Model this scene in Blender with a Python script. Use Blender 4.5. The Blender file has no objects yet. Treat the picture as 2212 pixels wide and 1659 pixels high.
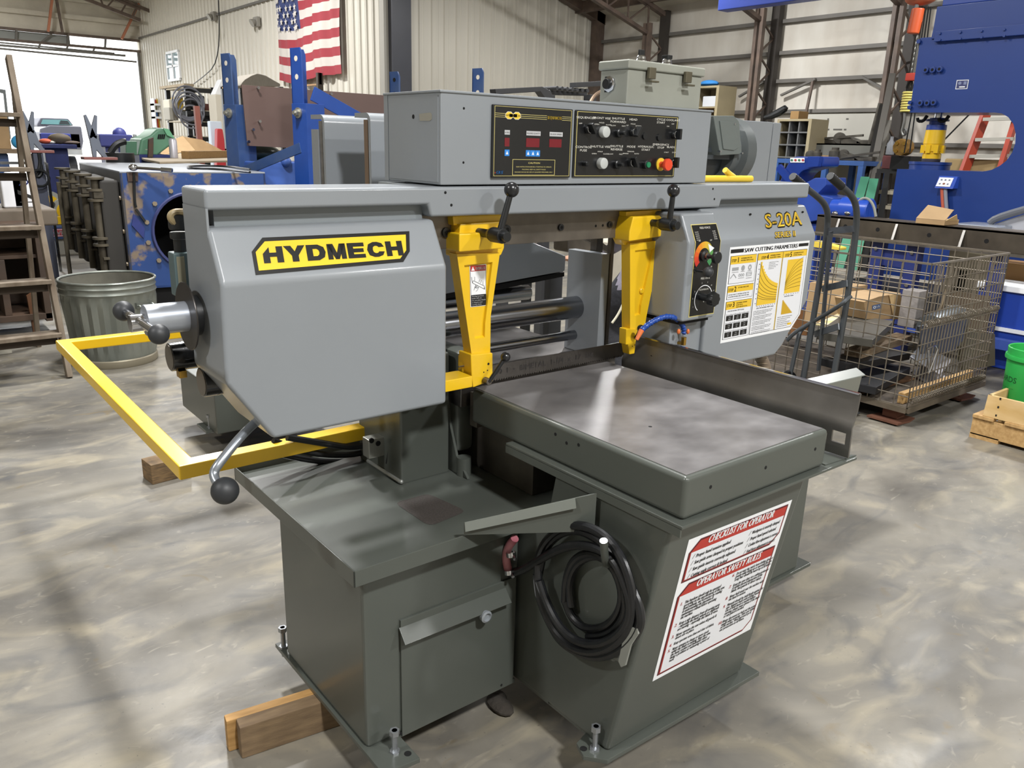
import bpy, bmesh, math, random
from mathutils import Vector as V, Matrix
random.seed(7)
R = math.radians
COL = bpy.context.scene.collection
SC = bpy.context.scene
# light settings
EXPOSURE = 0.25
LAMPS = [(2.0, 6.5, 5.4, 300), (2.3, 3.0, 5.5, 260), (.6, -2.8, 5.4, 460), (-3.5, 2.0, 5.0, 180), (8.8, 8.0, 4.6, 240), (8.6, 2.5, 4.6, 200), (4.5, 15.0, 5.6, 330), (2.0, 22.0, 5.6, 480), (5.5, -5.5, 5.4, 380)]
# ---------------------------------------------------------------- camera
FPX, CX, CY, EYE = 1732.43, 1106.0, 829.5, 1.6
yaw, pit, rol = R(38.753), R(16.526), R(-1.602)
_f = V((math.sin(yaw)*math.cos(pit), math.cos(yaw)*math.cos(pit), -math.sin(pit)))
_r = V((math.cos(yaw), -math.sin(yaw), 0)); _d = _f.cross(_r)
RIGHT = math.cos(rol)*_r + math.sin(rol)*_d
DOWN = -math.sin(rol)*_r + math.cos(rol)*_d
CAMP = V((0, 0, EYE))
cd = bpy.data.cameras.new('camera'); cam = bpy.data.objects.new('camera', cd); COL.objects.link(cam)
cd.sensor_width = 36; cd.lens = FPX/2212*36; cd.clip_start = .05; cd.clip_end = 300
m3 = Matrix((RIGHT, -DOWN, -_f)).transposed()
cam.matrix_world = Matrix.Translation(CAMP) @ m3.to_4x4()
SC.camera = cam
# ---------------------------------------------------------------- view, sky
SC.view_settings.view_transform = 'Standard'; SC.view_settings.look = 'None'
SC.view_settings.gamma = 1; SC.view_settings.use_curve_mapping = False
SC.view_settings.exposure = EXPOSURE
w = bpy.data.worlds.new('sky'); SC.world = w; w.use_nodes = True
bg = w.node_tree.nodes['Background']; bg.inputs[0].default_value = (.95, .98, 1, 1); bg.inputs[1].default_value = 3.2
# ---------------------------------------------------------------- high bay lamps, some added to brighten walls and fronts (out of frame)
def lamp(x, y, z, e, size=.55, col=(1, .995, .985)):
    l = bpy.data.lights.new('bay_or_fill_lamp', 'AREA'); l.shape = 'DISK'; l.size = size; l.energy = e; l.color = col
    o = bpy.data.objects.new('bay_or_fill_lamp', l); COL.objects.link(o); o.location = (x, y, z)
for (x, y, z, e) in LAMPS: lamp(x, y, z, e)
# ---------------------------------------------------------------- picture point on a real plane -> world point
def ray(px, py):
    return RIGHT*((px-CX)/FPX) + DOWN*((py-CY)/FPX) + _f
def P(px, py, x=None, y=None, z=None):
    d = ray(px, py)
    if x is not None: t = x/d.x
    elif y is not None: t = y/d.y
    else: t = (z-EYE)/d.z
    return CAMP + d*t
def Pn(px, py, o, n):
    d = ray(px, py); t = (o-CAMP).dot(n)/d.dot(n); return CAMP + d*t
# ---------------------------------------------------------------- naming
def tag(o, label=None, cat=None, group=None, kind=None):
    if label: o['label'] = label
    if cat: o['category'] = cat
    if group: o['group'] = group
    if kind: o['kind'] = kind
    return o
WO = {}
def thing(name, label, cat, loc, group=None):
    o = bpy.data.objects.new(name, None); COL.objects.link(o); o.empty_display_size = .05
    o.location = loc; WO[o] = V(loc); return tag(o, label, cat, group)
# ---------------------------------------------------------------- mesh builder
class B:
    def __init__(s): s.bm = bmesh.new(); s.bv = False
    def _add(s, bm, bev=0, seg=2, ang=25):
        bmesh.ops.remove_doubles(bm, verts=bm.verts, dist=1e-6)
        bmesh.ops.recalc_face_normals(bm, faces=bm.faces)
        if bev > 0:
            s.bv = True; bm.normal_update()
            es = [e for e in bm.edges if len(e.link_faces) == 2 and e.calc_face_angle(0) > R(ang)]
            bmesh.ops.bevel(bm, geom=es, offset=bev, segments=seg, affect='EDGES', clamp_overlap=True, profile=.5)
        me = bpy.data.meshes.new('t'); bm.to_mesh(me); bm.free(); s.bm.from_mesh(me); bpy.data.meshes.remove(me); return s
    def loft(s, r1, r2, bev=0, seg=2, caps=True):
        bm = bmesh.new(); a = [bm.verts.new(p) for p in r1]; b = [bm.verts.new(p) for p in r2]; n = len(a)
        if caps: bm.faces.new(a); bm.faces.new(b[::-1])
        for i in range(n):
            j = (i+1) % n; bm.faces.new((a[i], a[j], b[j], b[i]))
        return s._add(bm, bev, seg)
    def prism(s, pts, vec, bev=0, seg=2):
        vec = V(vec); return s.loft([V(p) for p in pts], [V(p)+vec for p in pts], bev, seg)
    def box(s, x0, x1, y0, y1, z0, z1, bev=0, seg=2):
        return s.prism([(x0, y0, z0), (x1, y0, z0), (x1, y1, z0), (x0, y1, z0)], (0, 0, z1-z0), bev, seg)
    def bar(s, a, b, wd, ht, bev=0, up=(0, 0, 1)):
        a, b = V(a), V(b); d = (b-a).normalized(); up = V(up)
        u = d.cross(up)
        if u.length < 1e-4: u = d.cross(V((1, 0, 0)))
        u.normalize(); v = u.cross(d)
        r = [a+u*(i*wd/2)+v*(j*ht/2) for i, j in ((-1, -1), (1, -1), (1, 1), (-1, 1))]
        return s.prism(r, b-a, bev)
    def ring(s, c, ax, r, n, ph=0):
        ax = V(ax).normalized(); u = ax.orthogonal().normalized(); v = ax.cross(u)
        return [V(c)+u*(r*math.cos(ph+2*math.pi*i/n))+v*(r*math.sin(ph+2*math.pi*i/n)) for i in range(n)]
    def cyl(s, a, b, r, r2=None, n=16, bev=0):
        a, b = V(a), V(b); r2 = r if r2 is None else r2
        return s.loft(s.ring(a, b-a, r, n), s.ring(b, b-a, r2, n), bev)
    def lathe(s, c, ax, prof, n=24, cap0=True, cap1=True, mod=None):
        c = V(c); ax = V(ax).normalized(); u = ax.orthogonal().normalized()
        if abs(ax.z) > .9: u = V((1, 0, 0))
        v = ax.cross(u); bm = bmesh.new(); rows = []
        for k, (r, h) in enumerate(prof):
            row = []
            for i in range(n):
                a = 2*math.pi*i/n; rr = r if mod is None else mod(r, h, a)
                row.append(bm.verts.new(c+ax*h+u*(rr*math.cos(a))+v*(rr*math.sin(a))))
            rows.append(row)
        for k in range(len(rows)-1):
            for i in range(n):
                j = (i+1) % n; bm.faces.new((rows[k][i], rows[k][j], rows[k+1][j], rows[k+1][i]))
        if cap0: bm.faces.new(rows[0][::-1])
        if cap1: bm.faces.new(rows[-1])
        return s._add(bm)
    def sph(s, c, r, n=16, sc=(1, 1, 1)):
        bm = bmesh.new(); bmesh.ops.create_uvsphere(bm, u_segments=n, v_segments=max(6, n//2+2), radius=r)
        for v_ in bm.verts: v_.co = V((v_.co.x*sc[0], v_.co.y*sc[1], v_.co.z*sc[2]))+V(c)
        return s._add(bm)
    def tube(s, pts, r, n=8, closed=False, sm=0):
        pts = [V(p) for p in pts]
        for _ in range(sm):
            q = []
            m = len(pts)
            for i in range(m if closed else m-1):
                a, b = pts[i], pts[(i+1) % m]; q += [a*.75+b*.25, a*.25+b*.75]
            if not closed: q = [pts[0]]+q+[pts[-1]]
            pts = q
        bm = bmesh.new(); rows = []; m = len(pts); prev = None
        for i, p in enumerate(pts):
            if closed: t = pts[(i+1) % m]-pts[i-1]
            else: t = pts[min(i+1, m-1)]-pts[max(i-1, 0)]
            if t.length < 1e-9: t = V((0, 0, 1))
            t.normalize()
            if prev is None: u = t.orthogonal().normalized()
            else:
                u = prev-t*prev.dot(t)
                u = u.normalized() if u.length > 1e-6 else t.orthogonal().normalized()
            prev = u; v = t.cross(u); rr = r[i] if isinstance(r, list) else r
            rows.append([bm.verts.new(p+u*(rr*math.cos(2*math.pi*k/n))+v*(rr*math.sin(2*math.pi*k/n))) for k in range(n)])
        for i in range(m if closed else m-1):
            a, b = rows[i], rows[(i+1) % m]
            for k in range(n): bm.faces.new((a[k], a[(k+1) % n], b[(k+1) % n], b[k]))
        if not closed: bm.faces.new(rows[0][::-1]); bm.faces.new(rows[-1])
        return s._add(bm)
    def sheet(s, pts, vec, th=.003, bev=0):
        """polyline pts swept along vec, given thickness th (bent sheet metal)"""
        pts = [V(p) for p in pts]; vec = V(vec); w_ = vec.normalized(); n = len(pts); off = []
        for i in range(n):
            t = (pts[min(i+1, n-1)]-pts[max(i-1, 0)]).normalized(); off.append(t.cross(w_)*th)
        return s.prism(pts+[p+o for p, o in zip(pts[::-1], off[::-1])], vec, bev)
    def quad(s, *p):
        vs = [s.bm.verts.new(V(q)) for q in p]; s.bm.faces.new(vs); return s
    def grid(s, rows):
        vv = [[s.bm.verts.new(V(p)) for p in r] for r in rows]
        for i in range(len(vv)-1):
            for j in range(len(vv[0])-1): s.bm.faces.new((vv[i][j], vv[i][j+1], vv[i+1][j+1], vv[i+1][j]))
        return s
    def ob(s, name, mat, par=None, smooth=35, recalc=False):
        bm = s.bm
        if recalc: bmesh.ops.recalc_face_normals(bm, faces=bm.faces)
        bm.verts.ensure_lookup_table()
        xs = [v.co for v in bm.verts]
        lo = V((min(c.x for c in xs), min(c.y for c in xs), min(c.z for c in xs))); hi = V((max(c.x for c in xs), max(c.y for c in xs), max(c.z for c in xs)))
        o0 = V(((lo.x+hi.x)/2, (lo.y+hi.y)/2, lo.z))
        for v in bm.verts: v.co -= o0
        me = bpy.data.meshes.new(name); bm.to_mesh(me); bm.free()
        if smooth:
            me.polygons.foreach_set('use_smooth', [True]*len(me.polygons)); me.set_sharp_from_angle(angle=R(smooth))
        me.materials.append(mat); o = link(name, me, o0, par)
        if s.bv and smooth: wn = o.modifiers.new('face_weighted', 'WEIGHTED_NORMAL'); wn.keep_sharp = True; wn.weight = 100
        return o
def link(name, me, o0, par=None):
    o = bpy.data.objects.new(name, me); COL.objects.link(o); WO[o] = V(o0)
    if par is not None: o.parent = par; o.location = V(o0)-WO[par]
    else: o.location = o0
    return o
def rep(src, name, d, par):
    """copy of a part (shared mesh) moved by d"""
    o = src.copy(); COL.objects.link(o); o.name = name; WO[o] = WO[src]+V(d); o.parent = par; o.location = WO[o]-(WO[par] if par else V()); return o
def kids(o): return [c for c in bpy.data.objects if c.parent == o]
def copy_tree(o, d, par=None):
    c = o.copy(); COL.objects.link(c); WO[c] = WO[o]+V(d)
    if par is None: c.location = WO[c]
    else: c.parent = par; c.location = WO[c]-WO[par]
    for k in kids(o): copy_tree(k, d, c)
    return c
# ---------------------------------------------------------------- materials
def lin(h):
    h = h.lstrip('#'); c = [int(h[i:i+2], 16)/255 for i in (0, 2, 4)]
    return [(x/12.92 if x <= .04045 else ((x+.055)/1.055)**2.4) for x in c]+[1]
MC = {}
def M(name, col, rough=.5, metal=0, var=None, bump=None, col2=None, stretch=(1, 1, 1), rvar=0, emit=0, trans=0, coat=0, spec=.5, thr=None):
    """procedural principled: var=(scale, amount), bump=(scale, strength, distance), col2 = second colour of the noise, thr=(lo, hi) ramp"""
    if name in MC: return MC[name]
    m = bpy.data.materials.new(name); m.use_nodes = True; nt = m.node_tree; N = nt.nodes; L = nt.links; p = N['Principled BSDF']
    c = lin(col); p.inputs['Base Color'].default_value = c; p.inputs['Roughness'].default_value = rough; p.inputs['Metallic'].default_value = metal
    p.inputs['Specular IOR Level'].default_value = spec
    if coat: p.inputs['Coat Weight'].default_value = coat; p.inputs['Coat Roughness'].default_value = .12
    if trans: p.inputs['Transmission Weight'].default_value = trans
    if emit: p.inputs['Emission Color'].default_value = c; p.inputs['Emission Strength'].default_value = emit
    tc = N.new('ShaderNodeTexCoord'); mp = N.new('ShaderNodeMapping'); mp.inputs['Scale'].default_value = stretch; L.new(tc.outputs['Object'], mp.inputs[0])
    if var:
        n = N.new('ShaderNodeTexNoise'); n.inputs['Scale'].default_value = var[0]; n.inputs['Detail'].default_value = 6; L.new(mp.outputs[0], n.inputs['Vector'])
        r = N.new('ShaderNodeMapRange'); t = thr or (.3, .7); r.inputs[1].default_value, r.inputs[2].default_value = t; L.new(n.outputs['Fac'], r.inputs[0])
        mx = N.new('ShaderNodeMix'); mx.data_type = 'RGBA'; L.new(r.outputs[0], mx.inputs['Factor'])
        if col2: c2 = lin(col2)
        else: c2 = [min(1, x*(1+var[1])) for x in c[:3]]+[1]; c = [x*(1-var[1]) for x in c[:3]]+[1]
        mx.inputs[6].default_value = c; mx.inputs[7].default_value = c2; L.new(mx.outputs[2], p.inputs['Base Color'])
        if rvar:
            r2 = N.new('ShaderNodeMapRange'); r2.inputs[3].default_value = rough-rvar; r2.inputs[4].default_value = rough+rvar; L.new(n.outputs['Fac'], r2.inputs[0]); L.new(r2.outputs[0], p.inputs['Roughness'])
    if bump:
        n2 = N.new('ShaderNodeTexNoise'); n2.inputs['Scale'].default_value = bump[0]; n2.inputs['Detail'].default_value = 3; L.new(mp.outputs[0], n2.inputs['Vector'])
        b = N.new('ShaderNodeBump'); b.inputs['Strength'].default_value = bump[1]; b.inputs['Distance'].default_value = bump[2] if len(bump) > 2 else .002
        L.new(n2.outputs['Fac'], b.inputs['Height']); L.new(b.outputs[0], p.inputs['Normal'])
    MC[name] = m; return m
grey = M('grey_enamel', '#858a8f', .34, bump=(260, .10, .0006), var=(3, .03), coat=.25)
dkgrey = M('dark_grey_enamel', '#4c504b', .34, bump=(240, .10, .0006), var=(3, .05), coat=.2)
yellow = M('yellow_enamel', '#e3b81c', .34, bump=(200, .08, .0006), var=(5, .05), coat=.2)
def shade(m): return m
black = M('black_plastic', '#17191b', .38)
blackg = M('gloss_black', '#0d0e10', .15, coat=.5)
dark = M('dark_hollow', '#070708', .9)
rubber = M('black_rubber', '#17181a', .32, var=(30, .3), bump=(150, .15, .001))
steel = M('bare_steel', '#8d8a86', .38, 1, var=(9, .18), rvar=.1)
steelb = M('brushed_steel', '#a3a0a0', .33, 1, var=(6, .2), stretch=(1, 1, 6), rvar=.1)
chrome = M('chrome', '#c9cbd0', .14, 1)
darksteel = M('mill_scale_steel', '#57524c', .42, .75, var=(7, .3), col2='#7d766d', rvar=.1)
blue = M('blue_paint', '#17378a', .34, var=(6, .08), coat=.2)
blued = M('dusty_blue_paint', '#264273', .5, var=(7, .18), col2='#384d73')
navy = M('navy_paint', '#24306b', .45, var=(8, .15))
white = M('white_print', '#e9ebee', .45)
ink = M('black_print', '#131313', .5)
red = M('red_print', '#b03229', .45)
yel = M('yellow_print', '#e8c33a', .45)
kraft = M('cardboard', '#a38762', .8, var=(5, .1), bump=(30, .1, .002))
wood = M('pale_wood', '#c3a06c', .7, var=(7, .2), stretch=(1, 7, 7), col2='#a37f4e')
oldwood = M('weathered_wood', '#6d5b48', .8, var=(8, .3), stretch=(1, 6, 6), col2='#96836a')
rust = M('rusty_steel', '#5b463a', .7, .3, var=(9, .3), col2='#4a4441')
brass = M('brass', '#b08d45', .35, 1)
# ================================================================ THE SETTING
XA, YC, XB, YD = 7.458, 12.535, 12.0, 27.92      # flag wall, ribbed gable wall, girt wall, far wall with the big door
def floor_mat():
    m = bpy.data.materials.new('stained_concrete'); m.use_nodes = True; nt = m.node_tree; N, L = nt.nodes, nt.links; p = N['Principled BSDF']
    tc = N.new('ShaderNodeTexCoord')
    def noise(sc, det, st=(1, 1, 1), rot=0, dist=0):
        mp = N.new('ShaderNodeMapping'); mp.inputs['Scale'].default_value = st; mp.inputs['Rotation'].default_value = (0, 0, rot); L.new(tc.outputs['Object'], mp.inputs[0])
        n = N.new('ShaderNodeTexNoise'); n.inputs['Scale'].default_value = sc; n.inputs['Detail'].default_value = det; n.inputs['Distortion'].default_value = dist; L.new(mp.outputs[0], n.inputs['Vector']); return n.outputs['Fac']
    def rng(f, a, b):
        r = N.new('ShaderNodeMapRange'); r.inputs[1].default_value = a; r.inputs[2].default_value = b; L.new(f, r.inputs[0]); return r.outputs[0]
    def mix(f, a, b):
        x = N.new('ShaderNodeMix'); x.data_type = 'RGBA'; L.new(f, x.inputs['Factor'])
        for s_, v_ in ((6, a), (7, b)):
            if isinstance(v_, str): x.inputs[s_].default_value = lin(v_)
            else: L.new(v_, x.inputs[s_])
        return x.outputs[2]
    c = mix(rng(noise(1.3, 10, (1, 1.5, 1), .5, 1.2), .36, .66), '#615e58', '#7d786d')
    c = mix(rng(noise(2.4, 12, (1, 1.8, 1), .35, 1.6), .50, .78), c, '#928a77')
    c = mix(rng(noise(1.9, 12, (1, 1.8, 1), .25, 1.8), .54, .80), c, '#4a4b4c')
    c = mix(rng(noise(.75, 9, (1, 1.5, 1), 1.0, .5), .55, .74), c, '#312d28')
    c = mix(rng(noise(11, 10, (1, 2, 1), .4, 1.5), .62, 1.0), c, '#a39d8d')
    c = mix(rng(noise(5, 8, (1, 1, 1), 0, 1.5), .66, .78), c, '#6b5f48')
    c = mix(rng(noise(70, 3), .68, .8), c, '#4f4d49')
    L.new(c, p.inputs['Base Color'])
    r = N.new('ShaderNodeMapRange'); L.new(noise(2.2, 8, (1, 2, 1), .3), r.inputs[0]); r.inputs[1].default_value = .3; r.inputs[2].default_value = .7; r.inputs[3].default_value = .33; r.inputs[4].default_value = .7; L.new(r.outputs[0], p.inputs['Roughness'])
    b = N.new('ShaderNodeBump'); b.inputs['Strength'].default_value = .25; b.inputs['Distance'].default_value = .006; L.new(noise(14, 8), b.inputs['Height']); L.new(b.outputs[0], p.inputs['Normal'])
    return m
b = B(); b.box(-9, 13, -9, YD+.3, -.2, 0); tag(b.ob('floor', floor_mat(), smooth=0), kind='structure')
b = B(); b.box(-30, 40, YD+.3, 90, -.25, -.02); tag(b.ob('yard', M('bright_yard_concrete', '#cfcbc0', .8, var=(1, .1)), smooth=0), kind='structure')
cream = M('cream_sheet_metal', '#d3cfc3', .45, var=(1.2, .06), stretch=(1, 1, .3))
insul = M('white_vinyl_insulation', '#d3d0c7', .6, var=(1.1, .22), stretch=(1, 1.6, .5), col2='#b5ada0', bump=(3, .35, .03))
dirty = M('roof_insulation', '#cbc5b7', .8, var=(1.2, .12), bump=(2.5, .8, .06))
browns = M('brown_primer_steel', '#4f443e', .55, var=(6, .15), col2='#6b5b50')
greys = M('grey_primer_steel', '#67645f', .55, var=(3, .1))
def ribbed(name, a, d, n, width, z1, nrm, mat):
    """sheet metal wall: n sheets of given width along d from a, three ribs a sheet, nrm = inward normal"""
    a, d, nrm = V(a), V(d), V(nrm)
    w = B(); w.prism([a-nrm*.03, a-nrm*.03+d*(n*width), a-nrm*.06+d*(n*width), a-nrm*.06], (0, 0, z1)); wall = tag(w.ob(name, mat, smooth=0), kind='structure')
    p = width/3; prof = []
    for k in range(3):
        o = k*p; prof += [(o, 0), (o+p*.40, 0), (o+p*.47, .028), (o+p*.58, .028), (o+p*.65, 0), (o+p*.80, 0), (o+p*.82, .006), (o+p*.86, .006), (o+p*.88, 0)]
    prof.append((width-.002, 0))
    s = B(); s.prism([a+d*u+nrm*h for u, h in prof]+[a+d*(width-.002)-nrm*.03, a-nrm*.03], (0, 0, z1))
    first = s.ob('panel', mat, wall, smooth=0)
    for i in range(1, n): rep(first, 'panel', d*(i*width), wall)
    return wall
ribbed('wall_back', (XA, YC, 0), (1, 0, 0), 6, .762, 5.6, (0, -1, 0), cream)
ribbed('wall_flag', (XA, YC, 0), (0, 1, 0), 21, .7326, 5.6, (-1, 0, 0), cream)
# girt wall: insulation behind horizontal girts
b = B(); b.box(XB, XB+.1, -9, YC, 0, 4.15); wr = tag(b.ob('wall_right', insul, smooth=0), kind='structure')
for i, z in enumerate((1.33, 1.80, 2.28, 2.745, 3.17, 3.64)):
    g = B(); yy = YC-.02
    g.sheet([(XB-.005, yy, z-.035), (XB-.02, yy, z-.055), (XB-.09, yy, z-.055), (XB-.09, yy, z+.0), (XB-.02, yy, z+.0)], (0, -20.5, 0), .006)
    tag(g.ob('trim_%d' % (i+1), greys), kind='structure')
# far wall with the open overhead door
b = B(); b.box(-9, XA, YD, YD+.2, 4.36, 7.4).box(-9, -3.2, YD, YD+.2, 0, 4.36).box(7.40, XA, YD, YD+.2, 0, 4.36)
tag(b.ob('wall_far', dirty, smooth=0), kind='structure')
d1 = bpy.data.objects.new('door_1', None); COL.objects.link(d1); d1.location = (2.1, YD, 0); WO[d1] = V((2.1, YD, 0)); d1['kind'] = 'structure'
b = B(); b.box(-3.2, 7.4, YD-.12, YD, 4.33, 4.40); b.ob('header', browns, d1)
b = B(); b.box(-3.2, 7.4, YD-.12, YD-.04, 4.03, 4.10); b.ob('lower_chord', browns, d1)
for x in (.5, 2.3, 4.1, 5.4, 6.4):
    b = B(); b.bar((x, YD-.08, 4.06), (x+.05, YD-.08, 4.36), .1, .05); b.ob('web', greys, d1)
for x in (-2.5, -1.2, 3.0, 4.7):
    b = B(); b.bar((x, YD-.08, 4.06), (x+.35, YD-.08, 4.36), .06, .04); b.ob('web', greys, d1)
for x0, x1, z0, z1 in ((-3.2, 5.5, 4.10, 4.33), (-3.2, 3.6, 3.93, 4.02)):      # raised door panels behind the header truss
    b = B(); b.box(x0, x1, YD+.02, YD+.06, z0, z1); b.ob('door_section', M('door_steel', '#8d908c', .5), d1)
for x in (-1.0, .6, 2.2, 3.6, 4.6, 5.3, 6.0): b = B(); b.bar((x, YD-.3, 3.88), (x+.06, YD-.3, 4.02), .03, .05); b.ob('web', greys, d1)
b = B(); b.bar((-3.2, YD-.3, 4.03), (6.6, YD-.3, 3.93), .05, .04); b.ob('top_bar', greys, d1)
b = B(); b.bar((-3.2, YD-.3, 3.93), (7.2, YD-.3, 3.74), .05, .05); b.ob('sloping_bar', greys, d1)
orange = M('pale_orange_strut', '#b5765a', .7)
for (x0, y0, x1, y1, m_) in ((113, -6, 104, 68, orange), (121, -6, 135, 70, browns), (300, 8, 263, 84, orange)):
    b = B(); b.bar(P(x0, y0, y=YD-.35), P(x1, y1, y=YD-.35), .09, .06); tag(b.ob('trim_60', m_), kind='structure')
for (x0, y0, x1, y1) in ((180, -4, 303, 44), (250, -6, 338, 30), (205, -20, 303, 20)):
    b = B(); b.bar(P(x0, y0, y=YD-1.2), P(x1, y1, y=YD-1.2), .08, .09); tag(b.ob('trim_61', browns), kind='structure')
for (x0, y0, x1, y1) in ((215, -8, 222, 10), (232, 14, 248, -4), (262, 26, 275, 4), (287, 36, 296, 14)):
    b = B(); b.bar(P(x0, y0, y=YD-1.2), P(x1, y1, y=YD-1.2), .04, .04); tag(b.ob('trim_62', browns), kind='structure')
for x in (-3.1, 7.3):
    b = B(); b.box(x, x+.08, YD-.1, YD-.02, 0, 4.05); b.ob('track', greys, d1)
b = B(); b.box(-3.2, 6.9, YD-.34, YD-.28, 3.86, 3.92); b.ob('bottom_bar', greys, d1)
for i, z in enumerate((4.78, 5.25)):
    b = B(); b.box(-9, XA, YD-.14, YD, z, z+.12); tag(b.ob('trim_%d' % (10+i), dirty), kind='structure')
# roof, two slopes
ev, rx, rz = 4.02, 2.0, 7.0
for nm, x0, z0, x1, z1 in (('ceiling', XB+.3, ev, rx, rz), ('ceiling_left', -9, ev, rx, rz)):
    b = B(); b.prism([(x0, -9, z0), (x1, -9, z1), (x1, -9, z1+.1), (x0, -9, z0+.1)], (0, YD+9.2, 0)); tag(b.ob(nm, dirty, smooth=0), kind='structure')
k = 0
for x in (11.4, 10.2, 9.0, 7.8, 6.4, 5.0, 3.6):
    z = ev+(XB+.3-x)/(XB+.3-rx)*(rz-ev); b = B(); b.box(x-.04, x+.04, -9, YD, z-.2, z-.0); tag(b.ob('trim_%d' % (20+k), browns), kind='structure'); k += 1
b = B(); b.box(-9.1, -9, -9, YD, 0, 4.2); tag(b.ob('wall_left', cream, smooth=0), kind='structure')
b = B(); b.box(-9, 12.1, -9.1, -9, 0, 7.2); tag(b.ob('wall_front', cream, smooth=0), kind='structure')
# corner column and eave strut of the ribbed walls
b = B(); b.box(XA-.24, XA+.12, YC-.17, YC-.035, 0, 5.25); tag(b.ob('corner_post', M('dark_grey_post', '#474951', .4, var=(2, .1)), smooth=0), 'dark grey square post at the corner of the ribbed cream walls', 'post')
b = B(); b.box(XA-.33, XA-.245, YC-.05, YC+.1, 0, 5.6); tag(b.ob('trim_40', M('light_trim', '#a8a59c', .5), smooth=0), kind='structure')
b = B(); b.box(XB-.22, XB-.02, YC-.2, YC-.035, 0, 4.2); tag(b.ob('corner_angle', browns), 'dark brown corner post where ribbed wall meets insulated wall', 'post')
b = B(); b.bar((XB+.1, YC-.12, 4.0), (XA, YC-.12, 5.38), .16, .2); tag(b.ob('trim_41', browns), kind='structure')
b = B(); b.box(XA-.06, XA-.035, YC, YD, 4.42, 4.47); tag(b.ob('trim_42', greys), kind='structure')
# lattice columns along the girt wall, with a rafter truss each
def lattice(y, label, trz):
    t = thing('lattice_column', label, 'column', (11.68, y, 0), 'lattice columns along the insulated wall')
    h = 4.0; xi, xo = 11.42, 11.86
    for dy in (-.05, .05):
        b = B(); b.box(xi-.04, xi+.04, y+dy-.028, y+dy+.028, 0, h-.25); b.ob('inner_chord', browns, t)
    b = B(); b.box(xo-.06, xo+.06, y-.07, y+.07, 0, h); b.ob('outer_chord', M('dark_column', '#35302c', .6), t)
    n = 14; z = .1; s = 1; st = (h-.5)/n
    for i in range(n):
        a, c = (xi+.03, y, z), (xo-.05, y, z+st)
        if i % 2: a, c = (xo-.05, y, z), (xi+.03, y, z+st)
        b = B(); b.bar(a, c, .025, .025); b.ob('lacing', browns, t); z += st
    # rafter truss rising towards the ridge
    a0, a1 = V((xi, y, h-.42)), V((xo, y, h-.08)); d = V((-1, 0, .298)); ln = 6.5
    b = B(); b.bar(a0, a0+d*ln, .09, .06); b.ob('rafter_chord', browns, t)
    b = B(); b.bar(a1, a1+d*(ln+.4), .1, .07); b.ob('rafter_chord', browns, t)
    for i in range(12):
        p0 = a0+d*(i*.52); p1 = a1+d*(i*.52+.45)
        b = B(); b.bar(p0, p1, .025, .025); b.ob('rafter_web', browns, t)
        b = B(); b.bar(p1, a0+d*((i+1)*.52), .025, .025); b.ob('rafter_web', browns, t)
    return t
lattice(10.66, 'brown lattice steel column nearest the ribbed gable wall, farthest of three', 1)
lattice(8.30, 'brown lattice steel column behind the grey drive housing, middle of three', 1)
lattice(6.08, 'brown lattice steel column with long bars leaning on it, beside the blue press', 1)
# braces of the girt wall
b = B()
for (y0, z0, y1, z1) in ((8.9, 2.5, 8.45, 2.72), (7.5, 2.72, 8.1, 2.5), (6.75, 2.72, 6.2, 2.45), (4.3, 2.3, 3.7, 1.35)):
    q = B(); q.bar((XB-.12, y0, z0), (11.9, y1, z1), .05, .03); tag(q.ob('trim_50', greys), kind='structure')
q = B(); q.bar(P(1757, 170, x=XB-.12), P(1741, 246, x=XB-.2), .035, .035); tag(q.ob('conduit_pipe', browns), 'thin brown pipe running down the insulated wall beside the whiteboard', 'pipe')
# small window in the flag wall
w1 = bpy.data.objects.new('window_1', None); COL.objects.link(w1); wp = P(375, 140, x=XA-.05); w1.location = wp; WO[w1] = wp; w1['kind'] = 'structure'
a, c = P(364, 172, x=XA-.06), P(384, 112, x=XA-.06); y0, y1, z0, z1 = c.y, a.y, a.z, c.z
for nm, bb in (('frame', (y0-.06, y0, z0, z1)), ('frame', (y1, y1+.06, z0, z1)), ('frame', (y0, y1, z1, z1+.06)), ('frame', (y0, y1, z0-.06, z0)), ('mullion', ((y0+y1)/2-.03, (y0+y1)/2+.03, z0, z1)), ('mullion', (y0, y1, (z0+z1)/2-.03, (z0+z1)/2+.03))):
    b = B(); b.box(XA-.08, XA-.03, *bb); b.ob(nm, white, w1, smooth=0)
b = B(); b.box(XA-.05, XA-.035, y0, y1, z0, z1); b.ob('pane', M('window_glass', '#9fb2b8', .05, spec=1), w1, smooth=0)
for (px, py) in ((459, 35), (552, 47)):
    p = P(px, py, x=XA-.1); b = B(); b.box(p.x-.02, p.x+.07, p.y-.12, p.y+.12, p.z-.1, p.z+.1, .015).cyl((p.x-.02, p.y, p.z), (p.x-.09, p.y, p.z-.04), .06, .09)
    tag(b.ob('wall_lamp', M('lamp_grey', '#8f8c84', .5)), 'small grey wall lamp on the cream wall left of the flag' if px > 500 else 'small grey wall lamp high on the cream wall, farther left from the flag', 'lamp')
# thin cable hanging down the flag wall
pts = [P(x, y, x=XA-.12) for x, y in ((472, 0), (474, 60), (472, 110), (462, 145), (440, 165), (420, 180), (405, 192))]
b = B(); b.tube(pts, .014, 6, sm=1); tag(b.ob('hanging_cable', rubber), 'thin dark cable hanging down the cream wall to the shelf rack', 'cable')
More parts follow.
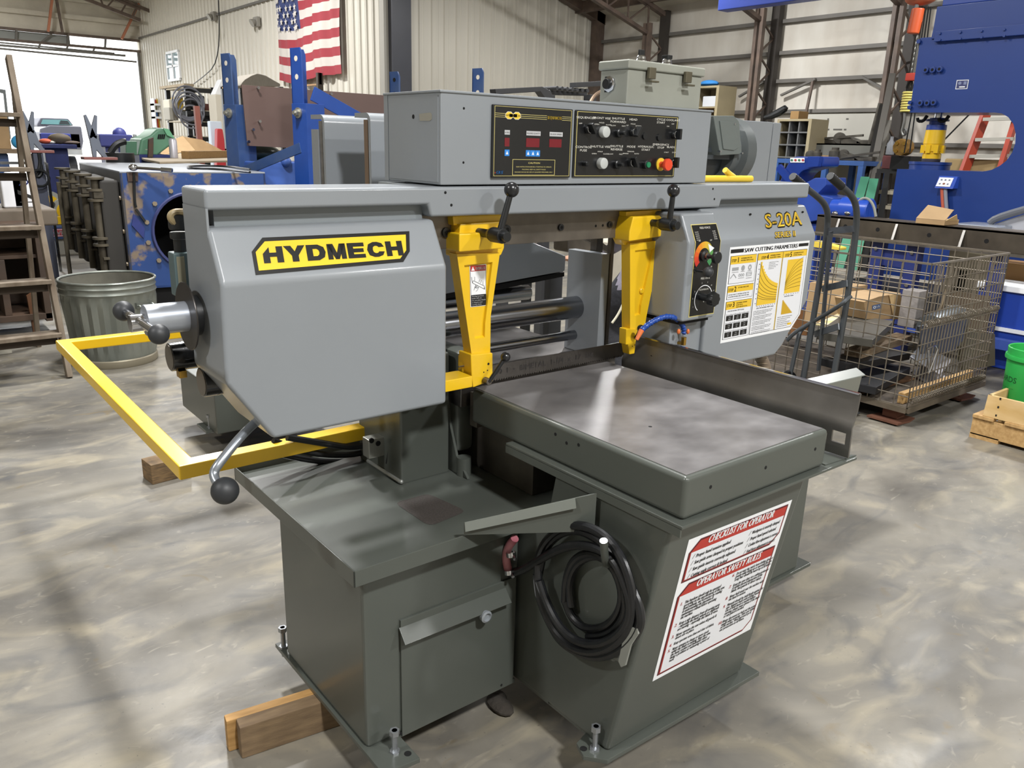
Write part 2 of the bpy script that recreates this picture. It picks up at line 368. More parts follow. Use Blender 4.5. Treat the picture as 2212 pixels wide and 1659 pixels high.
# ================================================================ printed lettering (flat print built from font glyphs)
GLY = {}
def _glyph_mesh(txt, off):
    cu = bpy.data.curves.new('g', 'FONT'); cu.body = txt; cu.size = 1; cu.resolution_u = 2; cu.fill_mode = 'FRONT'; cu.offset = off
    o = bpy.data.objects.new('g', cu); COL.objects.link(o); dg = bpy.context.evaluated_depsgraph_get()
    me = bpy.data.meshes.new_from_object(o.evaluated_get(dg)); vs = [tuple(v.co) for v in me.vertices]; fs = [tuple(p.vertices) for p in me.polygons]
    bpy.data.objects.remove(o); bpy.data.curves.remove(cu); bpy.data.meshes.remove(me); return vs, fs
def glyph(c, off):
    k = (c, off)
    if k not in GLY:
        if c == ' ': GLY[k] = ([], [], .3)
        else:
            vs, fs = _glyph_mesh(c, off); v2, _ = _glyph_mesh(c+c, off)
            GLY[k] = (vs, fs, max(v[0] for v in v2)-max(v[0] for v in vs))
    return GLY[k]
class Print:
    """flat print on a real surface: O top-left corner, U to the right, D downwards; drawn in W x H units, y down"""
    def __init__(s, tl, tr, bl, W, H, par, names=None, lift=.0006):
        s.o, s.u, s.d = V(tl), (V(tr)-V(tl))/W, (V(bl)-V(tl))/H; s.n = s.d.cross(s.u).normalized(); s.par = par; s.b = {}; s.lift = lift; s.W, s.H = W, H
        if s.n.dot(CAMP-s.o) < 0: s.n = -s.n
    def p(s, x, y, l=0): return s.o+s.u*x+s.d*y+s.n*(s.lift*(1+l))
    def _b(s, m): return s.b.setdefault(m, B())
    def poly(s, pts, m, l=0): s._b(m).quad(*[s.p(x, y, l) for x, y in pts])
    def rect(s, x, y, w_, h, m, l=0): s.poly([(x, y), (x+w_, y), (x+w_, y+h), (x, y+h)], m, l)
    def frame(s, x, y, w_, h, t, m, l=0):
        s.rect(x, y, w_, t, m, l); s.rect(x, y+h-t, w_, t, m, l); s.rect(x, y+t, t, h-2*t, m, l); s.rect(x+w_-t, y+t, t, h-2*t, m, l)
    def line(s, pts, t, m, l=0):
        for (a, b_), (c, d) in zip(pts[:-1], pts[1:]):
            L_ = math.hypot(c-a, d-b_) or 1; nx, ny = -(d-b_)/L_*t/2, (c-a)/L_*t/2
            s.poly([(a+nx, b_+ny), (c+nx, d+ny), (c-nx, d-ny), (a-nx, b_-ny)], m, l)
    def arc(s, cx, cy, r0, r1, a0, a1, m, l=0, n=24, sx=1):
        for i in range(n):
            a, b_ = R(a0+(a1-a0)*i/n), R(a0+(a1-a0)*(i+1)/n)
            q = [(cx+sx*r1*math.cos(a), cy-r1*math.sin(a)), (cx+sx*r1*math.cos(b_), cy-r1*math.sin(b_)), (cx+sx*r0*math.cos(b_), cy-r0*math.sin(b_)), (cx+sx*r0*math.cos(a), cy-r0*math.sin(a))]
            s.poly(q if r0 > 0 else q[:3], m, l)
    def text(s, t, x, y, h, m, l=1, w_=None, off=0.0, shear=0, al='l', maxw=None):
        """baseline at y, cap height h; w_ forces the width"""
        k = h/.69; adv = sum(glyph(c, 0)[2] for c in t)+2*off; kx = k
        if w_: kx = w_/adv
        elif maxw and adv*k > maxw: kx = maxw/adv
        if al == 'c': x -= adv*kx/2
        if al == 'r': x -= adv*kx
        bb = s._b(m).bm
        for c in t:
            vs, fs, a = glyph(c, 0)
            for ox, oy in ([(0, 0)] if off == 0 else ([(-off, 0), (off, 0)] if off < .05 else [(off*math.cos(q*.785), off*math.sin(q*.785)) for q in range(8)])):
                nv = [bb.verts.new(s.p(x+(v[0]+ox+off)*kx+shear*v[1]*k, y-(v[1]+oy)*k, l)) for v in vs]
                for f in fs:
                    try: bb.faces.new([nv[i] for i in f])
                    except ValueError: pass
            x += a*kx
    def block(s, t, x, y, w_, h, m, l=1, gap=.10, flag=False):
        """heavy block capitals H Y D M E C in a w_ x h field, top-left at x, y"""
        n = len(t); cw = w_/(n+(n-1)*gap)
        def pl(c): s.poly([(x0+a*cw, y+b_*h) for a, b_ in c], m, l)
        OUT = [(0, 0), (.62, 0), (.92, .18), (1, .5), (.92, .82), (.62, 1), (0, 1)]; IN = [(.33, .27), (.54, .27), (.64, .36), (.67, .5), (.64, .64), (.54, .73), (.33, .73)]
        CO = [(1, .34), (.88, .1), (.62, 0), (.38, 0), (.1, .14), (0, .5), (.1, .86), (.38, 1), (.62, 1), (.88, .9), (1, .66)]; CI = [(.68, .36), (.62, .28), (.56, .26), (.46, .26), (.36, .34), (.33, .5), (.36, .66), (.46, .74), (.56, .74), (.62, .72), (.68, .64)]
        for i, c in enumerate(t):
            x0 = x+i*cw*(1+gap)
            if c == 'H':
                if i == 0 and flag: pl([(0, .42), (.33, .02), (.33, 1), (0, 1)])
                else: pl([(0, 0), (.33, 0), (.33, 1), (0, 1)])
                pl([(.67, 0), (1, 0), (1, 1), (.67, 1)]); pl([(.33, .37), (.67, .37), (.67, .63), (.33, .63)])
            elif c == 'Y': pl([(-.05, 0), (.32, 0), (.5, .36), (.68, 0), (1.05, 0), (.67, .62), (.67, 1), (.33, 1), (.33, .62)])
            elif c == 'M': pl([(0, 0), (.30, 0), (.30, 1), (.02, 1)] if False else [(0, 0), (.27, 0), (.27, 1), (0, 1)]); pl([(.73, 0), (1, 0), (1, 1), (.73, 1)]); pl([(.0, 0), (.33, 0), (.62, 1), (.40, 1)]); pl([(.67, 0), (1, 0), (.60, 1), (.38, 1)])
            elif c == 'E': pl([(0, 0), (.33, 0), (.33, 1), (0, 1)]); [pl([(.33, a), (b_, a), (b_, a+.25), (.33, a+.25)]) for a, b_ in ((0, .95), (.375, .9), (.75, .97))]
            elif c == 'D': [pl([OUT[k], OUT[(k+1) % 7], IN[(k+1) % 7], IN[k]]) for k in range(7)]
            elif c == 'C': [pl([CO[k], CO[k+1], CI[k+1], CI[k]]) for k in range(10)]
    def done(s, name='print'):
        for m, b_ in s.b.items(): b_.ob(name, m, s.par, smooth=0)
# ================================================================ THE BAND SAW
SAW = thing('band_saw', 'large grey horizontal band saw with yellow guide arms, standing in the foreground', 'band saw', (1.5, 1.8, 0))
YF = 1.64                                            # front plane of both head covers
def pts(lst, **k): return [P(x, y, **k) for x, y in lst]
def hexbolt(a, ax, ln, r, par, nm='leveling_bolt'):
    a, ax = V(a), V(ax).normalized(); b = B(); b.cyl(a, a+ax*ln, r*.62, n=10).cyl(a+ax*(ln*.86), a+ax*ln, r*1.15, n=6).cyl(a+ax*(ln*.25), a+ax*(ln*.36), r*1.2, n=6)
    return b.ob(nm, M('bolt_zinc', '#9c9fa3', .3, .75), par)
def hole(c, n, r, par, nm='bolt_hole'):
    n = V(n).normalized(); b = B(); b.cyl(V(c)-n*.004, V(c)+n*.0006, r, n=12); return b.ob(nm, dark, par, smooth=0)
# ---- left base cabinet
b = B(); b.box(.793, 1.275, 1.536, 2.04, .113, .64, .012); cab = b.ob('base_cabinet', dkgrey, SAW)
b = B(); b.prism([(.784, 1.44, .1), (.885, 1.43, .1), (.885, 1.536, .1), (1.275, 1.536, .1), (1.275, 2.08, .1), (.784, 2.105, .1)], (0, 0, .014), .002); plate = b.ob('base_plate', dkgrey, SAW)
hexbolt((.845, 1.487, .085), (0, 0, 1), .095, .0115, SAW); hole((.868, 1.462, .1142), (0, 0, 1), .0095, SAW)
hexbolt((.797, 2.07, .085), (0, 0, 1), .10, .0115, SAW)
b = B(); b.box(.892, 1.262, 1.529, 1.537, .107, .455, .002); door = b.ob('cabinet_door', dkgrey, SAW)
lip = B(); e0, e1 = P(862, 1356, y=1.53), P(1092, 1268, y=1.53); lip.prism([e0, e0+V((0, -.030, -.034)), e0+V((0, -.027, -.037)), e0+V((0, .002, -.004))], e1-e0, .001); lip.ob('door_lip', dkgrey, door)
k = P(1045, 1328, y=1.51); b = B(); b.lathe(k+V((0, .02, 0)), (0, -1, 0), [(.007, 0), (.007, .022), (.016, .022), (.017, .034), (.012, .037), (.010, .030)], 20); b.ob('door_knob', grey, door)
hole(P(866, 1585, y=1.529), (0, -1, 0), .004, SAW); hole(P(1083, 1480, y=1.529), (0, -1, 0), .004, SAW)
# ---- chip tray on the cabinet
b = B(); x0, x1, y0, y1, zb, zt = .744, 1.30, 1.481, 2.235, .622, .664
b.box(x0+.003, 1.9, y0+.003, y1-.003, .636, .643); b.box(x0, x0+.004, y0, y1, zb, zt, .0015); b.box(x0, 1.272, y0, y0+.004, zb, zt, .0015); b.box(x0, 1.9, y1-.004, y1, zb, zt)
tray = b.ob('chip_tray', dkgrey, SAW)
q = [P(x, y, z=.6436) for x, y in ((852, 1086), (925, 1066), (1008, 1104), (928, 1137))]; mid = sum(q, V())/4
rr = []
for i in range(4):
    a, c, d = q[i-1], q[i], q[(i+1) % 4]; rr += [c.lerp(a, .14), c.lerp(a, .04).lerp(d, .04), c.lerp(d, .14)]
b = B(); b.quad(*rr); b.ob('drain_screen', M('brown_mesh_screen', '#3f3a37', .8, var=(200, .3)), tray, smooth=0)
# bent deflector between tray and stand
d0, d1 = P(1003, 1128, y=1.477), P(1289, 1066, x=1.268); dv = d1-d0
b = B(); up = V((0, 0, 1)); out = V((-.35, -.9, 0)).normalized()
b.prism([d0, d0+out*.010-up*.021, d0+out*.012-up*.021, d0+out*.003+up*.001], dv*.84, .0004); defl = b.ob('splash_flange', M('dark_grey_edge', '#6d716b', .32, coat=.2), SAW)
b = B(); b.prism([d0-up*.003, d0-up*.035, d0+dv-up*.10, d0+dv-up*.0], out*-.004); b.ob('splash_wall', dkgrey, defl)
# ---- pivot post, column
b = B(); b.box(1.107, 1.275, 1.882, 2.14, .64, 1.02, .008); post = b.ob('head_post', dkgrey, SAW)
b = B(); b.cyl((1.105, 1.885, .652), (1.105, 2.08, .652), .006, n=8).sph((1.107, 1.882, .652), .007, 8); b.ob('weld_bead', M('bright_weld', '#9da09c', .3, .6), post)
b = B(); b.prism([(1.285, 1.80, .645), (1.285, 2.10, .645), (1.285, 2.10, 1.02), (1.285, 1.93, 1.02), (1.285, 1.90, .80), (1.285, 1.86, .70)], (.008, 0, 0)); b.box(1.293, 1.36, 1.87, 2.1, .70, 1.02, .02)
b.cyl((1.30, 1.84, .643), (1.30, 1.84, .70), .022, n=14); b.ob('pivot_column', dkgrey, SAW)
b = B(); v0 = P(822, 960, y=2.0); b.box(v0.x-.05, v0.x+.02, 1.98, 2.02, v0.z-.03, v0.z+.03, .003); vb = b.ob('valve_block', M('zinc', '#a9a9a2', .35, .8), SAW)
for dx, dy in ((-9, -8), (5, -2)):
    hole(P(812+dx, 960+dy, y=1.979), (0, -1, 0), .008, vb, 'port')
for i, w_ in enumerate(([(560, 968), (640, 990), (720, 1000), (800, 990), (850, 965)], [(590, 952), (660, 978), (740, 985), (800, 975), (850, 950)], [(620, 945), (700, 958), (760, 968), (830, 955)])):
    b = B(); b.tube(pts(w_, y=2.16-.03*i), .010, 8, sm=2); b.ob('hydraulic_hose', rubber, SAW)
for i in range(3):
    b = B(); b.tube([P(843+6*i, 905, y=1.96), P(846+6*i, 960, y=1.95), P(838+7*i, 1000, y=1.97)], .008, 8, sm=2); b.ob('hydraulic_hose', rubber, SAW)
# ---- front stand under the infeed table
zt, zb = .815, .113
top = [V((1.282, 1.022, zt)), V((1.812, 1.022, zt)), V((1.812, 1.41, zt)), V((1.282, 1.41, zt))]; bot = [V((1.280, 1.162, zb)), V((1.842, 1.162, zb)), V((1.842, 1.545, zb)), V((1.280, 1.545, zb))]
b = B(); b.loft(bot, top, .012, 3); b.box(1.281, 1.842, 1.395, 1.61, zb, .636); stand = b.ob('table_stand', dkgrey, SAW)
b = B(); b.prism([(1.222, 1.19, .1), (1.262, 1.142, .1), (1.885, 1.128, .1), (1.885, 1.2, .1), (1.86, 1.56, .1), (1.29, 1.56, .1), (1.29, 1.25, .1), (1.240, 1.235, .1)], (0, 0, .014), .002); sp = b.ob('stand_plate', dkgrey, SAW)
hexbolt((1.262, 1.190, .085), (0, 0, 1), .10, .0115, SAW); hole((1.240, 1.208, .1142), (0, 0, 1), .0095, SAW)
# ---- right hand base and its foot, behind the stand
fp = P(1706, 1216, z=.1)
b = B(); b.box(2.02, fp.x-.03, fp.y-.05, 2.3, .113, .64, .01); b.ob('rear_base', dkgrey, SAW)
b = B(); b.box(2.0, fp.x+.045, fp.y-.06, fp.y+.06, .1, .114, .002); b.ob('base_plate', dkgrey, SAW); hexbolt((fp.x+.005, fp.y, .085), (0, 0, 1), .10, .0115, SAW)
tr = pts([(1735, 822), (1850, 794), (1861, 801), (1853, 811), (1792, 829)], y=1.75)
e0, e1 = P(1700, 828, y=1.72), P(1850, 794, y=1.72); b = B()
b.prism([e0, e0+V((0, -.045, -.022)), e0+V((0, -.047, -.026)), e0+V((0, .002, -.004))], e1-e0, .001); b.prism([e0+V((0, -.046, -.024)), e1+V((-.03, -.046, -.024)), e1+V((-.05, -.046, -.12)), e0+V((0, -.046, -.12))], (0, .004, 0)); b.box(2.1, e1.x-.02, 1.68, 2.3, e1.z-.13, e1.z-.12)
b.ob('chip_tray', M('dark_grey_edge', '#6d716b'), SAW)
# ---- infeed table
tx0, tx1, ty0, ty1, tz = 1.288, 1.845, 1.0, 1.79, .93
b = B(); b.box(tx0, tx1, ty0, ty1, .828, tz, .012, 3); table = b.ob('infeed_table', dkgrey, SAW)
def plate_mat():
    return M('scuffed_table_steel', '#6f6d6e', .42, .55, var=(7, .2), stretch=(1, 1.4, 1), col2='#918f90', rvar=.12, thr=(.3, .75), bump=(90, .15, .001))
b = B(); b.box(tx0+.012, tx1-.012, ty0+.012, ty1, tz-.004, tz+.0012); b.ob('table_plate', plate_mat(), SAW, smooth=0)
hole((1.47, 1.27, tz+.0008), (0, 0, 1), .005, SAW)
for x, y in ((1200, 938), (1224, 957), (1250, 961)): hole(P(x, y, x=tx0), (-1, 0, 0), .0045, SAW)
for x, y in ((1535, 1052), (1654, 1010), (1761, 970)): hole(P(x, y, y=ty0), (0, -1, 0), .0045, SAW)
b = B(); b.box(1.268, 1.98, .984, 1.60, .820, .828, .002); fl = b.ob('drip_flange', dkgrey, SAW)
b = B(); b.prism([(1.85, 1.0, .828), (1.985, .99, .828), (1.86, 1.12, .828)], (0, 0, .003)); b.prism([(1.268, 1.60, .8), (1.272, 1.60, .8), (1.272, 1.60, .82), (1.268, 1.60, .82)], (0, -.612, 0)); b.ob('gusset', dkgrey, fl)
# steel back fence of the table, with a through slot near its front end
bs = [(1.945, 1.010), (1.942, .965), (1.934, .935), (1.928, .918), (1.930, .90), (1.931, .868), (1.932, .835)]
fm = M('fence_steel', '#66635f', .4, .8, var=(4, .2), col2='#8f8c88', rvar=.1)
b = B(); b.sheet([(x, 1.038, z) for x, z in bs], (0, .777, 0), .006); b.sheet([(x, .985, z) for x, z in bs[:5]], (0, .053, 0), .006); b.sheet([(x, .985, z) for x, z in bs[5:]], (0, .053, 0), .006); b.sheet([(x, .985, z) for x, z in bs[4:6]], (0, .014, 0), .006)
fence = b.ob('back_fence', fm, SAW, smooth=50)
b = B(); b.box(1.937, 1.947, .986, 1.815, 1.0085, 1.0125); b.ob('fence_edge', chrome, fence, smooth=0)
for x, y in ((1407, 770), (1588, 823), (1827, 895)): hole(P(x, y, x=1.940), (-1, 0, 0), .004, fence)
# ---- bed, blade, vise
b = B(); b.box(1.29, 1.93, 1.845, 2.62, .855, .922, .004).box(1.12, 1.29, 1.90, 2.62, .895, .922, .002); b.ob('saw_bed', steelb, SAW)
b = B(); b.box(1.315, 1.90, 1.80, 1.835, .80, .905, .003).box(1.37, 1.9, 1.60, 2.3, .645, .82); b.ob('bed_front_and_blocker', darksteel, SAW)  # front bar, plus a block added to keep light out under the table
bl0, bl1 = P(1052, 842, y=1.80), P(1352, 776, y=1.80)
b = B(); b.box(1.20, 1.92, 1.799, 1.8015, .940, .985); bld = b.ob('band_blade', M('blade_steel', '#6f6b66', .32, 1, var=(8, .15)), SAW, smooth=0)
b = B(); n = 78
for i in range(n):
    x = 1.205+i*.0091; b.prism([(x, 1.7985, .940), (x+.0085, 1.7985, .940), (x+.001, 1.7985, .934)], (0, .003, 0))
tag(b.ob('blade_teeth', MC['blade_steel'], bld, smooth=0), kind='stuff')
pr = Print((1.33, 1.7985, .978), (1.80, 1.7985, .978), (1.33, 1.7985, .946), 100, 8, bld, lift=.0004)
pr.text('S  00  I  \u2022  BIMETAL  1-1/4  x  17  3/4', 4, 6, 4, M('faint_print', '#2f2c2a', .6)); pr.done()
# front vise fixed jaw plate (right), movable jaw cover (left), guide rods
jx = 1.868; j = pts([(1228, 541), (1306, 560), (1297, 764), (1216, 742)], x=jx)
b = B(); b.prism([(jx, 1.875, .922), (jx, 2.04, .922), (jx, 2.04, j[0].z+.005), (jx, 1.875, j[1].z+.015)], (.034, 0, 0), .002); jaw = b.ob('vise_jaw', grey, SAW)
b = B(); b.box(jx+.036, jx+.05, 1.872, 1.89, .922, 1.34, .001); b.box(jx+.045, jx+.075, 1.95, 1.98, 1.0, 1.42, .001); b.ob('jaw_backing', darksteel, jaw)
def rod(px, py, yy, r, x0, nm='guide_rod'):
    p = P(px, py, y=yy); b = B(); b.cyl((x0, yy, p.z), (p.x, yy, p.z), r, n=28); return b.ob(nm, M('hard_chrome_rod', '#8d8f94', .2, 1), SAW)
p = P(1245, 663, x=jx); b = B(); b.cyl((.9, p.y, p.z), (jx+.002, p.y, p.z), .038, n=32, bev=.002); b.ob('guide_rod', M('hard_chrome_rod', '#8d8f94', .2, 1, var=(3, .1)), SAW)
p = P(1240, 723, x=jx); b = B(); b.cyl((.9, p.y, p.z), (jx+.002, p.y, p.z), .0165, n=24, bev=.001); b.ob('guide_rod', MC['hard_chrome_rod'], SAW)
p = P(1140, 631, y=2.62); b = B(); b.cyl((.9, 2.62, p.z), (p.x, 2.62, p.z), .032, n=24, bev=.002); b.ob('guide_rod', MC['hard_chrome_rod'], SAW)
jc = pts([(940, 520), (1150, 523), (1223, 553), (1221, 586), (1085, 611), (940, 640)], y=2.40)
b = B(); b.prism(jc, (0, .30, 0), .006); b.ob('vise_housing', grey, SAW)
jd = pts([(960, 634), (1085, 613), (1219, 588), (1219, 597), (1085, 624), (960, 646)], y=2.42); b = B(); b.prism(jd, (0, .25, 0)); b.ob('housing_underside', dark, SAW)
for x0, x1 in ((1190, 1216), (1140, 1150)):
    q = pts([(x0, 590), (x1, 585), (x1-6, 735), (x0-6, 740)], y=2.72); b = B(); b.prism(q, (0, .04, 0)); b.ob('upright', M('dark_upright', '#32343a', .5), SAW)
q = pts([(1228, 497), (1300, 510), (1300, 553), (1226, 545)], y=2.62); b = B(); b.prism(q, (0, .1, 0), .01); b.ob('rear_cylinder', darksteel, SAW)
q = pts([(1260, 515), (1285, 512), (1330, 545), (1322, 550)], y=2.3); b = B(); b.prism(q, (0, .02, 0)); b.ob('link_plate', darksteel, SAW)
# ---- head: top cover band, recess strip, guide bar
b = B(); zt = 1.499
b.prism([(.548, 1.70, 1.456), (1.086, 1.70, 1.456), (1.094, 1.70, 1.426), (2.226, 1.70, 1.423), (2.232, 1.70, 1.446), (2.742, 1.70, 1.446), (2.742, 1.70, zt), (.548, 1.70, zt)], (0, .155, 0), .008, 3); band = b.ob('head_top_cover', grey, SAW)
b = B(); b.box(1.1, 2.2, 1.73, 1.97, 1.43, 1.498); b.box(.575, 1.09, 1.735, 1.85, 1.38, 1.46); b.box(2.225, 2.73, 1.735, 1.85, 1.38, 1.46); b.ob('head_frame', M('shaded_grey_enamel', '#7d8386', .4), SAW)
b = B(); b.box(.548, .553, 1.70, 1.85, 1.36, 1.46); b.ob('side_plate', grey, SAW)
for x, y in ((962, 416), (975, 443), (1540, 408), (1543, 430)): hole(P(x, y, y=1.70), (0, -1, 0), .0036, band)
b = B(); b.box(1.10, 2.05, 1.775, 1.83, 1.335, 1.424, .002); gb = b.ob('guide_bar', darksteel, SAW)
for x, y, r in ((963, 502, .013), (1094, 496, .013), (1211, 491, .010), (1317, 485, .010)):
    p = P(x, y, y=1.774); b = B(); b.cyl(p, p+V((0, -.005, 0)), r, n=18, bev=.001); sc = b.ob('socket_screw', black, gb); b = B(); b.cyl(p+V((0, -.0052, 0)), p+V((0, -.0055, 0)), r*.5, n=6); b.ob('hex_socket', dark, gb, smooth=0)
for x, y in ((1287, 488), (1302, 487)): hole(P(x, y, y=1.775), (0, -1, 0), .004, gb)
# ---- wheel covers
def cover(xl, xr, zc, zt, low, y0=YF, yt=1.70, yb=1.855):
    """front polygon (x,z) from crease downwards, slanted band to the top"""
    F = [V((xl, y0, zc)), V((xr, y0, zc))]+[V((x, y0, z)) for x, z in low]; n = len(F)
    T = [V((xl, yt, zt)), V((xr, yt, zt))]; K = [V((xl, yb, zt)), V((xr, yb, zt))]+[V((x, yb, z)) for x, z in low]
    bm = bmesh.new(); f = [bm.verts.new(v) for v in F]; t = [bm.verts.new(v) for v in T]; k = [bm.verts.new(v) for v in K]
    bm.faces.new(f); bm.faces.new((f[0], f[1], t[1], t[0])); bm.faces.new((t[0], t[1], k[1], k[0])); bm.faces.new((f[1], f[2], k[2], k[1], t[1]))
    for i in range(2, n-1): bm.faces.new((f[i], f[i+1], k[i+1], k[i]))
    bm.faces.new((f[n-1], f[0], t[0], k[0], k[n-1])); bm.faces.new(k[::-1])
    b = B(); b._add(bm, .010, 3, 15); return b
zc = P(720, 595, y=YF).z; LOW = [P(963, 873, y=YF), P(592, 947, y=YF), P(483, 832, y=YF)]
lc = cover(.548, 1.103, zc, 1.421, [(1.103, LOW[0].z), (LOW[1].x, LOW[0].z), (.543, LOW[2].z)]).ob('wheel_cover', grey, SAW)
# decal on the slanted face
ns = V((0, zc-1.421, 1.70-YF)).normalized(); ns = ns if ns.y < 0 else -ns
o0 = V((0, YF, zc))
def S(px, py): return Pn(px, py, o0, ns)
c0, c1, c2 = S(545, 512), S(885, 499), S(552.5, 594)
dec = B(); tl, tr, bl = S(545, 513), S(888, 500), S(545, 594)
dec = thing('maker_decal', None, None, tl); dec.parent = SAW; dec.location = tl-WO[SAW]
W_, H_ = 342, 84
# exact outline corners on the slanted plane
out = [(543.5, 544), (566.5, 513.5), (884, 499.5), (885, 543), (871, 566), (552, 594.5)]
inn = [(552, 545), (571.5, 522), (876, 507), (877, 541), (864, 559), (559, 585)]
b = B(); b.quad(*[S(x, y)+ns*.0006 for x, y in out]); b.ob('decal_border', M('decal_black', '#121212', .3, coat=.3), dec, smooth=0)
b = B(); b.quad(*[S(x, y)+ns*.0011 for x, y in inn]); b.ob('decal_ground', M('decal_yellow', '#e8c22c', .3, coat=.3), dec, smooth=0)
pr = Print(S(560, 532), S(872, 518), S(566.7, 573), 100, 13, dec, lift=.0004); pr.lift = .0008
pr.block('HYDMECH', 1.2, .8, 96.5, 11.2, M('decal_black', '#121212'), 1.2, .10, True); pr.done('lettering')
# right cover
rzc = P(1650, 575, y=YF).z; RC = [P(x, y, y=YF) for x, y in ((1752, 640), (1692, 742), (1640, 776), (1392, 790))]
xr = 2.73
b = cover(2.128, xr, 1.318, 1.421, [(xr, 1.075), (2.60, .915), (2.56, .885), (2.128, .885)]); rc = b.ob('wheel_cover', grey, SAW)
b = B(); lw = [P(x, y, y=1.66) for x, y in ((1402, 692), (1560, 692), (1560, 800), (1402, 800))]
b.prism([(1.975, 1.655, lw[0].z-.016), (2.14, 1.655, lw[0].z-.016), (2.14, 1.655, .885), (1.975, 1.655, .885)], (0, .17, 0), .006); b.ob('lower_cover', grey, SAW)
for x, y in ((1622, 463), (1735, 458)): hole(P(x, y, y=1.68), (0, -1, 0), .0035, rc)
# ---- control box on the head
CB = (1.125, 2.146, 1.705, 1.97, 1.5025, 1.722); YB = 1.705
b = B(); b.box(*CB, .004); box = b.ob('control_box', grey, SAW)
b = B(); b.box(1.1235, 1.126, 1.955, 1.975, 1.503, 1.72); b.box(1.121, 2.15, 1.701, 1.976, 1.7185, 1.7245, .002); b.ob('box_lid', grey, box)
b = B(); b.box(1.1232, 1.1252, 1.715, 1.95, 1.509, 1.712); b.ob('end_panel', grey, box)
hole(P(893, 252, x=1.1232), (-1, 0, 0), .0055, box); hole(P(1002, 234, y=YB), (0, -1, 0), .003, box); hole(P(1001, 351, y=YB), (0, -1, 0), .003, box)
tg = [P(x, y, x=1.1228) for x, y in ((906, 246), (930, 243), (933, 247), (933, 257), (929, 261), (907, 261))]
b = B(); b.prism(tg, (-.0006, 0, 0)); b.ob('tag_plate', M('tag_metal', '#a4a196', .4, .4), box, smooth=0)
gold = M('gold_line', '#cfc27a', .4); cream_t = M('cream_text', '#d9d8d0', .5); panel = M('panel_black', '#141517', .28, coat=.3)
def rq(tl, tr, br, bl, n, th, mat, nm, par, bev=.003):
    b = B(); b.prism([tl, tr, br, bl], V(n)*th, bev, 2); return b.ob(nm, mat, par)
q = pts([(1060, 226), (1233, 237), (1228, 383), (1059, 383)], y=YB)
xL, xR, zT, zB = P(1060, 300, y=YB).x, P(1231, 300, y=YB).x, P(1062, 225, y=YB).z, P(1060, 384, y=YB).z
b = B(); b.box(xL, xR, YB-.008, YB, zB, zT, .002); seq = b.ob('sequencer_panel', panel, SAW)
pr = Print((xL, YB-.008, zT), (xR, YB-.008, zT), (xL, YB-.008, zB), 173, 160, seq, lift=.0003)
pr.frame(3, 3, 167, 153, .8, gold)
for y in (18, 22, 26): pr.rect(4, y, 22, .8, gold); pr.rect(56, y, 58, .8, gold); pr.rect(148, y, 21, .8, gold)
for cx in (33, 49):
    pr.poly([(cx+9*math.cos(R(22.5+45*i)), 22+9*math.sin(R(22.5+45*i))) for i in range(8)], cream_t, 0); pr.poly([(cx+8*math.cos(R(22.5+45*i)), 22+8*math.sin(R(22.5+45*i))) for i in range(8)], yel, 1)
pr.rect(33, 18.5, 16, 7, yel, 1); pr.text('HYD\u2013MECH', 26, 24.3, 4.5, ink, 2, w_=30, off=.02)
pr.text('SEQUENCER', 115, 25.5, 7, yel, 1, w_=32, off=.02)
for x, y, w_, t in ((24, 54, 11, '# SEQ'), (70, 54, 31, 'REQUIRED QUANTITY'), (121, 54, 30, 'BLADE SPEED')):
    pr.rect(x, y, w_, 10, M('label_grey', '#b3b4b6', .5), 1); pr.text(t, x+w_/2, y+6.6, 3, ink, 2, al='c', maxw=w_-2)
led = M('red_display', '#6e1420', .2, coat=.4)
for x, y, w_, h in ((24.5, 71, 10, 19), (70, 70, 29, 20), (121, 70, 28, 19)): pr.rect(x, y, w_, h, led, 1)
bb = M('button_blue', '#2c7fd0', .4)
for x in (25, 70, 80.5, 91): pr.rect(x, 97, 10, 14, bb, 1); pr.poly([(x+5, 99.5), (x+7.6, 107.5), (x+2.4, 107.5)], white, 2)
pr.frame(42, 118, 94, 36, .9, gold, 1); pr.text('CAUTION', 89, 128, 4, gold, 1, al='c')
for i, t in enumerate(('READ INSTRUCTIONS BEFORE ATTEMPTING TO OPERATE', 'MACHINE. KEEP ALL SAFETY RULES', 'MACHINE SHOULD BE USED BY QUALIFIED PERSONNEL ONLY')): pr.text(t, 89, 136+6*i, 2.3, gold, 1, al='c', maxw=(78, 60, 84)[i])
pr.text('+', 4, 151, 5, red, 1); pr.text('OES', 8, 151, 7, bb, 1, w_=14, off=.02, shear=.2); pr.done()
q0 = P(1241, 236, y=YB); xL, xR, zT, zB = q0.x, P(1460, 300, y=YB).x, q0.z-.001, P(1241, 383, y=YB).z
b = B(); b.box(xL, xR, YB-.006, YB, zB, zT, .003); cp = b.ob('switch_panel', panel, SAW)
W_, H_ = 222, 147
pr = Print((xL, YB-.006, zT), (xR, YB-.006, zT), (xL, YB-.006, zB), W_, H_, cp, lift=.0003); pr.frame(3, 3, W_-6, H_-6, 1, gold)
def lab(x, y, lines, h=4.6):
    for i, t in enumerate(lines): pr.text(t, x, y+i*7.2, h, cream_t, 1, al='c')
lab(20, 18, ['SEQUENCER']); lab(52, 17, ['FRONT VISE']); lab(86, 16, ['SHUTTLE', 'FORWARD']); lab(118, 16, ['HEAD']); lab(180, 12, ['CYCLE', 'START']); lab(208, 12, ['COOLANT'])
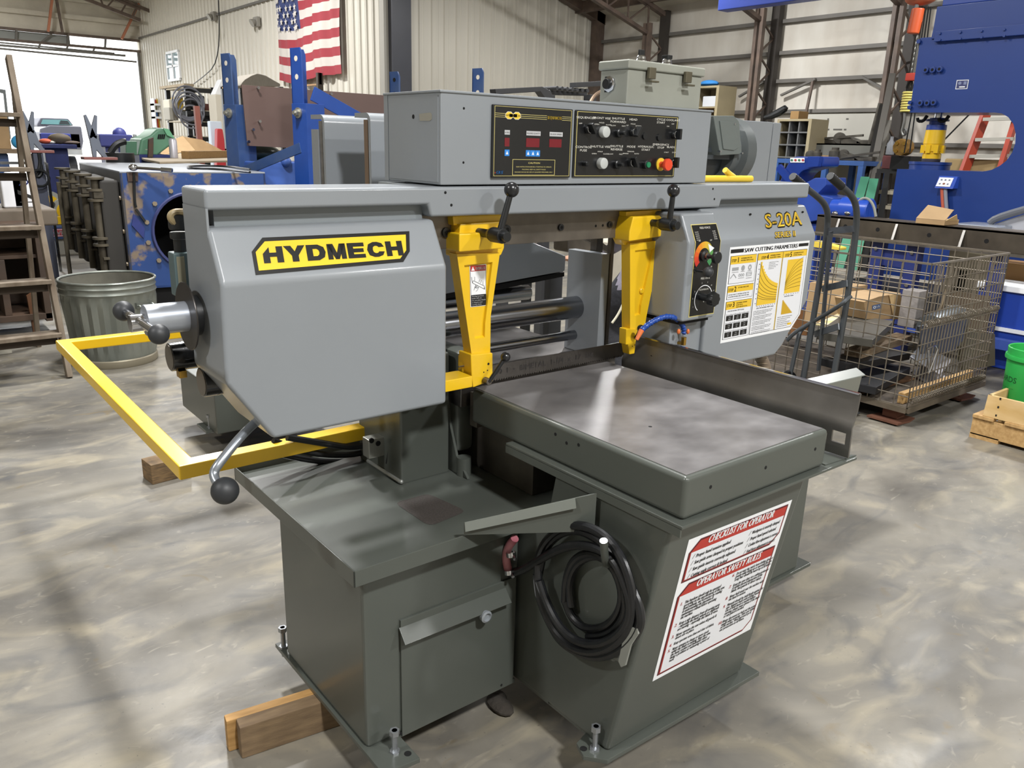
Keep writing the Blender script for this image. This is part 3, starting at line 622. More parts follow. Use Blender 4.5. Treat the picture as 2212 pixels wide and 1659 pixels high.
lab(18, 82, ['CONTROL', 'FUSE']); lab(52, 80, ['SHUTTLE VISE']); lab(86, 78, ['SHUTTLE', 'REVERSE']); lab(117, 78, ['MODE']); lab(150, 77, ['HYDRAULIC', 'START']); lab(184, 71, ['EMERGENCY', 'STOP']); lab(208, 76, ['BLADE'])
for x, y, t in ((10, 30, 'OFF'), (30, 30, 'ON'), (52, 26, 'HOLD'), (42, 30, 'OPEN'), (66, 30, 'CLOSE'), (76, 31, 'SLOW'), (98, 31, 'FAST'), (118, 25, 'HOLD'), (106, 29, 'UP'), (130, 29, 'DOWN'), (197, 26, 'ON'), (208, 20, 'OFF'), (52, 90, 'HOLD'), (40, 95, 'OPEN'), (64, 95, 'CLOSE'), (74, 95, 'SLOW'), (96, 95, 'FAST'), (117, 88, 'MANUAL'), (106, 93, 'SINGLE'), (130, 93, 'AUTO'), (198, 88, 'START'), (216, 88, 'STOP')): pr.text(t, x, y, 2.6, cream_t, 1, al='c')
pr.done()
def cpP(x, y): return pr.p(x, y, 0)
NY = V((0, -1, 0))
def selector(x, y, ang, par=cp):
    c = cpP(x, y); b = B(); b.lathe(c, NY, [(.0125, 0), (.0125, .010), (.0105, .013)], 20); s_ = b.ob('selector_switch', black, par)
    b = B(); b.lathe(c+NY*.0125, NY, [(.0108, 0), (.0112, .0015), (.0104, .002)], 20, False, False); b.ob('chrome_ring', chrome, s_)
    d = V((math.sin(R(ang)), 0, math.cos(R(ang)))); b = B(); b.bar(c-d*.014+NY*.021, c+d*.017+NY*.021, .009, .018, .0015, up=NY); b.ob('switch_knob', black, s_)
for a in ((24, 40, -35), (117, 42, 30), (212, 44, 0), (117, 112, -30), (211, 112, 0)): selector(*a)
for x, y in ((55, 45), (54, 115)):                          # white blank plugs
    b = B(); b.lathe(cpP(x, y), NY, [(.0155, 0), (.0155, .013), (.0148, .0155), (.012, .0165)], 28); b.ob('mushroom_button', M('button_white', '#b5b8b6', .4), cp)
for x, y in ((87, 46), (87, 117)):
    c = cpP(x, y); b = B(); b.lathe(c, NY, [(.0125, 0), (.0125, .01), (.010, .012)], 18); b.ob('dial_base', black, cp); b = B(); b.lathe(c+NY*.011, NY, [(.0055, 0), (.0055, .016), (.004, .018)], 14); b.ob('dial_knob', black, cp)
c = cpP(20, 116); b = B(); b.lathe(c, NY, [(.007, 0), (.007, .016), (.005, .018)], 16); b.ob('fuse_holder', black, cp)
for x, y in ((145, 50), (178, 52)):
    b = B(); b.lathe(cpP(x, y), NY, [(.0095, 0), (.0095, .004)], 20); b.ob('blank_plug', black, cp)
c = cpP(150, 117); b = B(); b.lathe(c, NY, [(.0125, 0), (.0125, .012), (.009, .013)], 20); g_ = b.ob('start_button', black, cp); b = B(); b.lathe(c+NY*.0125, NY, [(.0085, 0), (.008, .005)], 18); b.ob('button_cap', M('button_green', '#1f7a52', .35), g_)
c = cpP(186, 116); b = B(); b.lathe(c, NY, [(.019, 0), (.019, .003)], 28); e_ = b.ob('stop_ring', yel, cp); b = B(); b.lathe(c+NY*.003, NY, [(.009, 0), (.009, .018), (.0175, .020), (.018, .028), (.0165, .031)], 28); b.ob('stop_button', M('button_red', '#d9482a', .35), e_)
# ---- machinery behind the control box (right): drive housing, junction box
YD2 = 2.06
dq = pts([(1596, 259), (1672, 256), (1658, 388), (1596, 388)], y=YD2)
b = B(); b.box(dq[0].x, dq[1].x-.0, YD2, YD2+.3, 1.47, dq[0].z, .004); dr = b.ob('drive_housing', grey, SAW)
b = B(); b.box(dq[1].x+.003, P(1690, 258, y=YD2).x, YD2, YD2+.3, 1.47, dq[0].z-.001, .004); b.ob('drive_cover', grey, SAW)
b = B(); c = V((dq[0].x-.006, YD2+.05, 1.60)); b.lathe(c, (1, 0, 0), [(.05, -.07), (.10, -.065), (.105, -.03), (.13, -.02), (.133, .03)], 36); b.ob('motor_flange', M('motor_flange_grey', '#565b5c', .35, coat=.2), SAW)
b = B(); b.cyl(c+V((-.30, .03, -.03)), c+V((-.05, .03, -.03)), .075, n=28, bev=.01)
for i in range(10): b.bar(c+V((-.33, -.085*math.cos(R(18*i)), .085*math.sin(R(18*i))-.02)), c+V((-.08, -.085*math.cos(R(18*i)), .085*math.sin(R(18*i))-.02)), .006, .016)
b.ob('motor_body', M('motor_dark', '#3b4044', .4), SAW)
jq = pts([(1541, 250), (1586, 250), (1597, 262), (1603, 333), (1556, 336)], y=1.99)
b = B(); b.prism(jq, (0, .09, 0), .004, 2); jb = b.ob('junction_box', M('motor_grey', '#666d6b', .3, coat=.3), SAW)
jq = pts([(1553, 261), (1583, 263), (1594, 318), (1584, 325), (1561, 322)], y=1.99); b = B(); b.prism([p_+V((0, .001, 0)) for p_ in jq], (0, -.006, 0), .002); b.ob('junction_lid', MC['motor_grey'], jb)
for x, y in ((1556, 327), (1603, 331), (1587, 268)): b = B(); p = P(x, y, y=1.985); b.cyl(p+V((0, .01, 0)), p+V((0, -.003, 0)), .004, n=6); b.ob('screw', chrome, jb)
# yellow hose end lying on the head cover
b = B(); p0, p1 = P(1528, 382, y=1.76), P(1622, 390, y=1.76); z = 1.512; b.tube([(p0.x-.05, 1.77, z), (p0.x+.06, 1.77, z), (P(1617, 390, y=1.76).x, 1.75, z)], .0115, 12); yh = b.ob('warning_sleeve', M('yellow_sleeve', '#d9b733', .5), SAW)
b = B(); b.tube([P(1566, 367, y=1.77), P(1574, 375, y=1.77), P(1585, 383, y=1.762)], .010, 12, sm=1); b.ob('sleeve_branch', MC['yellow_sleeve'], yh)
# ---- head parts behind, left: two rolled edge plates with slide bars
def rolled(x0, x1, ytop, z1, z0, nm):
    pr_ = []; r = .028
    pr_.append((ytop+.10, z1)); pr_.append((ytop+r, z1))
    for i in range(1, 7): a = R(90+15*i); pr_.append((ytop+r+r*math.cos(a), z1-r+r*math.sin(a)))
    pr_ += [(ytop, z0)]; inn = [(y+.0, z) for y, z in pr_]
    th = .014; outp = []
    outp = [(ytop+.10, z1-th), (ytop+r, z1-th)]
    for i in range(1, 7): a = R(90+15*i); outp.append((ytop+r+(r-th)*math.cos(a), z1-r+(r-th)*math.sin(a)))
    outp.append((ytop+th, z0))
    b = B(); b.prism([(x0, y, z) for y, z in inn+outp[::-1]], (x1-x0, 0, 0)); return b.ob(nm, grey, SAW)
a = P(700, 262, y=2.55); zz = P(700, 247, y=2.55).z
rolled(a.x, a.x+.62, 2.55, zz, 1.30, 'vise_plate')
b = B(); b.box(a.x+.004, a.x+.03, 2.575, 2.60, 1.3, zz-.02); b.ob('slide_bar', steelb, SAW); b = B(); b.box(a.x-.0, a.x+.02, 2.60, 2.65, 1.3, P(680, 279, y=2.6).z); b.ob('vise_side', grey, SAW)
c = P(800, 262, y=2.28); zz = P(800, 243, y=2.28).z
rolled(c.x, c.x+.5, 2.28, zz, 1.30, 'vise_plate')
b = B(); b.box(c.x+.004, c.x+.03, 2.305, 2.33, 1.3, zz-.02); b.ob('slide_bar', M('tan_slide_bar', '#8f7a68', .35, .6), SAW)
# ---- feed control box, front right
YP = 1.60; fb0 = P(1483, 463, y=1.63); crz = P(1491, 525, y=YP).z
xl, xr2, zt2, zb2 = 1.962, 2.122, 1.415, P(1472, 697, y=YP).z
prof = [(1.64, zt2), (YP, crz), (YP, zb2), (1.80, zb2), (1.80, zt2)]
b = B(); b.prism([(xl, y, z) for y, z in prof], (xr2-xl, 0, 0), .009, 3); fbx = b.ob('feed_control_box', grey, SAW)
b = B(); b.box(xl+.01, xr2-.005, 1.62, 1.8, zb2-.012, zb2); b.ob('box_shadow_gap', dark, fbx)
nf = V((0, crz-zt2, 1.64-YP)).normalized(); nf = nf if nf.y < 0 else -nf; of = V((0, YP, crz))
def FQ(px, py):
    p_ = P(px, py, y=YP)
    return p_ if p_.z <= crz else Pn(px, py, of, nf)
xa, xb = xl+.028, xr2-.006
z_up = Pn(1495, 485, of, nf); zc_ = crz; zlo = zb2+.013
def strip(x0, x1, dz, lift, mat, nm, par):
    up = V((0, 1.64-YP, zt2-crz)).normalized(); L_ = (z_up.z-crz)/up.z-dz
    A, Bq = [V((x0, YP, zlo+dz)), V((x1, YP, zlo+dz)), V((x1, YP, zc_)), V((x0, YP, zc_))], None
    b = B(); nn = V((0, -1, 0)); b.quad(*[p_+nn*lift for p_ in A]); C = [V((x0, YP, zc_)), V((x1, YP, zc_)), V((x1, YP, zc_))+up*L_, V((x0, YP, zc_))+up*L_]
    b.quad(C[0]+nn*lift, C[1]+nn*lift, C[2]+nf*lift, C[3]+nf*lift); return b.ob(nm, mat, par, smooth=0)
fp_ = strip(xa, xb, 0, .0010, gold, 'feed_panel_border', fbx); fpan = strip(xa+.003, xb-.003, .003, .0020, panel, 'feed_panel', fbx)
hgt = zc_-zlo; pw = xb-xa
pr = Print((xa, YP-.0021, zc_), (xb, YP-.0021, zc_), (xa, YP-.0021, zlo), 100, 100*hgt/pw, fbx, lift=.0003); HH = 100*hgt/pw
upv = V((0, 1.64-YP, zt2-crz)).normalized(); Lu = (z_up.z-crz)/upv.z; t0 = V((xa, YP, zc_))+upv*Lu+nf*.0021
pu = Print(t0, t0+V((pw, 0, 0)), V((xa, YP, zc_))+nf*.0021, 100, 100*Lu/pw, fbx, lift=.0003); HU = 100*Lu/pw
pu.text('FEED FORCE', 50, 13, 5, cream_t, 1, al='c')
for i in range(min(9, int((HU-18)/5))): pu.text('25 50 75', 7, 22+i*5, 2.6, cream_t, 1, maxw=20); pu.text('150 200', 74, 22+i*5, 2.6, cream_t, 1, maxw=20)
pu.done()
def local(px, py):
    p_ = P(px, py, y=YP); return ((p_.x-xa)/pw*100, (zc_-p_.z)/pw*100)
kx, ky = local(1519, 553); hues = ['#d0392e', '#d2482c', '#d75f2a', '#dc7a28', '#e08f28', '#dfa22c', '#d9b034', '#c3b03c', '#86a04c', '#57934e', '#4a8d50', '#3f8450']
for i, h in enumerate(hues): pr.arc(kx, ky, 20, 36, 225-22.5*i, 225-22.5*(i+1), M('dial_%d' % i, h, .4), 1, 5)
pr.poly([(kx+12, ky-30), (kx+38, ky-18), (kx+22, ky-8)], white, 2)
for a, t in ((225, '500'), (180, '400'), (120, '300'), (60, '200'), (-40, '50')): pr.text(t, kx+44*math.cos(R(a)), ky-44*math.sin(R(a))+1.5, 3.6, cream_t, 1, al='c')
fx, fy = local(1518, 645); pr.text('FEED RATE', fx, fy-50, 5, cream_t, 1, al='c'); pr.text('INCH/MINUTE', fx-2, fy-22, 4, cream_t, 1, al='c')
pr.arc(fx, fy, 33, 35, 25, 235, white, 1, 30); pr.poly([(fx-18, fy-12), (fx+12, fy-8), (fx+2, fy+10)], M('pointer_grey', '#c9cbc6', .4), 2)
for a, t in ((205, '1'), (175, '2'), (150, '3'), (105, '5'), (75, '7'), (50, '10'), (25, '15')): pr.text(t, fx+42*math.cos(R(a)), fy-42*math.sin(R(a))+1.5, 3.4, cream_t, 1, al='c')
pr.done()
def knob(px, py, prof, mat, nm, par=fbx, n=24, mod=None):
    c = P(px, py, y=YP-.002); b = B(); b.lathe(c, NY, prof, n, mod=mod); return b.ob(nm, mat, par)
k1 = knob(1519, 552, [(.017, 0), (.017, .008), (.011, .012), (.010, .020), (.006, .022), (.006, .038), (.010, .042), (.0185, .046), (.0195, .052), (.018, .058), (.008, .059)], black, 'feed_force_knob'); b = B(); c = P(1519, 552, y=YP-.002); b.lathe(c+NY*.012, NY, [(.0105, 0), (.0105, .009)], 20); b.ob('collar', steel, k1)
k2 = knob(1502, 583, [(.010, 0), (.010, .004), (.005, .005), (.005, .034), (.004, .036)], black, 'valve_stem'); b = B(); c = P(1502, 583, y=YP-.002); b.sph(c+NY*.050, .0165, 20); b.ob('ball_knob', M('matt_black', '#2b2d30', .5), k2)
k3 = knob(1514, 641, [(.012, 0), (.012, .012), (.010, .030), (.020, .036), (.0225, .042), (.0225, .054), (.020, .059), (.008, .0595)], black, 'feed_rate_knob', n=64, mod=lambda r, h, a: r*(1+(.06*math.cos(8*a) if h > .035 and r > .01 else 0)))
# ---- S-20A lettering and the cutting parameter chart
def S2(px, py): return Pn(px, py, V((0, YF, 1.318)), V((0, 1.318-1.421, -(1.70-YF))).normalized()) if False else Pn(px, py, V((0, YF, 1.318)), ns2)
ns2 = V((0, -(1.421-1.318), 1.70-YF)).normalized()
mk = thing('model_lettering', None, None, S2(1650, 458)); mk.parent = SAW; mk.location = WO[mk]-WO[SAW]
tl, tr, bl = S2(1648, 461), S2(1729, 455), S2(1652, 494)
pr = Print(tl, tr, bl, 100, 40, mk, lift=.0004)
pr.text('S-20A', 0, 39, 37, ink, 0, w_=100, off=.055); pr.text('S-20A', 1, 38.3, 35.5, yel, 2, w_=98, off=.01); pr.done('lettering')
tl, tr, bl = S2(1672, 500.5), S2(1718, 497), S2(1673.5, 514.5)
pr = Print(tl, tr, bl, 100, 30, mk, lift=.0004); pr.text('SERIES II', 0, 29.5, 27, ink, 0, w_=100, off=.05); pr.text('SERIES II', .6, 28.8, 25.5, yel, 2, w_=99, off=.012); pr.done('lettering')
ch = thing('parameter_chart', None, None, P(1655, 740, y=YF)); ch.parent = SAW; ch.location = WO[ch]-WO[SAW]
tl, tr, bl = P(1577, 534.5, y=YF), P(1749, 519.2, y=YF), P(1555, 742, y=YF)
tl.z = tr.z = (tl.z+tr.z)/2; bl.x = tl.x
W_ = 172.; H_ = W_*(tl.z-bl.z)/(tr.x-tl.x)
pr = Print(tl, tr, bl, W_, H_, ch, lift=.0004); k = H_/208.
def Y(v): return v*k
pr.poly([(0, 0), (W_, 0), (W_, Y(174)), (W_-19, H_), (0, H_)], white, 0)
chart = M('chart_yellow', '#e4bd35', .45); pale = M('chart_pale', '#dfe1e6', .45)
pr.rect(2, Y(5), 26, Y(8), ink, 1); pr.rect(147, Y(5), 23, Y(7), ink, 1); pr.text('SAW CUTTING PARAMETERS', 29, Y(13.5), Y(8.5), ink, 1, w_=116, off=.045)
def cell(x, y, w_, h, hh):
    pr.rect(x, Y(y), w_, Y(h), ink, 1); pr.rect(x+.8, Y(y+.8), w_-1.6, Y(h-1.6), pale, 2); pr.rect(x+.8, Y(y+.8), w_-1.6, Y(hh), chart, 3)
cell(3, 19, 53, 60, 17); cell(3, 83, 53, 30, 14); cell(3, 117, 53, 84, 17)
pr.poly([(58, Y(19)), (169, Y(19)), (169, Y(173)), (151, Y(201)), (58, Y(201))], ink, 1); pr.poly([(59, Y(20)), (168, Y(20)), (168, Y(172.5)), (150.5, Y(200)), (59, Y(200))], pale, 2)
pr.rect(59, Y(20), 109, Y(14), chart, 3); pr.rect(113, Y(20), .8, Y(180), ink, 4); pr.rect(111.8, Y(20), 1.2, Y(180), chart, 4)
def head(x, y, n, l1, l2, l3=None):
    pr.text('STEP', x, Y(y+11), Y(6), ink, 4, w_=10, off=.02); pr.text(n, x+11, Y(y+12.5), Y(11), ink, 4, off=.02, maxw=6); pr.text(l1, x+19, Y(y+6), Y(2.6), ink, 4, maxw=31, off=.02)
    pr.text(l2, x+19, Y(y+10.5), Y(2.6), ink, 4, maxw=31, off=.02)
    if l3: pr.text(l3, x+19, Y(y+15), Y(2.6), ink, 4, maxw=31, off=.02)
head(5, 21, '1', 'DETERMINE EFFECTIVE', 'MATERIAL WIDTH, W (in.)'); head(5, 84, '2', 'SET FEED FORCE LIMIT', ''); head(5, 118, '3', 'DETERMINE OPTIMUM', 'BLADE PITCH,', 'TEETH PER INCH (T.P.I.)'); head(66, 21, '4', 'DETERMINE OPTIMUM', 'BLADE SPEED, V (ft/min)'); head(118, 21, '5', 'DETERMINE FEED RATE', 'SETTING, FR (in/min)')
g7 = M('chart_grey', '#9a9da0', .5)
pr.rect(8, Y(44), 13, Y(7), g7, 3); pr.arc(30, Y(47), 0, 3.6, 0, 360, g7, 3, 16); pr.arc(44, Y(47), 1.6, 3.6, 0, 360, g7, 3, 16)
pr.line([(6, Y(67)), (12, Y(58)), (18, Y(67))], 1.4, g7, 3); [pr.arc(24+4*i, Y(62), 1, 2, 0, 360, g7, 3, 10) for i in range(3)]; pr.frame(38, Y(57), 11, Y(9), .9, g7, 3); pr.rect(38, Y(60.5), 11, .9, g7, 3)
for x, y, w_ in ((8, 54, 13), (26, 54, 8), (40, 54, 8), (22, 68, 12), (38, 70, 12)): pr.rect(x, Y(y), w_, .4, ink, 3)
for i, t in enumerate(('SET FEED FORCE TO MATERIAL SETTING TYPE', 'AS SHOWN ON FEED FORCE SELECTOR LABEL')): pr.text(t, 6, Y(104+4.6*i), Y(2.4), ink, 3, maxw=45, off=.02)
pr.text('EFFECTIVE MATERIAL WIDTH (inches)', 8, Y(140), Y(2.4), ink, 3, maxw=42, off=.02)
tp = (('10/14', '8/12', '6/10'), ('5/8', '4/6', '3/4'), ('2/3', '1.4/2.5', '1.1/1.5'))
for r_ in range(3):
    pr.rect(6, Y(146.5+18.5*r_), 46, .4, ink, 3)
    for j in range(6): pr.rect(6+9*j, Y(144.8+18.5*r_), .4, Y(1.8), ink, 3)
    for j in range(3):
        x, y = 6+16*j, 148.5+18.5*r_; pr.rect(x, Y(y), 14, Y(11.5), ink, 3); pr.text('T.P.I.', x+7, Y(y+5), Y(2.6), white, 4, al='c', off=.02); pr.text(tp[r_][j], x+7, Y(y+9.5), Y(2.8), white, 4, al='c', off=.02, maxw=12)
cv = [(68+i*3.2, 38+62*(1-math.exp(-i*.13))*1.0) for i in range(14)]
st = []
for i in range(14): st += [(68+i*3, Y(38+60*(1-math.exp(-i*.16)))), (68+(i+1)*3, Y(38+60*(1-math.exp(-i*.16))))]
for i in range(14): yy = 38+60*(1-math.exp(-i*.16)); pr.rect(67+i*3, Y(yy), 3, Y(136-yy), chart, 3)
for s_, a in ((44, 62), (66, 45), (80, 36), (92, 28), (104, 20), (112, 15), (118, 11)): pr.line([(67+42*t/12, Y(s_+a*(1-math.exp(-t*.19)))) for t in range(13)], .5, M('chart_line', '#6b5412', .5), 4)
pr.rect(66.4, Y(38), .5, Y(99), ink, 4); pr.text('EFFECTIVE MATERIAL WIDTH, w(in.)', 68, Y(144), Y(2.8), ink, 3, maxw=40, off=.02)
for i in range(9): pr.rect(68+i*4.8, Y(137.5), 1.6, Y(1.4), ink, 3); pr.rect(63, Y(42+i*11), 1.8, Y(1.6), ink, 3)
for i in range(14): pr.text(('CUTTING SPEED SHOULD BE SELECTED FROM THE CHART', 'FOR SOFTER MATERIALS INCREASE THE SPEED BY HALF', 'BLADE LIFE DEPENDS ON PROPER FEED')[i % 3], 62, Y(150+3.5*i+(i//3)*1.4), Y(1.9), ink, 3, maxw=(47, 44, 30)[i % 3])
for i in range(5): pr.text('CURVES SHOWN FOR CUTTING', 84, Y(42+3.6*i), Y(1.7), ink, 3, maxw=(26, 14, 20, 16, 12)[i])
pr.rect(126, Y(40), 36, Y(78), chart, 3)
for s_ in range(8): pr.line([(126+36*t/12, Y(114-(5+s_*1.2)*1.0-(62-s_*0-8*(7-s_))*(1-math.exp(-t*.17))*1.02-s_*1.2)) for t in range(13)], .5, MC['chart_line'], 4)
for i in range(7): pr.rect(126+i*5.4, Y(120), 1.4, Y(1.4), ink, 3)
pr.text('BLADE SPEED, V (ft/min)', 128, Y(126), Y(2.4), ink, 3, maxw=26, off=.02)
for i in range(11): pr.rect(125+2.3*i, Y(133+3.1*i), 2.4, Y(167-133-3.1*i), M('chart_mustard', '#c9a125', .45), 3)
for i in range(6): pr.text('FEED RATE CORRECTION FOR BLADE WIDTH', 118, Y(174+4.4*i), Y(2), ink, 3, maxw=(34, 30, 22, 30, 28, 24)[i])
pr.rect(143, Y(190), 9, Y(5), chart, 3); pr.done()
# ---- yellow guide arms
def recess(outer, inner, front, depth, back, b):
    """front plane polygon with a recessed inner panel"""
    O = [P(x, y, y=front) for x, y in outer]; I = [P(x, y, y=front) for x, y in inner]; D = V((0, depth, 0)); K = V((0, back-front, 0))
    n = len(O)
    for i in range(n):
        j = (i+1) % n; b.quad(O[i], O[j], I[j], I[i]); b.quad(I[i], I[j], I[j]+D-(I[j]-sum(I, V())/n)*.05, I[i]+D-(I[i]-sum(I, V())/n)*.05); b.quad(O[j], O[i], O[i]+K, O[j]+K)
    b.quad(*[p_+D-(p_-sum(I, V())/n)*.05 for p_ in I]); b.quad(*[p_+K for p_ in O])
armL = thing('guide_arm', None, None, P(1040, 800, y=1.78)); armL.parent = SAW; armL.location = WO[armL]-WO[SAW]
b = B(); recess([(987, 549), (1080, 546), (1060, 683), (1059, 763), (1019, 768)], [(1003, 573), (1064, 566), (1048, 700), (1047, 729), (1026, 732)], 1.735, .008, 1.772, b)
b.prism(pts([(992, 505), (1090, 500), (1087, 537), (992, 545)], y=1.715), (0, .07, 0), .005); b.prism(pts([(994, 484), (1086, 478), (1089, 502), (992, 508)], y=1.735), (0, .05, 0), .004); b.prism(pts([(978, 467), (1084, 463), (1085, 482), (980, 487)], y=1.75), (0, .05, 0), .003)
b.prism(pts([(1000, 500), (1088, 495), (1090, 535), (1083, 552), (985, 556), (984, 535)], y=1.745), (0, .05, 0), .004)
b.prism(pts([(1017, 766), (1065, 762), (1065, 824), (1040, 831), (1022, 838), (1019, 812)], y=1.725), (0, .06, 0), .004)
b.ob('arm_casting', yellow, armL, recalc=True)
g0, g1, g2, g3 = pts([(940, 829), (1021, 812), (1023, 836), (940, 857)], y=1.71); b = B(); b.prism([V((1.08, 1.71, g1.z)), V((g1.x, 1.71, g1.z)), V((g1.x, 1.71, g2.z)), V((1.08, 1.71, g2.z))], (0, .07, 0), .003); b.ob('blade_guard', yellow, armL)
b = B(); a_ = P(1019, 782, y=1.765); b.box(a_.x-.03, a_.x+.004, 1.765, 1.79, g1.z-.005, a_.z+.02, .003); b.ob('guard_bracket', yellow, armL)
p = P(1005, 789, y=1.765); b = B(); b.cyl(p+V((0, .01, 0)), p+V((0, -.008, 0)), .006, n=12).cyl(p+V((-.025, -.004, 0)), p+V((0, -.004, 0)), .0025, n=6); b.ob('clamp_screw', steel, armL)
for x, y, r in ((1055, 786, .0035), (1045, 804, .002), (1053, 800, .002)): hole(P(x, y, y=1.725), NY, r, armL)
dl = [P(x, y, y=1.7425) for x, y in ((1014, 573), (1050, 570.5), (1049, 660), (1016, 663.5))]
dg = B(); dg.quad(*[p_+NY*.0008 for p_ in dl]); dgo = dg.ob('danger_label', white, armL, smooth=0)
pr = Print(dl[0]+NY*.0008, dl[1]+NY*.0008, dl[3]+NY*.0008, 100, 250, armL, lift=.0003)
pr.frame(3, 3, 94, 244, 2, ink, 0); pr.rect(5, 5, 90, 32, red, 1); pr.text('DANGER', 34, 31, 20, white, 2, w_=58, off=.02); pr.poly([(18, 9), (29, 33), (8, 33)], white, 2); pr.rect(17.4, 15, 1.6, 9, red, 3); pr.rect(17.4, 27, 1.6, 3, red, 3)
pr.line([(10, 70), (14, 105), (88, 150), (88, 138)], 2, ink, 1); pr.line([(14, 105), (20, 92), (86, 130), (84, 148)], 2, ink, 1); pr.line([(60, 88), (52, 104)], 2, ink, 1); pr.line([(70, 94), (62, 110)], 2, ink, 1); pr.line([(28, 70), (28, 92)], 1.6, ink, 1); pr.line([(78, 100), (78, 122)], 1.6, ink, 1)
pr.line([(22, 150), (34, 118), (30, 138), (42, 124), (38, 140), (52, 132), (44, 150), (34, 158)], 2, ink, 1); pr.rect(5, 178, 90, 67, ink, 1)
for i, t in enumerate(('Moving bandsaw', 'blade will cut.', 'Do not place hands', 'or fingers near', 'moving blade.')): pr.text(t, 8, 190+12.5*i, 7.5, white, 2, maxw=84, off=.015)
pr.done()
armR = thing('guide_arm', None, None, P(1370, 760, y=1.78)); armR.parent = SAW; armR.location = WO[armR]-WO[SAW]
b = B(); recess([(1361, 526), (1430, 519), (1397, 681), (1392, 709), (1361, 712)], [(1372, 541), (1413, 536), (1385, 660), (1383, 680), (1371, 682)], 1.735, .008, 1.772, b)
b.prism(pts([(1368, 468), (1427, 465), (1440, 489), (1437, 510), (1359, 522), (1360, 500)], y=1.715), (0, .07, 0), .005); b.prism(pts([(1353, 457), (1429, 452), (1432, 470), (1353, 476)], y=1.745), (0, .05, 0), .003)
b.prism(pts([(1342, 516), (1356, 490), (1430, 487), (1430, 520), (1360, 530), (1348, 530)], y=1.75), (0, .04, 0), .004)
b.prism(pts([(1360, 710), (1378, 712), (1374, 738), (1371, 764), (1360, 766), (1357, 745), (1352, 745), (1353, 711)], y=1.73), (0, .032, 0), .003)
b.ob('arm_casting', yellow, armR, recalc=True)
p = P(1385, 628, y=1.743); b = B(); b.lathe(p+V((0, .002, 0)), NY, [(.010, 0), (.0095, .006), (.007, .008)], 18); b.ob('boss', yellow, armR)
for x, y in ((1366, 748), (1371, 745)): hole(P(x, y, y=1.73), NY, .0018, armR)
def lever(px, py, bx, by, par):
    s_ = P(px, py, y=1.717); b = B(); b.cyl(s_+V((0, .02, 0)), s_+NY*.034, .0115, n=14, bev=.002).cyl(s_+NY*.03, s_+NY*.045, .014, .0195, n=16).cyl(s_+NY*.045, s_+NY*.088, .0195, n=18, bev=.002).cyl(s_+NY*.085, s_+NY*.105, .013, n=14, bev=.001)
    h = b.ob('clamp_lever', black, par); yb = 1.717-.072; top_ = P(bx, by, y=yb-.004)
    b = B(); b.cyl(s_+NY*.070, top_, .0095, .0075, n=12); b.ob('lever_rod', black, h); b = B(); b.sph(top_, .0195, 24); b.ob('ball_knob', M('ball_black', '#1b1c1f', .28, coat=.2), h)
lever(1043, 503, 1105, 410, armL); lever(1408, 481, 1455, 412, armR)
s_ = P(1047, 821, y=1.722); b = B(); b.cyl(s_, s_+NY*.022, .010, n=14, bev=.002); h = b.ob('blade_lever', darksteel, armL); t_ = P(1092, 771, y=1.69); b = B(); b.cyl(s_+NY*.02, t_, .0055, n=10); b.ob('lever_rod', black, h); b = B(); b.sph(t_, .0140, 20); b.ob('ball_knob', MC['ball_black'], h)
t_ = P(1384, 709, y=1.69); b = B(); b.sph(t_, .0115, 18); b.cyl(t_, P(1372, 730, y=1.73), .004, n=8); b.ob('blade_lever', MC['ball_black'], armR)
# ---- segmented coolant hose
seg = [(1477, 722), (1477, 708), (1471, 697), (1461, 688), (1449, 684), (1436, 684), (1424, 688), (1413, 693), (1403, 699), (1394, 706), (1386, 713)]
b = B(); p = P(1476, 745, y=1.635); b.cyl(p, p+V((0, 0, .026)), .009, n=6); b.bar(p+V((0, .03, .004)), p+V((0, -.004, .004)), .014, .008); ch_ = b.ob('coolant_hose', brass, SAW)
m_ = M('hose_blue', '#1c4596', .35)
for i in range(len(seg)-1):
    a, c = P(*seg[i], y=1.635-.002*i), P(*seg[i+1], y=1.635-.002*(i+1)); b = B(); d = c-a; b.lathe(a, d, [(.0060, 0), (.0088, d.length*.25), (.0056, d.length*.5), (.0094, d.length*.68), (.0092, d.length*.8), (.0062, d.length*1.05)], 12); b.ob('hose_segment', m_, ch_)
a, c = P(1386, 713, y=1.612), P(1375, 734, y=1.612); b = B(); b.cyl(a, c, .0085, .0055, n=14); b.ob('nozzle', M('nozzle_orange', '#d4703a', .4), ch_)
for dx in (-10, 10): c = P(1476+dx, 716, y=1.628); b = B(); b.sph(c, .009, 12, (.7, .6, 1)); b.ob('valve_lever', MC['nozzle_orange'], ch_)
# corrugated drain hose under the right cover
b = B(); a = [P(x, y, y=1.75) for x, y in ((1640, 765), (1650, 785), (1655, 810), (1652, 835))]; b.tube(a, .024, 16, sm=2); dh = b.ob('drain_hose', M('tan_hose', '#77695a', .5), SAW)
for i in range(9):
    t_ = i/8; c = a[0].lerp(a[-1], t_)+V((.012*math.sin(math.pi*t_), 0, 0)); b = B(); d = (a[-1]-a[0]).normalized(); b.lathe(c-d*.002, d, [(.0235, 0), (.0275, .002), (.0235, .004)], 18, False, False); b.ob('hose_ring', M('tan_ring', '#a3937b', .45), dh)
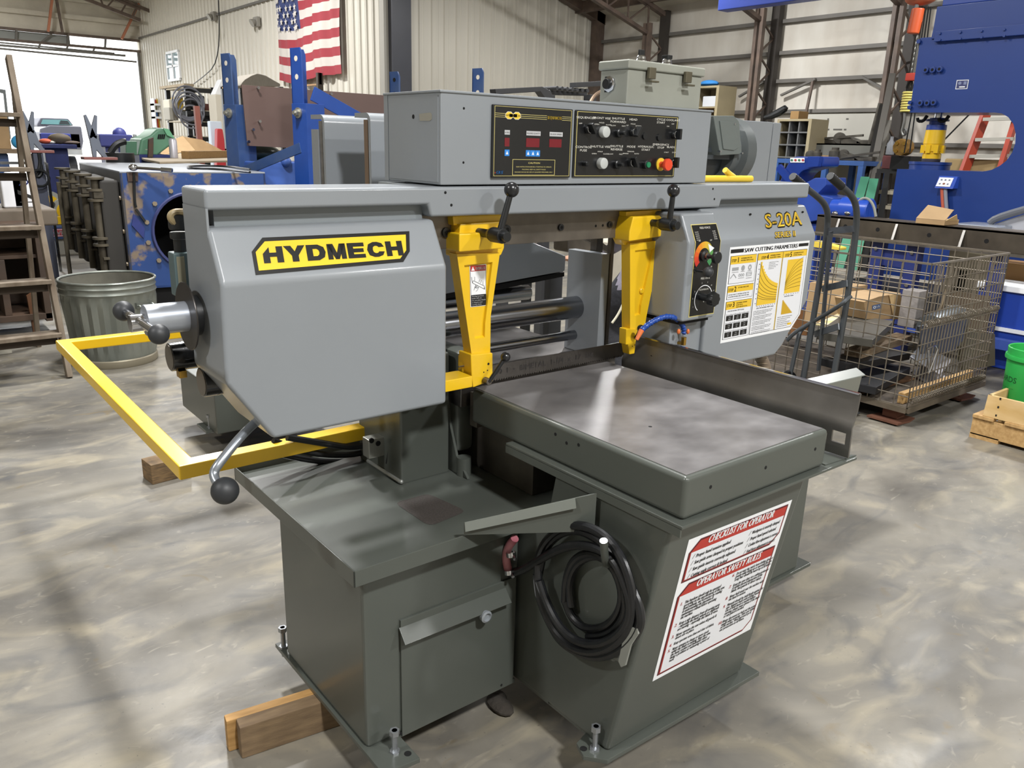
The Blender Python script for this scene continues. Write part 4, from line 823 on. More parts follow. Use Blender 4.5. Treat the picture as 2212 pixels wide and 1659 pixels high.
# ---- blade tension handle on the left
xh = P(306, 695, y=1.80).x; xb_ = P(297, 696, y=1.80).x; zc2 = P(306, 693, y=1.80).z; ys = 1.80
b = B(); b.cyl((xh+.006, ys, zc2), (xh+.135, ys, zc2), .0335, n=28, bev=.002); th = b.ob('tension_handle', M('turned_aluminium', '#aab0ba', .3, .6), SAW)
xd = P(402, 686, y=ys).x; b = B(); b.cyl((xd, ys, zc2), (xd+.004, ys, zc2), .0755, n=40, bev=.001); b.ob('disc', M('dark_disc', '#4b4846', .35, .8), th)
b = B(); b.cyl((xd+.004, ys, zc2), (.60, ys, zc2), .045, n=24, bev=.003); b.ob('hub', black, th)
b = B(); b.cyl((xb_-.016, ys-.0, zc2-.004), (xh+.02, ys, zc2-.004), .019, n=18, bev=.002); b.ob('cross_hub', chrome, th)
a, c = P(267, 672, x=xb_), P(343, 722, x=xb_); b = B(); b.cyl(a, c, .0085, n=14); b.ob('cross_bar', chrome, th)
for q_ in (a, c): b = B(); b.sph(q_, .0225 if q_ is a else .0205, 24); b.ob('ball_knob', M('matt_black', '#2b2d30'), th)
# limit switch box with its cable
b = B(); a = P(386, 560, y=1.93); x0, x1 = P(371, 560, y=1.92).x, P(394, 560, y=1.92).x; z0, z1 = P(385, 640, y=1.92).z, P(385, 545, y=1.92).z
b.box(x0, x1+.05, 1.905, 1.95, z0, z1, .004); ls = b.ob('limit_switch', M('switch_teal', '#4f6062', .45), SAW); b = B(); b.box(x0+.006, x1-.0, 1.9035, 1.906, z0+.012, z1-.008, .001); b.ob('switch_cover', M('switch_tan', '#7e7a66', .5), ls)
b = B(); cx_ = (x0+x1)/2+.012; b.cyl((cx_, 1.93, z1), (cx_, 1.93, z1+.028), .014, n=14).cyl((cx_, 1.93, z1+.03), (cx_, 1.93, z1+.045), .02, n=16, bev=.002).cyl((cx_, 1.93, z1+.05), (cx_, 1.93, z1+.085), .021, n=16, bev=.004); b.ob('cable_gland', black, ls)
b = B(); b.tube([(cx_, 1.93, z1+.08)]+[P(x, y, y=1.92) for x, y in ((393, 490), (378, 482), (367, 470), (373, 459), (392, 458))]+[(.60, 1.88, P(392, 458, y=1.9).z)], .0085, 10, sm=2); b.ob('switch_cable', M('tan_cable', '#8a7a58', .45), ls)
b = B(); b.box(x0+.012, x1+.06, 1.915, 1.95, z0-.08, z0); b.box(x0+.03, x1+.06, 1.92, 1.95, z0-.12, z0-.08); b.ob('switch_bracket', black, ls)
# hydraulic cylinders
for px, py, yy, r, ln in ((366, 772, 1.93, .034, .20), (435, 826, 1.83, .035, .10)):
    p = P(px, py, y=yy); b = B(); b.cyl(p, p+V((ln, 0, 0)), r, n=32, bev=.002); b.cyl(p+V((.03, 0, 0)), p+V((.034, 0, 0)), r*1.02, n=32); hc = b.ob('hydraulic_cylinder', blackg, SAW); b = B(); b.cyl(p+V((-.0012, 0, 0)), p, r*.9, n=32); b.ob('cylinder_face', M('cylinder_face', '#6f685f', .35, .7), hc)
b = B(); a = P(390, 803, y=1.93); b.box(a.x-.010, a.x+.008, 1.905, 1.93, a.z-.010, a.z+.008, .002); b.ob('brass_fitting', brass, SAW)
# bent release handle
b = B(); hp = [P(560, 905, y=1.74), P(522, 940, y=1.71), P(472, 1002, y=1.68), P(460, 1022, y=1.68), P(468, 1043, y=1.66), P(486, 1060, y=1.63)]; b.tube(hp, .0105, 12, sm=2); rh = b.ob('release_handle', M('plated_rod', '#9aa0a8', .3, .7), SAW)
b = B(); b.sph(hp[-1], .030, 28); b.ob('ball_knob', MC['matt_black'], rh)
# ---- yellow guard rail
z0r, z1r = .714, .756
b = B(); b.prism([(.552, 2.10, z0r), (1.19, 2.10, z0r), (1.19, 2.15, z0r), (.602, 2.15, z0r), (.602, 3.74, z0r), (1.30, 3.74, z0r), (1.30, 3.80, z0r), (.552, 3.80, z0r)], (0, 0, z1r-z0r), .005, 2); b.ob('guard_rail', yellow, SAW)
# rear base seen at the left, with foot
fp = P(460, 930, z=.1); b = B(); b.box(1.265, 1.9, 4.02, 4.6, .113, .36, .008); b.ob('rear_base', dkgrey, SAW); b = B(); b.box(fp.x-.045, fp.x+.4, fp.y-.03, fp.y+.12, .1, .114, .002); b.ob('base_plate', dkgrey, SAW)
hexbolt((fp.x-.01, fp.y+.02, .085), (0, 0, 1), .1, .0115, SAW); b = B(); b.cyl((fp.x+.05, fp.y+.03, .114), (fp.x+.05, fp.y+.03, .40), .011, n=14); b.ob('support_rod', chrome, SAW)
# ---- coil of hose on the stand, peg, spray gun handle
xs = 1.255; cc = P(1268, 1275, x=xs)
def loop(cy, cz, ry, rz, x, a0, a1, n=26, dx=0):
    return [V((x+dx*i/n, cy+ry*math.cos(R(a0+(a1-a0)*i/n)), cz+rz*math.sin(R(a0+(a1-a0)*i/n)))) for i in range(n+1)]
path = [P(x, y, x=1.22) for x, y in ((1101, 1236), (1130, 1232), (1170, 1205), (1215, 1183), (1255, 1177))]
def pl(lst, x): return [P(a, c, x=x) for a, c in lst]
coil = thing('hose_coil', None, None, cc); coil.parent = SAW; coil.location = WO[coil]-WO[SAW]
e1 = pl([(1101, 1238), (1130, 1232), (1170, 1206), (1215, 1182), (1255, 1176), (1300, 1186), (1330, 1215), (1350, 1260), (1362, 1300), (1360, 1340), (1335, 1375), (1290, 1395), (1240, 1385), (1205, 1350), (1180, 1300), (1165, 1255)], 1.235)
e2 = pl([(1163, 1250), (1160, 1210), (1180, 1165), (1220, 1135), (1265, 1135), (1305, 1155), (1335, 1190), (1355, 1235), (1368, 1290), (1365, 1345), (1340, 1385), (1295, 1410), (1245, 1405), (1205, 1375), (1182, 1335), (1165, 1290), (1160, 1240)], 1.238)
e3 = pl([(1164, 1240), (1175, 1185), (1210, 1150), (1250, 1143), (1300, 1168), (1340, 1215), (1362, 1265), (1382, 1310), (1385, 1355), (1350, 1400), (1300, 1422), (1250, 1412), (1210, 1385), (1190, 1350), (1185, 1320)], 1.245)
e4 = pl([(1220, 1300), (1222, 1250), (1240, 1205), (1280, 1190), (1320, 1215), (1345, 1270), (1340, 1320), (1310, 1355), (1265, 1360), (1235, 1335), (1222, 1300)], 1.26)
e5 = pl([(1235, 1310), (1228, 1260), (1245, 1215), (1290, 1195), (1330, 1230), (1350, 1285), (1352, 1330), (1320, 1370), (1270, 1375)], 1.262)
for e, r in ((e1, .0115), (e2, .0115), (e3, .0115), (e4, .0105), (e5, .0105)): b = B(); b.tube(e, r, 10, sm=2); b.ob('hose_loop', rubber, coil)
b = B(); b.tube(pl([(1112, 1163), (1098, 1180), (1092, 1205), (1099, 1236)], 1.225), .0115, 12, sm=2); b.ob('pink_hose_end', M('faded_pink_hose', '#9a5560', .5, var=(12, .2), col2='#c08a8e'), coil)
for x, y in ((1101, 1236), (1105, 1198)):
    p = P(x, y, x=1.222); b = B(); b.lathe(p-V((0, 0, .006)), (0, .3, 1), [(.0135, 0), (.0135, .012)], 16, False, False); b.cyl(p+V((-.004, -.02, -.004)), p+V((0, -.008, 0)), .005, n=8); b.ob('hose_clamp', chrome, coil)
b = B(); pg = P(1312, 1222, x=1.27); pe = P(1304, 1168, x=1.20); b.tube([pg+V((.02, 0, 0)), P(1309, 1219, x=1.235), P(1306, 1200, x=1.215), pe], .0095, 12, sm=1); b.ob('hose_peg', dkgrey, SAW)
b = B(); v0, v1 = P(1340, 1432, x=1.262), P(1350, 1400, x=1.255); b.cyl(P(1322, 1412, x=1.262), P(1345, 1425, x=1.262), .009, n=12); b.cyl(P(1318, 1410, x=1.265), P(1330, 1420, x=1.265), .012, n=12)
sv = b.ob('shut_off_valve', M('valve_grey', '#7d807c', .4, .4), SAW)
hq = pl([(1339, 1427), (1349, 1380), (1354, 1362), (1366, 1353), (1381, 1356), (1382, 1368), (1366, 1392), (1354, 1436), (1345, 1440)], 1.24); b = B(); b.prism(hq, (-.006, 0, 0), .001); b.ob('valve_handle', M('valve_handle_grey', '#83857f', .4), sv)
# ---- safety sign on the stand front
n_front = (bot[0]-top[0]).cross(top[1]-top[0]).normalized(); n_front = n_front if n_front.y < 0 else -n_front
def SF(px, py): return Pn(px, py, top[0], n_front)
tl, tr, bl = SF(1488, 1166), SF(1711, 1079), SF(1409, 1472)
sg = thing('safety_sign', None, None, SF(1560, 1400)); sg.parent = SAW; sg.location = WO[sg]-WO[SAW]
W_ = 100.; H_ = 100*(bl-tl).length/(tr-tl).length; pr = Print(tl, tr, bl, W_, H_, sg, lift=.0005)
mar = M('maroon_line', '#5a1d22', .5)
pr.rect(0, 0, W_, H_, white, 0)
def banner(y, h, hb, t):
    c = 8
    pr.poly([(3+c, y), (97, y), (97, y+h-c*.9), (97-c, y+h), (3, y+h), (3, y+c)], mar, 1); pr.poly([(4.2+c*.9, y+1.2), (95.8, y+1.2), (95.8, y+h-c*.9-.8), (95.8-c*.85, y+h-1.4), (4.2, y+h-1.4), (4.2, y+c+.4)], red, 2)
    pr.poly([(5, y+hb), (95.2, y+hb), (95.2, y+h-c*.9-1), (95-c*.82, y+h-2), (5, y+h-2)], pale, 3)
    pr.text(t, 50, y+hb-2.6, 5.4, white, 4, al='c', w_=64, off=.045, shear=.2)
u = H_/135.
banner(3*u, 37*u, 10*u, 'CHECKLIST FOR OPERATOR'); banner(43*u, 88*u, 10*u, 'OPERATOR SAFETY RULES')
for i, t in enumerate(('Proper band tension applied', 'Saw guide arms clamped in proper positions', 'Saw guide inserts correctly adjusted', 'Cutting angle correct & locked')): pr.text('/', 7, (19+6*i)*u, 3, ink, 5, shear=.3); pr.text(t, 10, (19+6*i)*u, 2.5, ink, 5, maxw=(32, 46, 40, 34)[i], off=.035, shear=.2)
for i, t in enumerate(('Workpiece is securely clamped', 'Proper band speed selected', 'Coolant flow adjustment is correct', 'Feed force adjustment is correct')): pr.text('/', 60, (19+6*i)*u, 3, ink, 5, shear=.3); pr.text(t, 63, (19+6*i)*u, 2.5, ink, 5, maxw=(29, 27, 31, 30)[i], off=.035, shear=.2)
rules = [('1.', ['This bandsaw should only be operated', 'according to the specifications of the saw.', 'Read manuals, use & practice by reading', '& understanding the operation &', 'maintenance manual before operating', 'the machine.']), ('2.', ['Keep a safe distance from all moving parts', '- especially the band, wheels or chipbrush', 'are moving - especially the blade & vises.']), ('3.', ['Never operate the saw unless all guards &', 'doors are in place.']), ('4.', ['Keep operator area clean and clear of debris.']), ('5.', ['Never attempt to change or move stock', 'while the blade is moving. Stop the saw,', 'the band, coolant and hydraulics when', 'fixing a problem or measuring a piece of', 'work.'])]
rul2 = [('6.', ['Do not wear ring, watch, loose clothing, gloves or', 'jewelry while setting up or operating the saw.', 'Long hair should be worn up at all times.']), ('7.', ['Keep the saw clear on a safety perimeter.', 'A sudden forced obstruction of the', 'blade, bad guards & direct injury.']), ('8.', ['Never hold stock near the machine with', 'the band in motion.']), ('9.', ['Material should be held firmly against the', 'vise. Support both ends of long stock.', 'Use of both hands is needed before', 'starting, please wear gloves if the band', 'or any guard is broken.']), ('10.', ['Always disconnect or lock out the power', 'supply when servicing. Take care while', 'on the machine. Wear approved eye &', 'ear protection at all times.'])]
for x, rl, y in ((7, rules, 62.5), (55, rul2, 57)):
    for nn_, ls_ in rl:
        pr.text(nn_, x, y*u, 2.4, red, 5, off=.02, shear=.2)
        for t in ls_: pr.text(t, x+4.2, y*u, 2.3, ink, 5, maxw=min(39, len(t)*.95), off=.035, shear=.2); y += 3.0
        y += 2.6
pr.done()
# ================================================================ AROUND THE SAW, NEAR
def block(name, label, cat, x0, x1, y0, y1, z0, z1, mat, rot=0, bev=.004, group=None):
    c = V(((x0+x1)/2, (y0+y1)/2, z0)); b = B(); b.box(x0, x1, y0, y1, z0, z1, bev); o = b.ob(name, mat); o.rotation_euler.z = rot; return tag(o, label, cat, group)
end = M('sawn_timber_end', '#8a6f4b', .75, var=(20, .3), stretch=(1, 1, 6), col2='#5b4a36')
a = P(534, 1657, z=0); c = P(691, 1560, z=0)
block('timber_block', 'dirty dark brown timber block under the base plate at bottom left', 'timber', a.x, a.x+.50, a.y, a.y+.045, 0, .099, M('dirty_timber', '#5e4c38', .8, var=(9, .3), stretch=(1, 5, 5), col2='#7d684d', bump=(60, .3, .002)), R(-8))
block('timber_board', 'pale board on edge behind the dirty timber block under the base plate', 'timber', a.x-.02, a.x+.46, a.y+.048, a.y+.080, 0, .099, M('fresh_board', '#b8905a', .7, var=(8, .2), stretch=(1, 8, 8), col2='#94703f'), R(-8))
b2 = P(335, 1045, z=0)
block('timber_block', 'short brown timber block on the floor below the yellow rail corner', 'timber', b2.x-.02, b2.x+.17, b2.y, b2.y+.12, 0, .10, end, R(6))
# rag lying under the saw
p = P(1080, 1530, z=0); b = B(); b.sph((p.x, p.y, .012), .055, 14, (.55, 1.0, .26)); b.sph((p.x+.02, p.y+.04, .01), .04, 12, (.6, 1, .3)); tag(b.ob('rag', M('oily_rag', '#3a352f', .95, bump=(40, .8, .01))), 'dark oily rag on the floor under the base cabinet door', 'rag')
# grey enclosure standing on the control box
EN = thing('electrical_enclosure', 'small grey electrical enclosure with two latches on top of the control box', 'enclosure', (1.9, 1.86, 1.7246))
z0, z1 = 1.7246, P(1363, 148, y=1.735).z; zt = P(1363, 128, y=1.735).z; xl = P(1355, 200, y=1.735).x; xr_ = P(1515, 200, y=1.735).x; yb = 1.735+.115
egr = M('worn_grey_paint', '#8b8d84', .5, var=(4, .12), bump=(40, .2, .001))
b = B(); b.box(xl, xr_, 1.737, yb, z0, z1, .005); b.ob('body', egr, EN)
b = B(); b.box(xl-.006, xr_+.006, 1.730, yb+.006, z1-.001, zt, .005, 3); ld = b.ob('lid', egr, EN)
for px in (1406, 1485):
    p = P(px, 150, y=1.728); b = B(); b.box(p.x-.014, p.x+.014, 1.718, 1.73, z1-.024, z1+.008, .002); b.box(p.x-.016, p.x+.016, 1.706, 1.72, z1-.034, z1-.029, .001); lt = b.ob('latch', M('latch_brown', '#6f6a5a', .4, .7), EN)
for px, h in ((1385, .018), (1441, .012)):
    p = P(px, 125, y=1.79); q = V((p.x, 1.79, zt)); b = B(); b.lathe(q, (0, 0, 1), [(.017, 0), (.017, .008), (.014, .012), (.014, .018), (.011, .022)], 18); s_ = b.ob('selector_switch', chrome, EN)
    b = B(); b.bar(q+V((0, 0, .02)), q+V((0, 0, .02+h)), .008 if px < 1400 else .026, .022, .002, up=(1, 0, 0)); b.ob('switch_lever', black, s_)
cb_ = P(1318, 182, x=xl); b = B(); b.lathe(cb_, (-1, 0, 0), [(.023, 0), (.023, .006), (.019, .008)], 8); bs_ = b.ob('button_nut', chrome, EN); b = B(); b.cyl(cb_, cb_+V((-.02, 0, 0)), .0145, n=20, bev=.002); b.ob('push_button', black, bs_)
b = B(); b.box(xl-.001, xl, cb_.y+.012, cb_.y+.022, cb_.z-.022, cb_.z+.022); b.ob('tape_strip', black, EN)
# grey roller rack peeping over the control box
RK = thing('roller_rack', 'dark grey steel ladder rack seen just over the control box', 'rack', P(1180, 215, y=4.0))
q = pts([(1070, 192), (1172, 187), (1190, 196), (1196, 215), (1180, 215), (1168, 198), (1072, 204)], y=4.0); b = B(); b.prism(q, (0, .06, 0), .004); b.ob('side_rail', M('satin_steel', '#4c4d50', .4, .6), RK)
q = pts([(1180, 190), (1270, 198), (1268, 207), (1196, 205)], y=4.1); b = B(); b.prism(q, (0, .06, 0), .004); b.ob('side_rail', MC['satin_steel'], RK)
q = pts([(1244, 178), (1300, 175), (1300, 186), (1244, 189)], y=4.0); b = B(); b.prism(q, (0, .06, 0), .003); b.ob('cross_rail', MC['satin_steel'], RK)
for i in range(7):
    a = P(1204+i*11, 190+i*1.0, y=4.0); b = B(); b.cyl(a, a+V((0, .3, 0)), .012, n=10); b.ob('rung', MC['satin_steel'], RK)
for px in (1095, 1185, 1275):
    a = P(px, 205, y=4.05); b = B(); b.box(a.x-.03, a.x+.03, 4.02, 4.08, 0, a.z, .003); b.ob('leg', MC['satin_steel'], RK)
b = B(); b.tube([P(1275, 222, y=3.9), P(1285, 205, y=3.9), P(1300, 197, y=3.9)], .012, 8, sm=2); b.ob('bent_handle', M('tan_slide_bar', '#8f7a68'), RK)
# ---------------------------------------------------------------- person crouching behind the saw (glimpsed between jaw and arm)
def skin(name, joints, edges, rads, mat, par):
    me = bpy.data.meshes.new(name); me.from_pydata([tuple(j) for j in joints], edges, []); o = bpy.data.objects.new(name, me); COL.objects.link(o)
    o.modifiers.new('s', 'SKIN'); 
    for i, r in enumerate(rads): me.skin_vertices[0].data[i].radius = (r, r); me.skin_vertices[0].data[i].use_root = (i == 0)
    o.modifiers.new('d', 'SUBSURF').levels = 2; o.modifiers['d'].render_levels = 2
    dg = bpy.context.evaluated_depsgraph_get(); m2 = bpy.data.meshes.new_from_object(o.evaluated_get(dg)); bpy.data.objects.remove(o)
    m2.materials.clear(); b = B(); b.bm.from_mesh(m2); bpy.data.meshes.remove(m2); return b.ob(name, mat, par, smooth=180)
bk = P(1385, 640, y=3.55); gx, gy = bk.x+.04, bk.y
PE = thing('person', 'person in grey shirt and dark trousers bending down behind the saw', 'person', (gx, gy, 0))
j = [(gx, gy, .82), (gx+.02, gy+.03, 1.05), (gx+.06, gy+.22, 1.22), (gx+.10, gy+.38, 1.30), (gx+.12, gy+.48, 1.28), (gx+.14, gy+.58, 1.22),
     (gx-.11, gy, .80), (gx-.14, gy+.22, .46), (gx-.13, gy-.02, .09), (gx+.11, gy, .80), (gx+.15, gy+.22, .46), (gx+.15, gy-.02, .09),
     (gx-.13, gy+.32, 1.27), (gx-.17, gy+.46, 1.02), (gx-.05, gy+.62, .86), (gx+.30, gy+.34, 1.26), (gx+.34, gy+.48, 1.0), (gx+.22, gy+.64, .86)]
body_mat = M('person_grey_shirt', '#8b8795', .85, bump=(12, .5, .02))
cl = skin('body', j, [(0, 1), (1, 2), (2, 3), (3, 4), (4, 5), (0, 6), (6, 7), (7, 8), (0, 9), (9, 10), (10, 11), (3, 12), (12, 13), (13, 14), (3, 15), (15, 16), (16, 17)],
     [.15, .155, .165, .13, .07, .085, .115, .085, .06, .115, .085, .06, .075, .055, .042, .075, .055, .042], body_mat, PE)
jt = [(gx, gy, .78), (gx-.11, gy, .79), (gx-.14, gy+.22, .47), (gx-.13, gy-.02, .12), (gx+.11, gy, .79), (gx+.15, gy+.22, .47), (gx+.15, gy-.02, .12), (gx, gy+.01, .93)]
skin('trousers', jt, [(0, 1), (1, 2), (2, 3), (0, 4), (4, 5), (5, 6), (0, 7)], [.175, .135, .105, .085, .135, .105, .085, .172], M('dark_trousers', '#25262c', .8, bump=(14, .6, .02)), PE)
hd = V((gx+.15, gy+.66, 1.20)); fl_ = M('skin_tone', '#b98a70', .55)
b = B(); b.sph(hd, .105, 20, (.82, .98, 1.12)); b.sph(hd+V((.0, .10, -.015)), .018, 10, (.8, 1.2, 1.3)); b.sph(hd+V((-.085, 0, 0)), .022, 10, (.5, 1, 1.3)); b.sph(hd+V((.085, 0, 0)), .022, 10, (.5, 1, 1.3)); hh = b.ob('head', fl_, PE)
b = B(); b.sph(hd+V((0, -.015, .03)), .108, 18, (.84, .96, 1.02)); b.ob('hair', M('dark_hair', '#2c241e', .8), PE)
b = B(); [b.sph(hd+V((s_*.035, .092, .02)), .010, 8) for s_ in (-1, 1)]; b.ob('eyes', dark, hh); b = B(); b.sph(hd+V((0, .09, -.055)), .02, 8, (1.3, .5, .35)); b.ob('mouth', M('lip', '#8d5a50', .5), hh)
for s_, x in ((-1, gx-.05), (1, gx+.22)):
    o = V((x, gy+.64, .85)); b = B(); b.sph(o+V((0, .05, -.01)), .045, 12, (.9, 1.2, .5))
    for i in range(4): b.tube([o+V((-.03+.02*i, .09, -.01)), o+V((-.032+.021*i, .125, -.015)), o+V((-.032+.021*i, .15-.008*abs(i-1.5), -.035))], .0085, 6, sm=1)
    b.tube([o+V((-s_*.035, .04, -.01)), o+V((-s_*.06, .075, -.02)), o+V((-s_*.055, .105, -.03))], .010, 6, sm=1); b.ob('hand', fl_, PE)
for s_ in (-.13, .15): b = B(); b.sph((gx+s_, gy+.06, .05), .055, 14, (.85, 2.3, .9)); b.ob('boot', rubber, PE)
b = B(); b.tube([P(1322, 698, y=2.75), P(1335, 680, y=2.75), P(1347, 655, y=2.75), P(1352, 635, y=2.75)], .006, 8, sm=2); b.tube([P(1352, 635, y=2.75), P(1354, 600, y=2.75)], .006, 6); tag(b.ob('loose_cable', M('pale_cable', '#b5b09c', .5)), 'pale thin cable curving behind the right yellow guide arm', 'cable')
# ---------------------------------------------------------------- trash can
cx_, cy_ = 1.30, 6.32; tp = P(211, 600, y=cy_).z; rr_ = .315
TC = thing('trash_can', 'dented galvanised steel trash can standing left of the saw', 'trash can', (cx_, cy_, 0))
galv = M('galvanised', '#717772', .42, .75, var=(5, .25), stretch=(1, 1, .4), col2='#94978f', rvar=.1, bump=(6, .3, .01))
H_ = tp; f = lambda r, h, a: r*(1+(.022*math.cos(26*a) if .13 < h/H_ < .78 else 0)+.01*math.sin(3*a+1+6*h))
pf = [(.266, 0), (.276, .004), (.278, .03), (.272, .035)]+[(.276+.036*t/12, .06+(H_-.16)*t/12) for t in range(13)]+[(.316, H_-.095), (.322, H_-.085), (.316, H_-.07), (.316, H_-.055), (.323, H_-.045), (.316, H_-.03), (.318, H_-.012)]
b = B(); b.lathe((cx_, cy_, 0), (0, 0, 1), pf, 104, True, False, f); b.ob('can_body', galv, TC)
b = B(); b.lathe((cx_, cy_, 0), (0, 0, 1), [(.250, .08), (.300, H_-.1), (.308, H_-.012)], 48, True, False); b.ob('inside', M('grimy_inside', '#5b594f', .8, var=(6, .3)), TC)
b = B(); b.tube([(cx_+.317*math.cos(2*math.pi*i/48), cy_+.317*math.sin(2*math.pi*i/48), H_-.006) for i in range(48)], .009, 8, True); b.ob('rim', galv, TC)
b = B(); b.lathe((cx_, cy_, 0), (0, 0, 1), [(.280, .0), (.286, .01), (.284, .05), (.277, .058)], 48, False, False); b.ob('base_band', M('tan_band', '#8d8674', .5, .5), TC)
hp = P(282, 650, y=cy_-.2); ang = math.atan2(-.85, .52); hc = V((cx_+.312*math.cos(ang), cy_+.312*math.sin(ang), H_-.17)); tt = V((-math.sin(ang), math.cos(ang), 0)); nn = V((math.cos(ang), math.sin(ang), 0))
b = B(); b.tube([hc-tt*.06, hc-tt*.06+nn*.04, hc-tt*.055+nn*.045-V((0, 0, .09)), hc+tt*.055+nn*.045-V((0, 0, .09)), hc+tt*.06+nn*.04, hc+tt*.06], .007, 8, sm=2); b.bar(hc-tt*.07, hc+tt*.07, .02, .04); b.ob('handle', galv, TC)
# ---------------------------------------------------------------- step ladder
LD = thing('step_ladder', 'old paint-splashed wooden step ladder at the left edge', 'ladder', (.5, 6.2, 0))
lw = M('ladder_wood', '#57493a', .8, var=(12, .3), stretch=(1, 1, .3), col2='#7d7263')
fb = P(150, 815, z=0); ft = P(18, 122, y=fb.y+.55); b = B(); b.bar(fb, ft, .035, .085, .004, up=(0, 1, .2)); rail = b.ob('side_rail', lw, LD)
dv = ft-fb; wd = 1.05
b = B(); b.bar(fb+V((-wd-.1, 0, 0)), ft+V((-wd+.28, 0, 0)), .035, .085, .004, up=(0, 1, .2)); b.ob('side_rail', lw, LD)
for py in (249, 366, 490, 606, 720):
    lo, hi = 0., 1.
    for _ in range(40):
        mid = (lo+hi)/2; q_ = fb+dv*mid; yy = CY+FPX*((q_-CAMP).dot(DOWN))/((q_-CAMP).dot(_f))
        if yy > py: lo = mid
        else: hi = mid
    c = fb+dv*lo; b = B(); b.box(c.x-wd, c.x-.005, c.y-.075, c.y+.075, c.z-.012, c.z+.014, .003); b.ob('tread', lw, LD)
    b = B(); b.bar((c.x-wd, c.y+.03, c.z-.05), (c.x-.02, c.y+.03, c.z-.05), .012, .05); b.ob('brace', M('dark_ladder_wood', '#3f352b', .8), LD)
rb = V((fb.x-.02, fb.y+1.05, 0)); b = B(); b.bar(rb, V((ft.x+.02, ft.y+.08, ft.z-.15)), .03, .06, .003, up=(0, 1, .2)); b.ob('rear_leg', lw, LD)
b = B(); b.bar(rb+V((-wd, 0, 0)), V((ft.x-wd+.3, ft.y+.08, ft.z-.15)), .03, .06, .003, up=(0, 1, .2)); b.ob('rear_leg', lw, LD)
# ---------------------------------------------------------------- dark cabinet behind the ladder and things round it
CBX = thing('wooden_cabinet', 'dark brown open wooden cabinet behind the step ladder', 'cabinet', (.35, 7.6, 0))
dwood = M('dark_cabinet_wood', '#2b221b', .6, var=(3, .3), col2='#4a382a'); x1 = P(108, 640, y=7.5).x; zt = P(90, 492, y=7.5).z; zb_ = P(90, 770, y=7.5).z
for nm, bb in (('side_panel', (x1-.05, x1, 7.5, 8.1, .1, zt)), ('side_panel', (-1.2, -1.15, 7.5, 8.1, .1, zt)), ('top_panel', (-1.2, x1, 7.48, 8.1, zt, zt+.04)), ('back_panel', (-1.15, x1-.05, 8.06, 8.1, .1, zt)), ('bottom_panel', (-1.2, x1, 7.5, 8.1, .12, .17)), ('shelf', (-1.15, x1-.05, 7.55, 8.06, .62, .65)), ('divider', (x1-.33, x1-.28, 7.52, 8.06, .17, .62))):
    b = B(); b.box(*bb, .004); b.ob(nm, dwood, CBX)
b = B(); b.prism(pts([(58, 640), (72, 630), (92, 745), (78, 750)], y=7.52), (0, .04, 0)); b.ob('brown_door_edge', M('reddish_wood', '#5a3a22', .6), CBX)
b = B(); a = P(0, 788, y=6.9); b.box(a.x-.5, P(30, 780, y=6.9).x, 6.9, 7.2, 0, P(20, 740, y=6.9).z, .01); tag(b.ob('concrete_block', M('pale_block', '#a09c90', .9, bump=(30, .5, .01))), 'pale stone block on the floor under the ladder, at the left edge', 'block')
b = B(); a = P(80, 470, y=7.9); x0 = P(20, 470, y=7.9).x; x2 = P(118, 470, y=7.9).x
b.box(x0-.3, x2, 7.75, 8.5, P(90, 488, y=7.75).z, P(90, 443, y=8.2).z, .02); tag(b.ob('brown_machine_cover', M('brown_cover', '#5f5549', .6, var=(3, .15)), None), 'dusty brown rounded steel cover behind the ladder, with white bottles on it', 'cover')
tz_ = P(90, 443, y=8.2).z
for k_, (px, nm) in enumerate(((30, 'left'), (52, 'right'))):
    x = P(px, 436, y=8.0).x; zt_ = P(px, 384, y=8.0).z; t = thing('white_jug', 'white plastic jug on the dusty brown cover, %s of the two' % nm, 'jug', (x, 8.0, tz_), 'white jugs on the brown cover'); wq = .085
    b = B(); b.box(x-wq, x+wq, 7.93, 8.1, tz_, zt_, .015, 3); b.ob('bottle', M('jug_white', '#d5d6da', .5), t); b = B(); b.cyl((x, 8.0, zt_), (x, 8.0, zt_+.045), .045, .042, n=18, bev=.006); b.ob('cap', M('jug_white', '#d5d6da'), t)
    if k_:
        pr = Print((x-.06, 7.93, tz_+.28), (x+.08, 7.93, tz_+.28), (x-.06, 7.93, tz_+.03), 100, 180, t, lift=.001); pr.text('2X', 20, 70, 40, M('blue_print', '#3a489c', .5), 0, w_=75, off=.02); pr.poly([(10, 95), (100, 140), (100, 160), (10, 120)], ink, 0); pr.rect(15, 165, 70, 5, ink, 0); pr.done()
# blue machine base with the red WEBB plate
WB = thing('blue_machine_base', 'blue machine base with red lettered plate and yellow wheels, behind the trash can', 'machine', P(150, 545, z=0))
yw = P(135, 546, z=0).y-.2; x0, x1 = P(92, 500, y=yw).x, P(182, 500, y=yw).x; z0, z1 = P(130, 517, y=yw).z, P(130, 487, y=yw).z
b = B(); b.box(x0, x1+.25, yw, yw+1.2, z0, z1, .02); b.ob('sill', blued, WB); b = B(); b.box(x0+.1, x1+.2, yw+.05, yw+1.1, 0, z0); b.ob('plinth', M('concrete_plinth', '#8d8a80', .9), WB)
pa, pb, pc = P(107, 495, y=yw-.01), P(164, 494, y=yw-.01), P(108, 512, y=yw-.01); pb.z = pa.z; pc.x = pa.x
b = B(); b.box(pa.x, pb.x, yw-.012, yw, pc.z, pa.z); b.ob('name_plate', M('plate_red', '#8d2f38', .5), WB)
